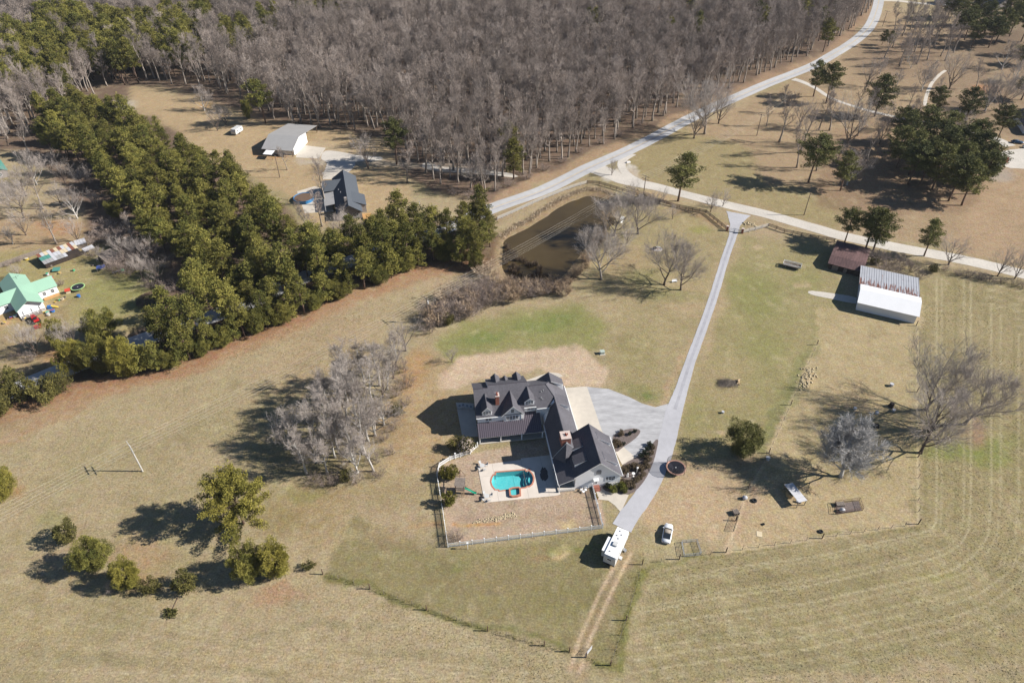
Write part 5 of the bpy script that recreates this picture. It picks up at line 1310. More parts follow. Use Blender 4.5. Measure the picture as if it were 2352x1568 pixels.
# patio sets
def patio_set(px, py, lb):
    c = at(px, py, .06)
    t = thing('patio_table', 'round white patio table in the '+lb, 'table', c, 0, 'white patio tables by the pool', True)
    a = MB(); a.cyl(0,0,.70,.74,.55,18); a.build('tabletop', 'appliance_white', t)
    for i in range(4):
        l = MB(); x, y = .4*math.cos(i*PI/2+.4), .4*math.sin(i*PI/2+.4); l.tube([(x,y,0),(x*.7,y*.7,.7)], .03, 5); l.build('leg', 'appliance_white', t)
    for i, an in enumerate((.5,2.1,3.9,5.3)):
        x, y = math.cos(an)*1.0, math.sin(an)*1.0
        ch_ = thing('patio_chair', 'white patio chair at the table in the '+lb, 'chair', (c.x+x,c.y+y,.06), an-PI/2, 'white chairs round the table at the '+lb, True)
        s_ = MB(); s_.box(-.25,.25,-.25,.25,.38,.43); s_.build('seat', 'appliance_white', ch_)
        s_ = MB(); s_.slab([(-.25,.22,.43),(.25,.22,.43),(.25,.34,.95),(-.25,.34,.95)], .04); s_.build('backrest', 'appliance_white', ch_)
        for sx in (-.22,.22):
            for sy in (-.22,.22):
                s_ = MB(); s_.tube([(sx,sy,0),(sx,sy,.4)], .02, 4); s_.build('leg', 'appliance_white', ch_)
patio_set(1108, 1073, 'upper left corner of the pool deck')
patio_set(1118, 1143, 'lower left corner of the pool deck')
# dark ragged oval lying on the deck
mat('dark_patch', alb(96,92,92), var=.3, scale=3)
c = at(1250, 1089); q = MB(); rs = random.Random(3)
q.face([(c.x+(.85+rs.uniform(-.2,.2))*math.cos(a), c.y+(2.0+rs.uniform(-.4,.4))*math.sin(a), .066) for a in [2*PI*i/26 for i in range(26)]])
setting(q.build('deck_dark_patch', 'dark_patch'))

# ------------------------------------------------------------------ white picket fence of the garden
FN = thing('garden_fence', 'white picket fence around the back garden and pool', 'fence', at(1200,1235))
segs = [((1097,1026),(1080,1042)),((1080,1042),(1034,1057)),((1010,1072),(1004,1094)),((1034,1057),(1010,1072)),((1004,1094),(1018,1180)),((1018,1180),(1029,1256)),((1029,1256),(1384,1213)),((1384,1213),(1360,1120))]
po = MB(); po.box(-.07,.07,-.07,.07,0,1.45); po.box(-.1,.1,-.1,.1,1.45,1.5); post_me = po.mesh('post', 'trim_white')
pk_all = MB()
for a, b in segs:
    A_, B_ = at(*a), at(*b); L = (B_-A_).length; d = (B_-A_)/L; n = max(1, round(L/2.4)); ang = math.atan2(d.y, d.x)
    for i in range(n+1):
        p = A_.lerp(B_, i/n); inst('post', post_me, FN, (p.x-FN.location.x, p.y-FN.location.y, 0), (0,0,ang))
    for z in (.35, 1.1):
        rb = MB(); rb.obox(((A_.x+B_.x)/2,(A_.y+B_.y)/2), d, (-d.y,d.x), L/2-.05, .025, z, z+.09); rb.build('rail', 'trim_white', FN)
    m = int(L/.14)
    for i in range(m):
        p = A_+d*(i+.5)*L/m; pk_all.obox((p.x+d.y*.04,p.y-d.x*.04), d, (-d.y,d.x), .03, .012, .08, 1.32)
setting(pk_all.build('picket', 'trim_white', FN), None, None, 'stuff')
# ------------------------------------------------------------------ other buildings, each in the frame of its ridge (x along, y across, z up)
mat('tin_white', (.80,.80,.80), rough=.4, var=.03, scale=.5, spec=.4)
mat('tin_wall', (.74,.75,.77), rough=.5, var=.04, scale=.5)
mat('tin_grey', alb(182,180,178), rough=.45, var=.05, scale=.4)
mat('tin_brown', alb(118,92,90), rough=.7, var=.22, scale=.5, var2=.2, scale2=2, stretch=(1,.25,1))
mat('tin_green', alb(168,208,182), rough=.45, var=.04, scale=.4, spec=.4)
mat('tin_teal', alb(96,160,146), rough=.45, var=.06, scale=.4)
mat('shingle_dark', alb(92,98,106), var=.12, scale=2.4, bump=.25, bscale=9)
mat('shingle_black', alb(58,60,72), var=.12, scale=2.4, bump=.25, bscale=9)
mat('wood_dark', alb(70,60,54), var=.25, scale=1.5, stretch=(1,1,.3))
mat('wood_grey', alb(150,138,128), var=.22, scale=2)
mat('rust', alb(150,96,78), var=.25, scale=1.2)
mat('cream_tin', alb(232,214,180), var=.08, scale=1)
mat('pale_tin', alb(214,214,218), var=.08, scale=1)
mat('blue_tarp', alb(84,104,170), rough=.4, var=.2, scale=1.5)
mat('deck_orange', alb(214,166,110), var=.15, scale=2)
mat('siding_gray', alb(168,160,154), var=.05)
mat('blue_liner', alb(66,140,196), rough=.25, var=.06)
def rusty_tin():
    m = mat('tin_rusty', alb(196,198,204), rough=.5, var=.07, scale=.6)
    nt = m.node_tree; N = nt.nodes; Lk = nt.links; p = N['Principled BSDF']
    base = p.inputs['Base Color'].links[0].from_socket
    tc = N.new('ShaderNodeTexCoord'); mp = N.new('ShaderNodeMapping'); mp.inputs['Scale'].default_value = (2.6,.16,1)
    Lk.new(tc.outputs['Object'], mp.inputs[0]); n = N.new('ShaderNodeTexNoise'); n.inputs['Scale'].default_value = 1.4; n.inputs['Detail'].default_value = 3; Lk.new(mp.outputs[0], n.inputs[0])
    sx = N.new('ShaderNodeSeparateXYZ'); Lk.new(tc.outputs['Object'], sx.inputs[0])
    g = N.new('ShaderNodeMapRange'); g.inputs[1].default_value = 3.2; g.inputs[2].default_value = 11; g.inputs[3].default_value = .17; g.inputs[4].default_value = -.12; Lk.new(sx.outputs[1], g.inputs[0])
    ad = N.new('ShaderNodeMath'); Lk.new(n.outputs[0], ad.inputs[0]); Lk.new(g.outputs[0], ad.inputs[1])
    st = N.new('ShaderNodeMapRange'); st.inputs[1].default_value = .54; st.inputs[2].default_value = .66; Lk.new(ad.outputs[0], st.inputs[0])
    mx = N.new('ShaderNodeMix'); mx.data_type = 'RGBA'; Lk.new(st.outputs[0], mx.inputs[0]); Lk.new(base, mx.inputs[6]); mx.inputs[7].default_value = (*alb(140,96,80), 1)
    Lk.new(mx.outputs[2], p.inputs['Base Color'])
rusty_tin()
def ridge_frame(name, label, cat, a, b, group=None):
    d = b-a; r = thing(name, label, cat, (a.x,a.y,0), math.atan2(d.y,d.x), group, True)
    L = math.hypot(d.x,d.y); dx, dy = d.x/L, d.y/L
    def loc(p): q = p-a; return (q.x*dx+q.y*dy, -q.x*dy+q.y*dx)
    return r, L, loc
def roof2(x0, x1, y0, z0, y1, z1):
    """sloped rectangle between two lines parallel to x, top facing up"""
    q = [(x0,y0,z0),(x1,y0,z0),(x1,y1,z1),(x0,y1,z1)]
    return q if y1 > y0 else q[::-1]
def win(parent, axis, face, c, z, w, h, rows=2, cols=2, m='trim_white'): return add_window(parent, c, face, z, w, h, axis, rows, cols)

# white barn
z8 = zpt(2420, 660, 4.9)
r, L, loc = ridge_frame('white_barn', 'long white metal barn with a rusty corrugated back roof', 'barn', z8(795,1010,4.6), z8(1690,1212,4.6))
m = MB(); m.extr([(-4.3,0),(-4.3,2.95),(0,4.45),(3.6,3.95),(15.9,2.9),(15.9,0)][::-1], lambda p, q, t: (t,p,q), .25, 15.6); m.build('wall', 'tin_wall', r)
m = MB(); m.slab(roof2(-.1,16.05,-4.95,2.9,-.002,4.6), .1); m.slab(roof2(-.1,16.05,.002,4.6,3.5,4.1), .1); m.build('roof', 'tin_white', r)
bx_ = MB(); bx_.slab(roof2(-.4,15.75,3.45,3.94,16.15,2.9), .05); bx_.build('roof_deck', 'wood_dark', r)
for i in range(24):                      # each sheet its own mesh offset so that the rust differs
    q = MB(); x0 = -.45+i*.675; q.slab(roof2(x0,x0+.62,3.5,4.02,16.2,2.98), .05); q.slab(roof2(x0+.58,x0+.675,3.5,4.09,16.2,3.05), .05); q.build('roof_panel', 'tin_rusty', r)
m = MB(); m.box(.19,.245,-2.0,1.2,0,2.6); m.build('door', 'tin_grey', r)
# brown barn
a, b = z8(372,515,3.2), z8(858,640,3.2)
r, L, loc = ridge_frame('brown_barn', 'old low barn with a rusty brown tin roof under the pines', 'barn', a, b)
yn = loc(z8(310,635,2.0))[1]; yf = loc(z8(430,290,2.2))[1]
m = MB(); m.extr([(yn+.4,0),(yn+.4,1.95),(0,3.05),(yf-.4,2.1),(yf-.4,0)][::-1], lambda p, q, t: (t,p,q), .3, L-.3); m.build('wall', 'wood_dark', r)
n = 14
for i in range(n):
    x0 = -.3+(L+.6)*i/n; q = MB(); dz = random.Random(i).uniform(-.02,.02)
    q.slab(roof2(x0,x0+(L+.6)/n-.03,yn,2.0+dz,-.01,3.2+dz), .04); q.slab(roof2(x0,x0+(L+.6)/n-.03,.01,3.2+dz,yf,2.2+dz), .04); q.build('roof_panel', 'tin_brown', r)
m = MB(); m.box(1.2,3.0,yn+.34,yn+.398,0,1.6); m.box(4.6,5.6,yn+.34,yn+.398,0,1.6); m.build('door', 'wood_grey', r)
# metal shop
z6 = zpt(660, 340, 4.6125)
r, L, loc = ridge_frame('metal_shop', 'metal shop with a grey roof and white gable in the orange clay yard', 'workshop', z6(670,290,5.6), z6(1090,320,5.6))
yf = loc(z6(600,495,2.7))[1]; yb = loc(z6(855,140,3.0))[1]
m = MB(); m.extr([(-6.0,0),(-6.0,3.3),(0,5.45),(7.2,4.3),(7.2,0)][::-1], lambda p, q, t: (t,p,q), .5, L-.3); m.build('wall', 'tin_white', r)
m = MB(); m.slab(roof2(0,L+.1,yf,2.75,0,5.6), .1); m.build('roof', 'tin_grey', r)
m = MB(); m.slab(roof2(0,L+.1,.01,5.6,yb,3.1), .1); m.build('roof', 'tin_grey', r)
for x in (.3, L/2, L-.3):
    m = MB(); m.box(x-.1,x+.1,yb-.4,yb-.2,0,3.1); m.build('post', 'wood_brown', r)
    m = MB(); m.box(x-.1,x+.1,yf+.2,yf+.4,0,2.7); m.build('post', 'wood_brown', r)
m = MB(); m.box(L-.298,L-.24,-2.0,2.2,.05,3.2); m.build('door', 'tin_wall', r)
m = MB(); m.slab(roof2(2.2,5.9,yf-3.6,2.2,yf-.2,2.55), .08); m.build('canopy', 'tin_white', r)
for x in (2.3,5.8):
    m = MB(); m.box(x-.05,x+.05,yf-3.5,yf-3.4,0,2.2); m.build('post', 'wood_brown', r)
# small white camper
r = thing('camper_trailer', 'small white camper trailer parked beyond the metal shop', 'camper', at(546,306,0), math.radians(74), None, True)
m = MB(); m.extr([(-2.7,.5),(2.4,.5),(2.75,1.3),(2.3,2.55),(-2.5,2.6),(-2.8,1.6)], lambda p, q, t: (p,t,q), 1.2, -1.2); m.build('body', 'appliance_white', r)
for x in (-1.5,1.2): add_window(r, x, -1.2, 1.7, .7, .5, 'v-', 1, 1)
for y in (-1.25,1.1):
    m = MB(); m.tube([(-.3,y,.35),(-.3,y+.15,.35)], .34, 12); m.build('wheel', 'dark_metal', r)
m = MB(); m.tube([(2.6,0,.5),(3.7,0,.45)], .05, 5); m.build('tongue', 'dark_metal', r)

# gray house above the pines
z4 = zpt(840, 490, 2352/360)
r, L, loc = ridge_frame('gray_house', 'gray ranch house with dark roofs and a backyard pool beyond the pines', 'house', z4(1235,165,6.0), z4(1345,860,6.0))
m = MB(); m.extr([(-4.2,0),(4.1,0),(4.1,3.0),(0,5.75),(-4.2,3.0)], lambda p, q, t: (t,p,q), -1.2, L-2.2); m.extr([(1.0,0),(7.4,0),(7.4,2.95),(4.2,4.8),(1.0,2.95)], lambda p, q, t: (p-0.0,-t,q), 7.7, 0.0) ; m.build('wall', 'siding_gray', r)
m = MB(); m.slab(roof2(-1.8,L-1.4,4.4,2.95,0,6.0), .14); m.slab(roof2(-1.8,L-1.4,-4.5,2.95,0,6.0), .14); m.build('roof', 'shingle_dark', r)
m = MB()
m.slab([(.4,-8.2,2.95),(4.2,-8.2,5.1),(4.2,-.8,5.1),(.4,-4.6,2.95)][::-1], .13); m.slab([(4.2,-8.2,5.1),(8.6,-8.2,2.95),(8.6,-4.6,2.95),(4.2,-.8,5.1)][::-1], .13); m.build('wing_roof', 'shingle_dark', r)
m = MB(); m.slab(roof2(14.0,22.2,6.2,2.9,1.6,4.9), .12); m.build('porch_roof', 'shingle_dark', r)
m = MB(); m.extr([(1.6,0),(6.0,0),(6.0,2.8),(1.6,4.6)], lambda p, q, t: (t,p,q), 14.3, 21.9); m.build('bay_wall', 'siding_gray', r)
m = MB(); m.slab(roof2(8.9,18.6,-8.2,2.5,-4.52,2.9), .09); m.build('patio_roof', 'tin_grey', r)
for x in (9.0,13.7,18.5):
    m = MB(); m.box(x-.08,x+.08,-8.1,-7.94,0,2.5); m.build('post', 'trim_white', r)
m = MB(); m.box(L-6.8,L-5.6,-1.1,-.2,3.6,6.6); m.build('chimney', 'siding_gray', r)
for x, y in ((11,-2.6),(14,-2.0)):
    m = MB(); z = 6-abs(y)*.68; m.cyl(x,y,z-.1,z+.45,.1,8); m.build('roof_vent', 'vent_metal', r)
m = MB(); m.box(L-4.5,L-.6,4.2,7.2,0,.5); m.build('deck', 'deck_orange', r)
for y in (-2.6,-1.2,1.4,2.6): win(r, 'u+', L-2.2, y, 1.7, .7, 1.2)
# its above-ground pool
p1 = [z4(*p, .9) for p in ((330,565),(570,550),(600,700),(350,880))]
pc = sum(p1, Vector())/4
pt = thing('above_ground_pool', 'above ground pool with a blue rim and brown cover beside the gray house', 'swimming pool', (pc.x,pc.y,0))
q = MB(); rr = 3.6; q.ring((pc.x,pc.y,1.0), rr, .16, 28, 6); q.build('rim', 'blue_liner', pt)
q = MB(); q.tube([(pc.x,pc.y,0),(pc.x,pc.y,.95)], rr, 28); q.build('wall', 'blue_liner', pt)
q = MB(); q.cyl(pc.x,pc.y,.955,.99,rr-.2,28); q.build('cover', 'wood_brown', pt)

# green roofed house at the left edge
z7 = zpt(0, 680, 4.9)
a, b = z7(125,680,5.0), z7(395,1090,5.0)
r, L, loc = ridge_frame('green_roof_house', 'white house with pale green metal roofs at the left edge', 'house', a, b)
m = MB(); m.extr([(-3.3,0),(3.3,0),(3.3,2.9),(0,4.75),(-3.3,2.9)], lambda p, q, t: (t,p,q), .5, L-1.2)
m.extr([(6.9,0),(12.5,0),(12.5,2.7),(9.7,4.5),(6.9,2.7)], lambda p, q, t: (p,-t,q), -8.6, 9.0); m.build('wall', 'siding_white', r)
m = MB(); m.slab(roof2(0,L,3.6,2.8,0,5.0), .1); m.slab(roof2(0,L,-3.6,2.8,0,5.0), .1); m.build('roof', 'tin_green', r)
m = MB()
for sg in (1,-1):
    e = 8.9 if sg > 0 else -9.2
    f = [(9.7,sg*.4,4.8),(9.7,e,4.8),(13.0,e,2.75),(13.0,sg*3.2,2.75)]; g = [(9.7,e,4.8),(9.7,sg*.4,4.8),(6.4,sg*3.2,2.75),(6.4,e,2.75)]
    if sg > 0: m.slab(f[::-1], .1); m.slab(g[::-1], .1)
    else: m.slab(f, .1); m.slab(g, .1)
m.build('wing_roof', 'tin_green', r)
pr = MB(); pr.box(L-1.2,L+.8,-3.3,3.2,.1,.35); pr.build('porch_floor', 'wood_grey', r)
for y in (-3.2,-1.1,1.1,3.1):
    q = MB(); q.box(L-.1,L+.02,y-.07,y+.07,.35,2.8); q.build('porch_post', 'trim_white', r)
q = MB(); q.box(L-.1,L-.04,-3.1,3.1,1.15,1.22); q.box(L-.1,L-.04,-3.1,3.1,.6,.65); q.build('porch_railing', 'trim_white', r)
for y in (5.0,7.2): win(r, 'u+', 12.5, y, 1.5, .8, 1.1)
for y in (-5.0,-7.4): win(r, 'u+', 12.5, y, 1.5, .8, 1.1)
q = MB(); q.box(12.52,13.9,4.2,8.4,0,.3); q.build('deck', 'deck_orange', r)
q = MB(); q.tube([(4,1.0,4.3),(4,1.0,5.4)], .04, 5); q.tube([(4,.2,5.2),(4,1.8,5.2)], .03, 4); q.build('antenna', 'dark_metal', r)

# row of tin-roofed sheds
a, b = z7(520,410,2.4), z7(1060,215,2.4)
r, L, loc = ridge_frame('tin_shed', 'long low shed roofed with odd sheets of rusty, cream and green tin', 'shed', a, b)
m = MB(); m.box(.2,L-.3,-6.6,-.2,0,1.7); m.build('wall', 'wood_dark', r)
rs = random.Random(12); pal = ['rust','pale_tin','cream_tin','pale_tin','rust','cream_tin','rust','pale_tin','cream_tin','rust','pale_tin']
nn = 11
for k in range(3):
    for i in range(nn):
        x0 = L*i/nn; y1 = -.1-k*2.35; y0 = y1-2.3; mm = pal[i] if k == 0 else rs.choice(['pale_tin','pale_tin','rust','cream_tin'] if k == 1 else ['pale_tin','tin_grey','tin_grey'])
        if k >= 1 and i < 3: mm = 'tin_teal' if k == 1 else 'tin_grey'
        if k == 2 and i > 6: continue
        q = MB(); q.slab(roof2(x0+.03,x0+L/nn-.03,y0,2.35-(k+1)*.18+rs.uniform(0,.06),y1,2.4-k*.18+rs.uniform(0,.06)), .03); q.build('roof_sheet', mm, r)
a, b = z7(1080,210,2.0), z7(1240,165,2.0)
r, L, loc = ridge_frame('tin_shed', 'ragged white tin shed at the far end of the rusty sheds', 'shed', a, b)
m = MB(); m.box(.1,L,-2.6,-.1,0,1.6); m.build('wall', 'wood_grey', r)
for i in range(4):
    q = MB(); q.slab(roof2(L*i/4,L*(i+1)/4-.05,-3.0+rs.uniform(-.3,.3),1.7,0,2.0+rs.uniform(0,.1)), .03); q.build('roof_sheet', 'pale_tin', r)
a, b = z7(1200,330,1.6), z7(1350,270,1.6)
r, L, loc = ridge_frame('lean_to', 'small white lean-to roof between the tin sheds and the dark shed', 'shed', a, b)
m = MB(); m.slab(roof2(0,L,-2.2,1.5,0,1.8), .04); m.build('roof', 'pale_tin', r)
for x in (.1,L-.1):
    for y in (-2.1,-.1):
        m = MB(); m.box(x-.06,x+.06,y-.06,y+.06,0,1.6); m.build('post', 'wood_grey', r)
# dark shed with blue tarp
a, b = z7(1420,410,3.2), z7(1600,330,3.2)
r, L, loc = ridge_frame('dark_shed', 'grey-roofed wooden shed half hidden by brush in the left yard', 'shed', a, b)
L = 4.6
m = MB(); m.extr([(-5.2,0),(-5.2,1.9),(0,2.9),(0,0)][::-1], lambda p, q, t: (t,p,q), .2, L-.2); m.build('wall', 'wood_dark', r)
for i in range(7):
    q = MB(); q.slab(roof2(L*i/7,L*(i+1)/7-.03,-5.6,1.9,.2,3.2), .04); q.build('roof_sheet', 'wood_grey', r)
p = z7(1480,590,1.3); t = thing('tarp_frame', 'blue tarp sagging over a frame beside the dark shed', 'tarp', (p.x,p.y,0), .5, None, True)
q = MB()
for i in range(6):
    for j in range(5):
        f = lambda i, j: (-1.3+i*.43, -1+j*.4, 1.3+.18*math.sin(i*1.3)*math.cos(j*1.1))
        q.face([f(i,j),f(i+1,j),f(i+1,j+1),f(i,j+1)])
q.build('tarp', 'blue_tarp', t)
for x, y in ((-1.2,-.9),(1.2,-.9),(-1.2,.9),(1.2,.9)):
    q = MB(); q.tube([(x,y,0),(x,y,1.3)], .04, 5); q.build('leg', 'wood_grey', t)
# teal roof corner, upper left edge
p = at(-14, 404); r = thing('teal_roof_house', 'corner of a house with a teal roof at the left edge below the wood', 'house', (p.x,p.y,0), math.radians(-48), None, True)
m = MB(); m.extr([(-4.5,0),(4.5,0),(4.5,2.8),(0,4.8),(-4.5,2.8)], lambda p, q, t: (t,p,q), -9, 4.6); m.build('wall', 'siding_gray', r)
m = MB(); m.slab(roof2(-9.4,5,4.9,2.7,0,5.0), .12); m.slab(roof2(-9.4,5,-4.9,2.7,0,5.0), .12); m.build('roof', 'tin_teal', r)
win(r, 'u+', 4.6, 2, 1.5, .8, 1.1); win(r, 'u+', 4.6, -2, 1.5, .8, 1.1)
# dark roof house, right edge
p = at(2372, 292); r = thing('dark_roof_house', 'house with a very dark roof cut by the right edge', 'house', (p.x,p.y,0), math.radians(72), None, True)
m = MB(); m.extr([(-6,0),(6,0),(6,3),(0,6.0),(-6,3)], lambda p, q, t: (t,p,q), -9.5, 9.5); m.build('wall', 'siding_white', r)
m = MB(); m.slab(roof2(-10,10,6.5,2.8,0,6.3), .14); m.slab(roof2(-10,10,-6.5,2.8,0,6.3), .14); m.build('roof', 'shingle_black', r)
win(r, 'u-', -9.5, 2, 1.5, .8, 1.1); win(r, 'u-', -9.5, -2, 1.5, .8, 1.1)
# far houses at the top right
p = at(2278, 14); r = thing('far_house', 'grey-blue roofed house at the top right corner behind pines', 'house', (p.x,p.y,0), math.radians(104), None, True)
m = MB(); m.extr([(-6,0),(6,0),(6,3),(0,6.6),(-6,3)], lambda p, q, t: (t,p,q), -10, 10); m.build('wall', 'siding_gray', r)
m = MB(); m.slab(roof2(-10.5,10.5,6.6,2.8,0,6.9), .14); m.build('roof', 'shingle_dark', r)
m = MB(); m.slab(roof2(-10.5,10.5,-6.6,2.8,0,6.9), .14); m.build('roof', 'tin_grey', r)
m = MB(); m.box(-2,-1,-1.5,-.5,5,7.6); m.build('chimney', 'brick_red', r)
p = at(2180, 8); r = thing('far_house', 'low pale house partly behind trees by the far white side road', 'house', (p.x,p.y,0), math.radians(10), None, True)
m = MB(); m.extr([(-5,0),(5,0),(5,3),(0,5),(-5,3)], lambda p, q, t: (t,p,q), -8, 8); m.build('wall', 'siding_white', r)
m = MB(); m.slab(roof2(-8.5,8.5,5.5,2.8,0,5.3), .14); m.slab(roof2(-8.5,8.5,-5.5,2.8,0,5.3), .14); m.build('roof', 'shingle_dark', r)
# ------------------------------------------------------------------ vehicles
mat('paint_white', (.72,.73,.74), rough=.3, var=.03, spec=.5)
mat('paint_blue', alb(40,78,112), rough=.3, var=.04, spec=.5)
mat('paint_red', alb(206,40,44), rough=.35, var=.06, spec=.5)
mat('vinyl_tan', alb(190,178,162), rough=.6, var=.06)
mat('rubber', (.018,.018,.019), rough=.85, var=.15)
mat('steel', (.45,.46,.47), rough=.4, metal=.7, var=.1)
mat('light_lens', (.7,.72,.72), rough=.15, var=.02)
mat('tail_lens', (.35,.02,.02), rough=.2, var=.02)
def wheel(parent, x, y, r, w, side):
    t = MB(); t.tube([(x,y-w/2,r),(x,y+w/2,r)], r, 16); o = t.build('wheel', 'rubber', parent)
    h = MB(); yy = y+side*(w/2+.004); h.tube([(x,yy-.012,r),(x,yy+.012,r)], r*.58, 12); h.build('rim', 'steel', o)
def loft(mb, secs, mi=0):
    """secs: (x, [(y,z)...]) rings of equal count"""
    o = len(mb.v); n = len(secs[0][1])
    for x, ring in secs:
        for y, z in ring: mb.v.append((x,y,z))
    for i in range(len(secs)-1):
        for k in range(n):
            mb.f.append((o+i*n+k, o+i*n+(k+1)%n, o+(i+1)*n+(k+1)%n, o+(i+1)*n+k)); mb.m.append(mi); mb.h.append(None)
    mb.f.append(tuple(o+k for k in range(n-1,-1,-1))); mb.m.append(mi); mb.h.append(None)
    e = o+(len(secs)-1)*n; mb.f.append(tuple(e+k for k in range(n))); mb.m.append(mi); mb.h.append(None)
def body_ring(w, z0, z1): return [(-w*.86,z0),(w*.86,z0),(w,z0+.12),(w,z1-.16),(w*.9,z1),(-w*.9,z1),(-w,z1-.16),(-w,z0+.12)]
def car(label, loc, rz, paint, roof, L=4.6, W=1.78, coupe=True, cat='car', name='parked_car'):
    t = thing(name, label, cat, loc, rz, None, True); h = L/2; w = W/2
    b = MB(); loft(b, [(-h,body_ring(w*.82,.38,.72)),(-h+.18,body_ring(w*.93,.24,.86)),(-h*.55,body_ring(w,.2,.92)),(0,body_ring(w,.2,.90)),(h*.45,body_ring(w,.2,.88)),(h-.35,body_ring(w*.9,.22,.78)),(h,body_ring(w*.66,.36,.62))]); b.build('body', paint, t, True)
    x0, x1, x2, x3 = (-h*.74, -h*.2, h*.16, h*.46) if coupe else (-h*.86,-h*.7,h*.12,h*.42)
    g = MB(); loft(g, [(x0,[(-w*.80,.86),(w*.80,.86),(w*.78,.88),(-w*.78,.88)]),(x1,[(-w*.84,.86),(w*.84,.86),(w*.62,1.24),(-w*.62,1.24)]),(x2,[(-w*.84,.86),(w*.84,.86),(w*.62,1.25),(-w*.62,1.25)]),(x3,[(-w*.80,.84),(w*.80,.84),(w*.78,.87),(-w*.78,.87)])]); g.build('window', 'glass_dark', t)
    r = MB(); loft(r, [(x1-.03,[(-w*.64,1.22),(w*.64,1.22),(w*.58,1.275),(-w*.58,1.275)]),((x1+x2)/2,[(-w*.65,1.23),(w*.65,1.23),(w*.58,1.30),(-w*.58,1.30)]),(x2+.05,[(-w*.64,1.22),(w*.64,1.22),(w*.58,1.28),(-w*.58,1.28)])]); r.build('roof', roof, t, True)
    for sx in (-h*.6, h*.6):
        for sy in (-1, 1): wheel(t, sx, sy*(w-.08), .32, .2, sy)
    for sy in (-1, 1):
        q = MB(); q.box(h-.2,h-.05,sy*w*.5-.14,sy*w*.5+.14,.56,.7); q.build('headlight', 'light_lens', t)
        q = MB(); q.box(-h-.005,-h+.05,sy*w*.55-.16,sy*w*.55+.16,.55,.68); q.build('tail_light', 'tail_lens', t)
        q = MB(); q.box(x3-.35,x3-.2,sy*w-.02,sy*(w+.14)+.02 if sy > 0 else sy*w+.02,.9,1.0) if sy > 0 else q.box(x3-.35,x3-.2,-w-.14,-w+.02,.9,1.0); q.build('mirror', paint, t)
    q = MB(); q.box(-h-.04,-h+.06,-w*.78,w*.78,.36,.5); q.build('bumper', paint, t); q = MB(); q.box(h-.06,h+.03,-w*.6,w*.6,.34,.46); q.build('bumper', paint, t)
    return t
car('white two-door car with a tan roof parked on the grass below the trampoline', (31.45,82.35,0), math.radians(72), 'paint_white', 'vinyl_tan', 4.7, 1.85)
p = at(2336, 329); car('dark blue car parked at the right edge near the dark-roofed house', (p.x,p.y,0), math.radians(-14), 'paint_blue', 'paint_blue', 4.7, 1.85, False)
p = at(2345, 338); car('white vehicle half out of the photo behind the blue car', (p.x+2.5,p.y-1,0), math.radians(-14), 'paint_white', 'paint_white', 4.6, 1.8, False)
# red tractors / mowers
def mower(label, loc, rz, s=1.0):
    t = thing('riding_mower', label, 'mower', loc, rz, None, True); t.scale = (s,s,s)
    b = MB(); loft(b, [(-.9,body_ring(.42,.45,.8)),(-.2,body_ring(.45,.4,.72)),(.2,body_ring(.34,.42,.95)),(1.0,body_ring(.30,.42,.9))]); b.build('body', 'paint_red', t)
    q = MB(); q.box(-.62,-.2,-.24,.24,.8,.9); q.box(-.7,-.6,-.24,.24,.8,1.25); q.build('seat', 'rubber', t)
    q = MB(); q.ring((.05,0,1.12), .18, .02, 14, 5); q.tube([(.2,0,.9),(.05,0,1.12)], .02, 4); q.build('steering_wheel', 'rubber', t)
    for x, rr, y in ((-.55,.36,.48),(-.55,.36,-.48),(.72,.24,.42),(.72,.24,-.42)): wheel(t, x, y, rr, .22, 1 if y > 0 else -1)
    q = MB(); q.box(-.35,.45,-.55,.55,.16,.34); q.build('mower_deck', 'paint_red', t)
p = at(2305, 374); mower('red riding mower out on the brown lawn at the right edge', p, .6, 1.9)
p = at(83, 738); mower('red tractor standing in front of the green-roofed house', p, 2.4, 1.7)
p = at(2286, 387); t = thing('utility_trailer', 'small white box trailer left of the red mower', 'trailer', p, .5, None, True)
q = MB(); q.box(-1.6,1.6,-1,1,.5,2.0); q.build('body', 'appliance_white', t); q = MB(); q.tube([(1.6,0,.5),(2.6,0,.5)], .05, 5); q.build('tongue', 'dark_metal', t)
for y in (-1, 1): wheel(t, 0, y, .32, .2, y)

# travel trailer
t = thing('travel_trailer', 'long white travel trailer with a slide-out parked at the end of the drive', 'camper', (20.55,78.6,0), math.radians(62), None, True)
b = MB(); b.extr([(-3.75,.62),(3.35,.62),(3.75,1.15),(3.85,2.1),(3.35,3.0),(-3.55,3.02),(-3.8,2.75)], lambda p, q, s: (p,s,q), 1.2, -1.2); b.build('body', 'appliance_white', t)
q = MB(); q.box(-3.6,3.34,-1.17,1.17,3.03,3.08); q.build('roof', 'trim_white', t)
q = MB(); q.box(3.86,4.0,-1.25,1.25,1.0,1.5); q.build('front_cap', 'appliance_white', t)
q = MB(); q.box(-2.9,.5,1.21,1.95,.9,2.75); s_ = q.build('slide_out', 'appliance_white', t); q = MB(); q.box(-2.95,.55,1.21,2.0,2.76,2.82); q.build('slide_roof', 'trim_white', s_)
q = MB(); q.box(-1.2,-.2,-.4,.5,3.09,3.42); q.build('air_conditioner_cover', 'appliance_white', t)
for x, y in ((2.6,.3),(1.9,-.3),(1.4,.5),(.8,0),(-2.6,.4)):
    q = MB(); q.box(x-.14,x+.14,y-.14,y+.14,3.085,3.2); q.build('roof_vent', 'vent_metal', t)
for x in (-.35,.4):
    for y in (-1.08,1.08): wheel(t, x, y, .36, .22, 1 if y > 0 else -1)
for x in (-2.6,-1.2,1.6,2.7): add_window(t, x, -1.2, 2.05, .75, .6, 'v-', 1, 2)
add_window(t, 0, -3.8, 2.1, .9, .5, 'u-', 1, 1)
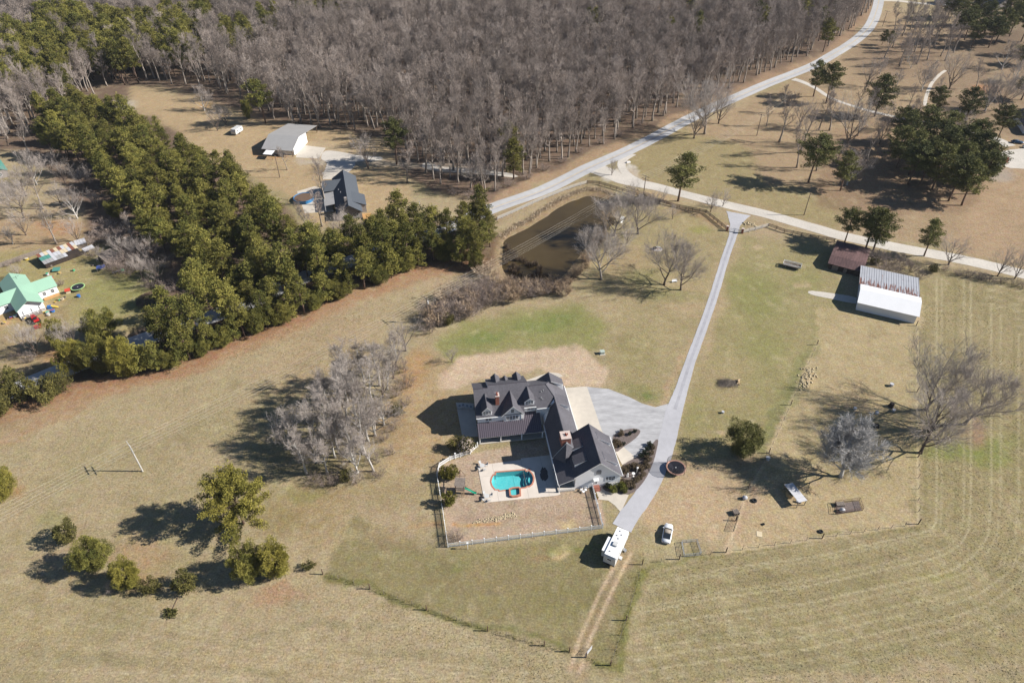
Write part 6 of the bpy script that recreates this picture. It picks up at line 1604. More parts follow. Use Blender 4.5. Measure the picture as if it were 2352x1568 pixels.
q = MB(); q.box(.55,1.15,-1.245,-1.205,.75,2.6); q.build('door', 'trim_white', t)
q = MB(); q.box(.5,1.2,-1.6,-1.25,.4,.46); q.box(.5,1.2,-1.95,-1.6,.2,.26); q.build('step', 'steel', t)
q = MB(); q.box(-1.9,-1.2,-1.85,-1.25,.5,.9); q.build('awning_box', 'appliance_white', t)
q = MB(); q.tube([(3.8,.8,.55),(5.2,0,.5)], .05, 5); q.tube([(3.8,-.8,.55),(5.2,0,.5)], .05, 5); q.build('tongue', 'dark_metal', t)
for y in (-.25,.25):
    q = MB(); q.cyl(4.35,y,.6,1.15,.16,10); q.build('gas_bottle', 'appliance_white', t)
q = MB(); q.box(-3.9,-3.8,-1.15,1.15,.5,.66); q.build('bumper', 'dark_metal', t)

# white flatbed wagon
p = at(1818, 614); t = thing('farm_wagon', 'long white open farm wagon standing on the lawn left of the barns', 'wagon', p, math.radians(-27), None, True)
q = MB(); q.box(-2.7,2.7,-1.1,1.1,.85,.95); q.build('floor', 'wood_grey', t)
for y in (-1.1,1.06):
    for z in (1.1,1.35):
        q = MB(); q.box(-2.7,2.7,y,y+.04,z,z+.16); q.build('side_board', 'trim_white', t)
for x in (-2.7,2.66):
    for z in (1.1,1.35):
        q = MB(); q.box(x,x+.04,-1.06,1.06,z,z+.16); q.build('end_board', 'trim_white', t)
for x in (-2.6,-.9,.9,2.6):
    for y in (-1.05,1.05):
        q = MB(); q.box(x-.05,x+.05,y-.05,y+.05,.9,1.55); q.build('stake', 'trim_white', t)
for x in (-1.8,1.8):
    for y in (-.95,.95): wheel(t, x, y, .36, .2, 1 if y > 0 else -1)
q = MB(); q.tube([(-2.7,0,.5),(-4.2,0,.35)], .05, 5); q.build('drawbar', 'dark_metal', t)
q = MB(); rs = random.Random(5)
for i in range(14): a = rs.uniform(0,3.1); x, y = rs.uniform(-1.8,2.3), rs.uniform(-.4,.4); q.tube([(x,y,1.0),(x+math.cos(a)*.7,y+math.sin(a)*.4,1.02)], .05, 5)
lg = q; t2 = tag(MB.build(lg, 'firewood', 'wood_dark'), 'few dark sticks of wood lying in the white wagon', 'firewood'); t2.location = p; t2.rotation_euler = (0,0,math.radians(-27))

# ------------------------------------------------------------------ trampolines
mat('tramp_mat', (.02,.02,.03), rough=.7, var=.1)
mat('pad_pink', alb(226,176,156), var=.08, scale=2)
mat('pad_green', alb(180,222,150), var=.08)
def netmat():
    m = bpy.data.materials.new('net'); m.use_nodes = True; nt = m.node_tree; N = nt.nodes; Lk = nt.links; p = N['Principled BSDF']
    p.inputs['Base Color'].default_value = (.03,.028,.03,1); p.inputs['Roughness'].default_value = .9; p.inputs['Alpha'].default_value = .42
    MATS['net'] = m
netmat()
def trampoline(label, loc, R, pad, net):
    t = thing('trampoline', label, 'trampoline', loc, .3, None, True)
    q = MB(); q.cyl(0,0,.86,.88,R*.87,32); q.build('mat', 'tramp_mat', t)
    q = MB(); q.ring((0,0,.9), R*.94, R*.085, 32, 6); 
    q.v = [(x,y,.9+(z-.9)*.35) for x,y,z in q.v]; q.build('pad', pad, t)
    for i in range(6):
        a = i*PI/3; q = MB(); x, y = R*math.cos(a), R*math.sin(a); q.tube([(x,y,.02),(x,y,.86)], .035, 6); q.build('leg', 'dark_metal', t)
        if net:
            q = MB(); q.tube([(x*1.03,y*1.03,.4),(x*1.03,y*1.03,2.6)], .03, 6); q.build('net_pole', 'dark_metal', t)
    if net:
        q = MB(); n = 36
        for i in range(n):
            a, b = 2*PI*i/n, 2*PI*(i+1)/n
            q.face([(R*math.cos(a),R*math.sin(a),.92),(R*math.cos(b),R*math.sin(b),.92),(R*math.cos(b),R*math.sin(b),2.55),(R*math.cos(a),R*math.sin(a),2.55)])
        q.build('net', 'net', t)
        q = MB(); q.ring((0,0,2.57), R, .03, 36, 5); q.build('net_ring', 'dark_metal', t)
    q = MB(); q.box(-.16,.16,-.12,.12,.882,.89); q.build('badge', 'appliance_white', t)
trampoline('round trampoline with a pink pad and black net beside the drive', at(1551, 1079), 2.15, 'pad_pink', True)
trampoline('trampoline with a pale green pad in the left neighbour yard', at(181, 664), 1.95, 'pad_green', False)

# ------------------------------------------------------------------ play set, garden things
mat('slide_green', alb(30,150,118), rough=.35, var=.05, spec=.5)
p = at(1058, 1128); t = thing('play_set', 'wooden play tower with a green slide and swing beam in the fenced garden', 'playground', p, math.radians(-4), None, True)
for x in (-.9,.9):
    for y in (-.9,.9):
        q = MB(); q.box(x-.06,x+.06,y-.06,y+.06,0,3.0); q.build('post', 'wood_brown', t)
q = MB(); q.box(-.95,.95,-.95,.95,1.35,1.45); q.build('deck', 'wood_grey', t)
for i in range(9):
    y = -1.05+i*.26; q = MB(); q.box(-1.15,1.05,y,y+.22,3.0+.02*(i % 2),3.05+.02*(i % 2)); q.build('roof_board', 'wood_grey', t)
q = MB()
for i in range(8): y = -.9+i*.25; q.box(-.95,-.91,y,y+.1,1.5,2.2); q.box(y,y+.1,-.95,-.91,1.5,2.2)
q.box(-.95,.95,-.96,-.9,2.2,2.28); q.box(-.96,-.9,-.95,.95,2.2,2.28); q.build('railing', 'wood_brown', t)
q = MB(); prof = [(1.0,1.5),(1.5,1.35),(2.4,.75),(3.0,.4),(3.5,.32)]
for i in range(4):
    (a, za), (b, zb) = prof[i], prof[i+1]; y0 = -.3-i*.06; y1 = -.3-(i+1)*.06
    q.add([(a,y0-.28,za+.16),(a,y0-.24,za),(a,y0+.24,za),(a,y0+.28,za+.16),(b,y1-.28,zb+.16),(b,y1-.24,zb),(b,y1+.24,zb),(b,y1+.28,zb+.16)], [(0,1,5,4),(1,2,6,5),(2,3,7,6)])
q.build('slide', 'slide_green', t)
q = MB()
for i in range(5): q.box(.4,.9,-1.15-.12*(5-i)*.5,-1.1-.12*(5-i)*.5,.25*(i+1)-.05,.25*(i+1))
q.tube([(.4,-1.45,0),(.4,-1.0,1.45)], .04, 4); q.tube([(.9,-1.45,0),(.9,-1.0,1.45)], .04, 4); q.build('ladder', 'wood_tan', t)
q = MB(); q.tube([(-.2,.9,2.4),(-.5,4.0,2.4)], .08, 6); q.tube([(-.5,4.0,2.4),(-1.2,4.3,0)], .06, 5); q.tube([(-.5,4.0,2.4),(.6,4.3,0)], .06, 5); q.build('swing_beam', 'wood_brown', t)
for y in (1.8,3.0):
    q = MB(); q.box(-.55,-.15,y-.1,y+.1,.5,.55); q.tube([(-.55,y,.55),(-.4,y,2.4)], .012, 3); q.tube([(-.15,y,.55),(-.3,y,2.4)], .012, 3); q.build('swing', 'dark_metal', t)
# flowering camellia by the west wall
t = plant('evergreen0', at(1070,1036), 'large shrub dotted with pale pink blossoms by the picket fence', 'shrub', None, .9, .5, 'flowering_shrub')
mat('blossom', alb(226,206,190), var=.1)
q = MB(); rs = random.Random(6)
for i in range(420):
    d = rdir(rs); d.z = abs(d.z); c = Vector((d.x*2.45, d.y*2.45, 1.3+d.z*2.9))*rs.uniform(.86,1.04); s = .12
    u = d.cross(Vector((0,0,1))).normalized()*s if abs(d.z) < .98 else Vector((s,0,0)); w = d.cross(u).normalized()*s
    q.face([c+u,c+w,c-u,c-w])
o = q.mesh('blossoms', 'blossom'); inst('blossoms', o, t)['kind'] = 'stuff'
plant('evergreen1', at(1046,1030), 'dark evergreen shrub left of the blossoming one, in shade', 'shrub', None, .75, 1.0, 'evergreen_shrub')
plant('thicket0', at(1048,1240), 'bare spiky shrub in the lower left corner of the fenced garden', 'shrub', None, .8, 1.0, 'bare_shrub')
# shrubs of the front beds
def bed(x, y, pr, s, lb, grp): plant(pr, at(x, y, .05), lb, 'shrub', grp, s, None, 'clipped_shrub')
for x, y, s in ((1424,1000,.7),(1429,999,.6),(1427,992,.6),(1412,1016,.8),(1418,1020,1.0),(1424,1024,.7),(1411,1028,.9)):
    bed(x, y, 'boxround', s, 'brown clipped shrub in the upper mulch bed by the garage', 'shrubs of the upper mulch bed')
for x, y in ((1458,992),(1446,998),(1432,1021)): bed(x, y, 'darkshrub', .8, 'small dark shrub set in the mulch of the upper bed', 'small dark shrubs of the upper bed')
for x, y, s in ((1440,1085,.75),(1456,1072,.9),(1433,1078,.8),(1444,1076,.95),(1432,1084,1.0),(1458,1076,1.1),(1472,1080,1.1),(1482,1066,.8),(1486,1074,.9),(1476,1092,.9),(1490,1058,.9),(1496,1042,.8),(1500,1030,.7),(1430,1110,1.0),(1440,1112,.9),(1452,1112,.9),(1461,1106,.9),(1440,1118,.9),(1470,1100,.8),(1454,1120,.8),(1484,1052,.7)):
    bed(x, y, 'boxround', s, 'brown clipped round shrub in the long mulch bed along the drive', 'round shrubs of the long mulch bed')
for x, y, s in ((1407,1128,1.0),(1427,1121,1.05),(1435,1130,.65)): bed(x, y, 'boxgreen', s, {1407:'left green boxwood ball beside the front walk',1427:'largest green boxwood ball by the front walk',1435:'smallest green boxwood ball by the front walk'}[x], 'green boxwood balls by the front walk')
for x, y in ((1491,1022),(1486,1034),(1480,1042),(1472,1049),(1484,1045),(1494,1026)): bed(x, y, 'darkshrub', 1.0, 'dark spreading shrub near the tip of the long mulch bed', 'dark shrubs of the long mulch bed')
bed(1396,1120,'darkshrub',1.2,'blue-green shrub beside the brick steps', None)
# garden ornaments
mat('stone_white', (.72,.70,.68), var=.08, scale=6)
def lamp_post(x, y, lb):
    t = thing('garden_lamp', lb, 'lamp', at(x, y, .05), 0, 'white ornaments in the long mulch bed', True)
    q = MB(); q.cyl(0,0,0,1.5,.05,8); q.build('post', 'stone_white', t); q = MB(); q.cyl(0,0,1.5,1.85,.16,8,0,.22); q.build('lantern', 'stone_white', t); q = MB(); q.cyl(0,0,1.85,2.02,.26,8,0,.03); q.build('cap', 'stone_white', t)
lamp_post(1462,1086,'white garden lamp standing in the mulch bed nearest the drive')
t = thing('bird_bath', 'white bird bath in the mulch bed left of the garden lamp', 'bird bath', at(1454,1093,.05), 0, None, True)
q = MB(); q.tube([(0,0,0),(0,0,.1),(0,0,.7),(0,0,.8)], [.25,.1,.09,.2], 10); q.build('pedestal', 'stone_white', t); q = MB(); q.tube([(0,0,.8),(0,0,.95)], [.15,.38], 14); q.build('bowl', 'stone_white', t)
t = thing('garden_statue', 'pale garden statue in the mulch bed next to the garage wall', 'statue', at(1441,1095,.05), 0, None, True)
q = MB(); q.box(-.22,.22,-.22,.22,0,.35); q.build('plinth', 'stone_white', t)
q = MB(); q.tube([(0,0,.35),(0,0,.6),(.02,0,.9),(0,0,1.15),(0,0,1.22),(0,0,1.34),(0,0,1.45)], [.2,.14,.17,.13,.06,.10,.04], 10); q.build('figure', 'stone_white', t)
# stacked white furniture by the fence
for i, (x, y, a) in enumerate(((1331,1118,.3),(1337,1121,1.2),(1343,1117,2.0),(1349,1121,.8),(1335,1127,2.6),(1345,1127,.2),(1352,1115,1.6),(1340,1131,1.0))):
    t = thing('garden_chair', 'white wire garden chair in the jumble against the garage gable', 'chair', at(x, y, 0), a, 'white chairs heaped by the garage gable', True)
    q = MB(); q.box(-.24,.24,-.24,.24,.4,.44); q.build('seat', 'trim_white', t)
    q = MB()
    for k in range(5): q.tube([(-.22+k*.11,.23,.44),(-.22+k*.11,.32,.95)], .018, 4)
    q.tube([(-.24,.32,.95),(.24,.32,.95)], .025, 4); q.build('backrest', 'trim_white', t)
    for sx in (-.22,.22):
        for sy in (-.22,.22): q = MB(); q.tube([(sx,sy,0),(sx,sy,.42)], .022, 4); q.build('leg', 'trim_white', t)
for i in range(7):
    p = at(1364+i*1.4, 1126+i*3.2)
    t = thing('flower_pot', 'small terracotta pot of yellow plants in the row along the fence', 'flower pot', p, 0, 'pots along the garden fence', True)
    q = MB(); q.tube([(0,0,0),(0,0,.3)], [.12,.18], 10); q.build('pot', 'clay_pot', t)
    q = MB(); rs = random.Random(i)
    for k in range(40): tuft(q, rs, Vector((0,0,.42)), .16, 1, .12, rs.random())
    q.build('plant', 'needle_gold', t)
# utility box
t = thing('utility_box', 'pale green utility box alone on the lawn behind the house', 'utility box', at(1383, 812), HA, None, True)
mat('utility_green', alb(196,208,196), var=.04); q = MB(); q.box(-.55,.55,-.45,.45,.08,.9); q.slab([(-.6,-.5,.9),(.6,-.5,.9),(.6,.5,1.0),(-.6,.5,1.0)], .06); q.build('cabinet', 'utility_green', t); q = MB(); q.box(-.75,.75,-.7,.7,0,.08); q.build('pad', 'concrete', t)
t = thing('birdhouse_post', 'white birdhouse on a post outside the bottom garden fence', 'birdhouse', at(1074.5,1260), 0, None, True)
q = MB(); q.cyl(0,0,0,1.7,.05,8); q.build('post', 'trim_white', t); q = MB(); q.box(-.16,.16,-.16,.16,1.7,2.05); q.build('box', 'trim_white', t); q = MB(); q.slab([(-.2,-.2,2.05),(.2,-.2,2.05),(.2,.0,2.2),(-.2,.0,2.2)], .02); q.slab([(-.2,0,2.2),(.2,0,2.2),(.2,.2,2.05),(-.2,.2,2.05)], .02); q.build('roof', 'trim_white', t)
t = thing('birdhouse_post', 'white birdhouse on a post outside the upper garden fence', 'birdhouse', at(1046,1054), 0, None, True)
q = MB(); q.cyl(0,0,0,1.6,.05,8); q.build('post', 'trim_white', t); q = MB(); q.box(-.16,.16,-.16,.16,1.6,1.95); q.build('box', 'trim_white', t)
# fire ring, bench, swing on the pond lawn
t = thing('fire_pit', 'ring of pale stones with a black fire bowl on the pond lawn', 'fire pit', at(1506, 572), 0, None, True)
sm_ = MB(); sm_.blob((0,0,.12), .34, .26, .18, 8, 5, 0, .2, random.Random(2)); sme = sm_.mesh('stone', 'stone_white')
for i in range(16): a = i*2*PI/16; inst('stone', sme, t, (1.35*math.cos(a)+.5,1.1*math.sin(a),0), (0,0,a+PI/2), (1+.2*(i%3),1,1))
q = MB(); q.tube([(-.3,0,.05),(-.3,0,.55)], [.4,.75], 16); q.build('bowl', 'dark_metal', t)
q = MB(); q.prism([(1.9*math.cos(a)+.4,1.6*math.sin(a)) for a in [2*PI*k/16 for k in range(16)]], 0, .04); q.build('gravel_bed', 'brick_cap', t)
t = thing('garden_bench', 'white bench between the two bare trees on the pond lawn', 'bench', at(1549, 648), .2, None, True)
q = MB(); q.box(-.8,.8,-.25,.25,.42,.48); q.build('seat', 'trim_white', t); q = MB(); q.box(-.8,.8,.22,.27,.48,.95); q.build('backrest', 'trim_white', t)
for x in (-.7,.7): q = MB(); q.box(x-.05,x+.05,-.22,.22,0,.42); q.build('leg', 'trim_white', t)
t = thing('garden_swing', 'white slatted garden swing under the trees by the pond', 'swing', at(1428, 512), 1.2, None, True)
for i in range(6): q = MB(); q.box(-1.1,1.1,-.6+i*.2,-.46+i*.2,1.9,1.94); q.build('canopy_slat', 'trim_white', t)
for x in (-1.05,1.05): q = MB(); q.tube([(x,-.6,0),(x,0,1.9)], .05, 5); q.tube([(x,.6,0),(x,0,1.9)], .05, 5); q.build('frame', 'trim_white', t)
q = MB(); q.box(-.85,.85,-.25,.25,.5,.55); q.box(-.85,.85,.25,.3,.55,1.0); q.build('seat', 'trim_white', t)

# ------------------------------------------------------------------ paddock things
a = at(1824,1112,2.0); b = at(1832,1148,2.0)
t = thing('feeder_shelter', 'open shelter with a pale metal roof over round hay bales in the paddock', 'shelter', ((a.x+b.x)/2,(a.y+b.y)/2,0), math.radians(-71), None, True)
for i in range(5): x0 = -2.5+i*1.0; q = MB(); q.slab(roof2(x0,x0+.97,-1.1,2.05,1.1,1.8), .04); q.build('roof_sheet', 'pale_tin', t)
for x in (-2.3,2.3):
    for y in (-1,1): q = MB(); q.box(x-.06,x+.06,y-.06,y+.06,0,1.78); q.build('post', 'wood_grey', t)
mat('hay', alb(190,164,122), var=.2, scale=6, bump=.6, bscale=10)
for (x, y), lb in (((1809,1118),'round hay bale at the upper corner of the feeder shelter'),((1813,1139),'round hay bale at the lower corner of the feeder shelter')):
    t = thing('hay_bale', lb, 'hay bale', at(x, y), .5, 'hay bales by the feeder shelter', True)
    q = MB(); q.tube([(0,0,0),(0,0,.1),(0,0,1.1),(0,0,1.2)], [.7,.8,.8,.6], 18); q.build('bale', 'hay', t)
    q = MB(); q.cyl(0,0,1.2,1.24,.22,12); q.build('hollow', 'wood_dark', t)  # raised dark disc; its colour stands in for the shade of a hollow
t = thing('water_trough', 'small pale trough at the lower end of the feeder shelter', 'trough', at(1834,1153), -.3, None, True)
q = MB(); q.tube([(-.5,0,.25),(.5,0,.25)], .26, 12); q.build('tub', 'pale_tin', t); q = MB(); q.box(-.4,.4,-.2,.2,0,.1); q.build('stand', 'wood_dark', t)
def tyre(x, y, lb, R=.5): 
    t = thing('old_tyre', lb, 'tyre', at(x, y), .4, 'old tyres and tubs in the paddock', True)
    q = MB(); q.ring((0,0,.18), R*.7, R*.3, 18, 8); q.build('tread', 'rubber', t); q = MB(); q.cyl(0,0,.05,.12,R*.5,12); q.build('water', 'glass_dark', t)
tyre(1732,1150,'black tyre tub on the bare path by the paddock fence', .6); tyre(1885,1221,'black tyre near the bottom paddock fence', .5); tyre(1753,1204,'small dark ring on the bare earth of the paddock', .3)
t = thing('animal_hut', 'small pale dome hut beside the path outside the paddock fence', 'hut', at(1710,1145), 0, None, True)
q = MB(); q.blob((0,0,.4), .6, .5, .5, 12, 7); q.build('shell', 'pale_tin', t); q = MB(); q.box(-.62,-.5,-.2,.2,0,.5); q.build('opening_shade', 'wood_dark', t)  # solid dark box paints the shade inside the hut's doorway
t = thing('pallet', 'wooden pallet leaning by the dark tube gate', 'pallet', at(1689,1179), .3, None, True)
for i in range(6): q = MB(); q.box(-.6,.6,-.55+i*.2,-.43+i*.2,.75,.8); q.build('slat', 'wood_grey', t)
for x in (-.5,0,.5): q = MB(); q.box(x-.05,x+.05,-.55,.6,0,.75); q.build('block', 'wood_grey', t)
t = thing('plywood_sheet', 'square of pale plywood lying in the paddock', 'board', at(1744,1226), -.25, None, True)
q = MB(); q.box(-.55,.55,-.65,.65,.02,.06); q.build('sheet', 'cream_tin', t)
# tubular gates and corral panels
def tube_gate(label, p0, p1, name='tube_gate', h=1.25, m='dark_metal', n=6, group=None, lean=0.0):
    A_, B_ = p0, p1; d = B_-A_; L = math.hypot(d.x,d.y)
    t = thing(name, label, 'gate' if 'gate' in name else 'fence panel', (A_.x,A_.y,0), math.atan2(d.y,d.x), group, True)
    q = MB()
    for x in (0,L): q.tube([(x,0,.1),(x,lean,h)], .035, 5)
    q.tube([(0,0,.1),(L,0,.1)], .035, 5); q.tube([(0,lean,h),(L,lean,h)], .035, 5); q.build('frame', m, t)
    for i in range(1, n): q = MB(); z = .1+(h-.1)*i/n; q.tube([(0,lean*i/n,z),(L,lean*i/n,z)], .022, 4); q.build('bar', m, t)
    for x in (L/3, 2*L/3): q = MB(); q.tube([(x,0,.1),(x,lean,h)], .025, 4); q.build('stay', m, t)
tube_gate('dark tube gate standing open by the pallet at the paddock corner', at(1697,1185), at(1685,1220), 'tube_gate', 1.3)
tube_gate('pale tube gate swung open at the end of the dirt track', at(1344,1508), at(1359,1489), 'tube_gate', 1.2, 'vent_metal')
for i, (a, b) in enumerate((((1565,1246),(1600,1243)),((1600,1243),(1610,1274)),((1571,1278),(1610,1274)),((1565,1246),(1571,1278)))):
    tube_gate('panel of the small wire pen on the grass right of the white car', at(*a), at(*b), 'pen_panel', .9, 'steel', 4, 'panels of the small wire pen')
mat('pen_wood', alb(108,84,72), var=.2, scale=2)
for a, b in (((1917,1156),(1973,1149)),((1973,1149),(1981,1172)),((1981,1172),(1921,1181)),((1921,1181),(1917,1156))):
    tube_gate('dark board panel of the muddy animal pen in the paddock', at(*a), at(*b), 'pen_panel', 1.0, 'pen_wood', 3, 'panels of the muddy animal pen')
sheet_o = sheet('pen_floor', [(1918,1157),(1972,1150),(1980,1172),(1921,1180)], .03, 'mulch'); setting(sheet_o)
t = thing('rain_barrel', 'pale rounded tank inside the muddy animal pen', 'tank', at(1933,1174), 0, None, True)
q = MB(); q.blob((0,0,.5), .6, .5, .5, 14, 8); q.build('shell', 'pale_tin', t); q = MB(); q.cyl(0,0,.95,1.05,.15,10); q.build('lid', 'tin_grey', t)
t = thing('dog_house', 'low grey slatted hutch in the upper corner of the muddy pen', 'hutch', at(1929,1160), .1, None, True)
for i in range(5): q = MB(); q.box(-.9+i*.36,-.6+i*.36,-.5,.5,.6,.64); q.build('roof_slat', 'wood_grey', t)
q = MB(); q.box(-.85,.85,-.45,.45,0,.58); q.build('wall', 'wood_grey', t)
for (x, y, s, lb) in ((2047,886,.5,'pale barrel highest up in the paddock'),(2013,950,.45,'pale bucket by the scattered logs in the paddock'),(2052,944,.4,'white feed tub beside a dark hole in the paddock'),(1963,940,.4,'small pale tub left of the others in the paddock'),(1763,1055,.5,'white bucket on the fence path by the long tree shadow'),(1660,948,.35,'pale stump right below the brush pile')):
    t = thing('bucket', lb, 'bucket', at(x, y), 0, 'pale tubs scattered over the paddock', True)
    q = MB(); q.tube([(0,0,0),(0,0,s*1.5)], [s*.8,s], 14); q.build('tub', 'pale_tin', t); q = MB(); q.ring((0,0,s*1.5), s, .03, 14, 5); q.build('rim', 'tin_grey', t)
t = thing('tree_stump', 'dark burnt stump with its hole beside the tubs in the paddock', 'stump', at(2046,933), 0, None, True)
q = MB(); q.tube([(0,0,-.1),(0,0,.3),(.1,0,1.1)], [.8,.6,.5], 10); q.build('stump', 'wood_dark', t)
t = thing('tree_stump', 'black charred stump at the edge of the long tree shadows', 'stump', at(2012,978), 0, None, True)
q = MB(); q.tube([(0,0,-.1),(0,0,.15),(0,0,.5)], [.9,.8,.6], 10); q.build('stump', 'rubber', t)
# brush pile
t = thing('brush_pile', 'pile of cut branches with pale sawn logs on the grass right of the drive', 'brush pile', at(1688, 882), 0, None, True)
rs = random.Random(17); q = MB()
for i in range(420):
    x, y = -rs.uniform(-.6,3.6), rs.gauss(0,.7); z = rs.uniform(0,1.0)*max(.1,1-abs(x+1)/4.5); a = rs.gauss(PI,.5); L = rs.uniform(.7,2.0)
    q.tube([(x,y,z),(x+L*.5*math.cos(a),y+L*.5*math.sin(a),z+rs.uniform(0,.2)),(x+L*math.cos(a),y+L*math.sin(a)*1.2,max(.02,z-rs.uniform(.1,.5)))], [.03,.02,.008], 3, 0, False)
q.build('branch', 'bark_grey', t)['kind'] = 'stuff'
for i, (x, y, z, a) in enumerate(((.3,.5,.3,1.3),(.7,.6,.3,1.2),(1.0,.1,.3,1.5),(.4,-.3,.3,.9),(.7,.3,.65,1.3),(1.1,.9,.3,1.0),(.9,-.5,.3,1.6))):
    q = MB(); q.tube([(x,y,z),(x+.8*math.cos(a),y+.8*math.sin(a),z)], .2, 9); q.build('log', 'wood_tan', t)
# rock swales (picked out stones)
rk = MB(); rk.blob((0,0,.05), .2, .15, .14, 7, 4, 0, .25, random.Random(4)); rk_me = rk.mesh('rock', 'stone_white')
mat('rock_tan', alb(218,200,164), var=.2, scale=3); rk_me.materials[0] = MATS['rock_tan']
def rocks(name, label, line, n, wid, seed, s=1.0):
    rs = random.Random(seed); A_ = at(*line[0]); t = thing(name, label, 'rocks', A_)
    c = [at(*p) for p in line]
    for i in range(n):
        k = rs.random()*(len(c)-1); j = min(int(k), len(c)-2); p = c[j].lerp(c[j+1], k-j); f = rs.uniform(.5,1.2)*s
        inst('rock', rk_me, t, (p.x-A_.x+rs.gauss(0,wid), p.y-A_.y+rs.gauss(0,wid), 0), (0,0,rs.uniform(0,6)), (f,f,f))
rocks('rock_swale', 'strip of tan stones laid across the fenced garden', [(1088,1200),(1110,1196),(1128,1192),(1144,1190),(1152,1188),(1160,1186),(1168,1184),(1176,1182),(1180,1182)], 190, .3, 1, .85)
rocks('rock_swale', 'heap of tan stones along the paddock fence path', [(1843,890),(1855,868),(1866,846)], 110, .7, 2, 1.5)
rocks('rock_swale', 'few pale rocks on the verge by the gate', [(1715,513),(1730,516)], 22, .7, 3, 2.0)
# felled young pine at the bottom left
t = thing('felled_sapling', 'cut young pine lying on the grass below the curved row', 'felled tree', at(409,1372), 0, None, True)
q = MB(); q.tube([(0,0,.1),(-.1,-2.0,.1),(-.2,-3.4,.15)], [.07,.05,.03], 6); q.build('trunk', 'bark_pine', t)
q = MB(); rs = random.Random(3)
for i in range(26): tuft(q, rs, Vector((-.1+rs.gauss(0,.5),-2.3-rs.uniform(0,1.6),.3)), .35, 16, .24, rs.uniform(.1,.6))
q.build('crown', 'leaf_shrub', t)

# ------------------------------------------------------------------ fences
mat('rail_white', alb(214,208,200), var=.08, scale=2)
mat('rail_brown', alb(128,110,98), var=.15, scale=2)
rp = MB(); rp.box(-.08,.08,-.08,.08,-.3,1.4)
def rail_fence(label, px, m, step=2.5):
    A_ = at(*px[0]); t = thing('rail_fence', label, 'fence', A_); pm = MB(); pm.v = rp.v[:]; pm.f = rp.f[:]; pm.m = rp.m[:]; pm.h = rp.h[:]; pme = pm.mesh('post', m)
    for a, b in zip(px[:-1], px[1:]):
        P0, P1 = at(*a), at(*b); d = P1-P0; L = d.length; d /= L; n = max(1, round(L/step)); ang = math.atan2(d.y,d.x)
        for i in range(n+1): p = P0.lerp(P1, i/n); inst('post', pme, t, (p.x-A_.x,p.y-A_.y,0), (0,0,ang))
        for i in range(n):
            p = P0.lerp(P1, (i+.5)/n)
            for z in (.35,.75,1.15):
                q = MB(); q.obox((p.x,p.y), d, (-d.y,d.x), L/n/2-.09, .03, z, z+.2); q.build('rail', m, t)
rail_fence('white three-rail fence along the main road above the pond', [(1143,505),(1176,491),(1235,464),(1293,440),(1318,431),(1348,422)], 'rail_white')
rail_fence('brown three-rail fence from the road bend past the lone pine to the gate', [(1348,422),(1376,424),(1430,440),(1500,462),(1560,478),(1621,490),(1648,512),(1666,527)], 'rail_brown')
rail_fence('short white rail fence right of the entrance gate', [(1706,536),(1735,529),(1764,521)], 'rail_white')
rail_fence('brown rail fence below the gravel road running to the brown barn', [(1764,521),(1801,534),(1860,546),(1916,556)], 'rail_brown')
# entrance gate
a, b = at(1672,530), at(1702,535); d = b-a
t = thing('entrance_gate', 'white slatted entrance gate between brick pillars across the drive', 'gate', (a.x,a.y,0), math.atan2(d.y,d.x), None, True); L = d.length
for x in (-.35, L+.35):
    q = MB(); q.box(x-.35,x+.35,-.35,.35,0,1.7); p_ = q.build('pillar', 'brick_red', t); q = MB(); q.box(x-.42,x+.42,-.42,.42,1.7,1.82); q.build('cap', 'brick_cap', p_)
for i in range(4): q = MB(); z = .3+i*.32; q.box(.05,L-.05,-.03,.03,z,z+.12); q.build('rail', 'trim_white', t)
for x in (.1,L/2-.06,L/2+.06,L-.1): q = MB(); q.box(x-.05,x+.05,-.05,.05,.1,1.5); q.build('stile', 'trim_white', t)
q = MB(); q.tube([(.1,0,.35),(L/2-.06,0,1.3)], .04, 4); q.tube([(L-.1,0,.35),(L/2+.06,0,1.3)], .04, 4); q.build('brace', 'trim_white', t)
# wire fences
mat('wire_dull', alb(120,114,106), rough=.9, var=.1)
wp = MB(); wp.tube([(0,0,-.1),(0,0,1.35)], .045, 5); wp_me = wp.mesh('post', 'wood_grey')
wc = MB(); wc.tube([(0,0,-.1),(0,0,1.7)], .11, 7); wc_me = wc.mesh('corner_post', 'wood_brown')
def wire_fence(label, px, step=3.2, corners=True):
    A_ = at(*px[0]); t = thing('wire_fence', label, 'fence', A_); last = None
    for a, b in zip(px[:-1], px[1:]):
        P0, P1 = at(*a), at(*b); L = (P1-P0).length; n = max(1, round(L/step))
        inst('corner_post', wc_me, t, (P0.x-A_.x,P0.y-A_.y,0))
        for i in range(1, n): p = P0.lerp(P1, i/n); inst('post', wp_me, t, (p.x-A_.x,p.y-A_.y,0), (random.Random(i).uniform(-.04,.04),0,0))
        for z in (.3,.6,.9,1.2): q = MB(); q.tube([(P0.x,P0.y,z),(P1.x,P1.y,z)], .005, 3, 0, False); q.build('wire', 'wire_dull', t)
    P1 = at(*px[-1]); inst('corner_post', wc_me, t, (P1.x-A_.x,P1.y-A_.y,0))
wire_fence('wire fence on the right side of the paddock through the bare trees', [(2104,748),(2106,900),(2108,1050),(2109,1203)])
wire_fence('wire fence along the bottom of the paddock', [(2109,1203),(1888,1236),(1667,1268)])
wire_fence('wire fence on the left side of the paddock by the worn path', [(1690,1195),(1718,1122),(1766,1040),(1816,930),(1876,792)])
wire_fence('wire fence in long grass below the lawn, from the small bush to the track', [(742,1318),(850,1352),(980,1400),(1120,1448),(1250,1482),(1308,1496)])
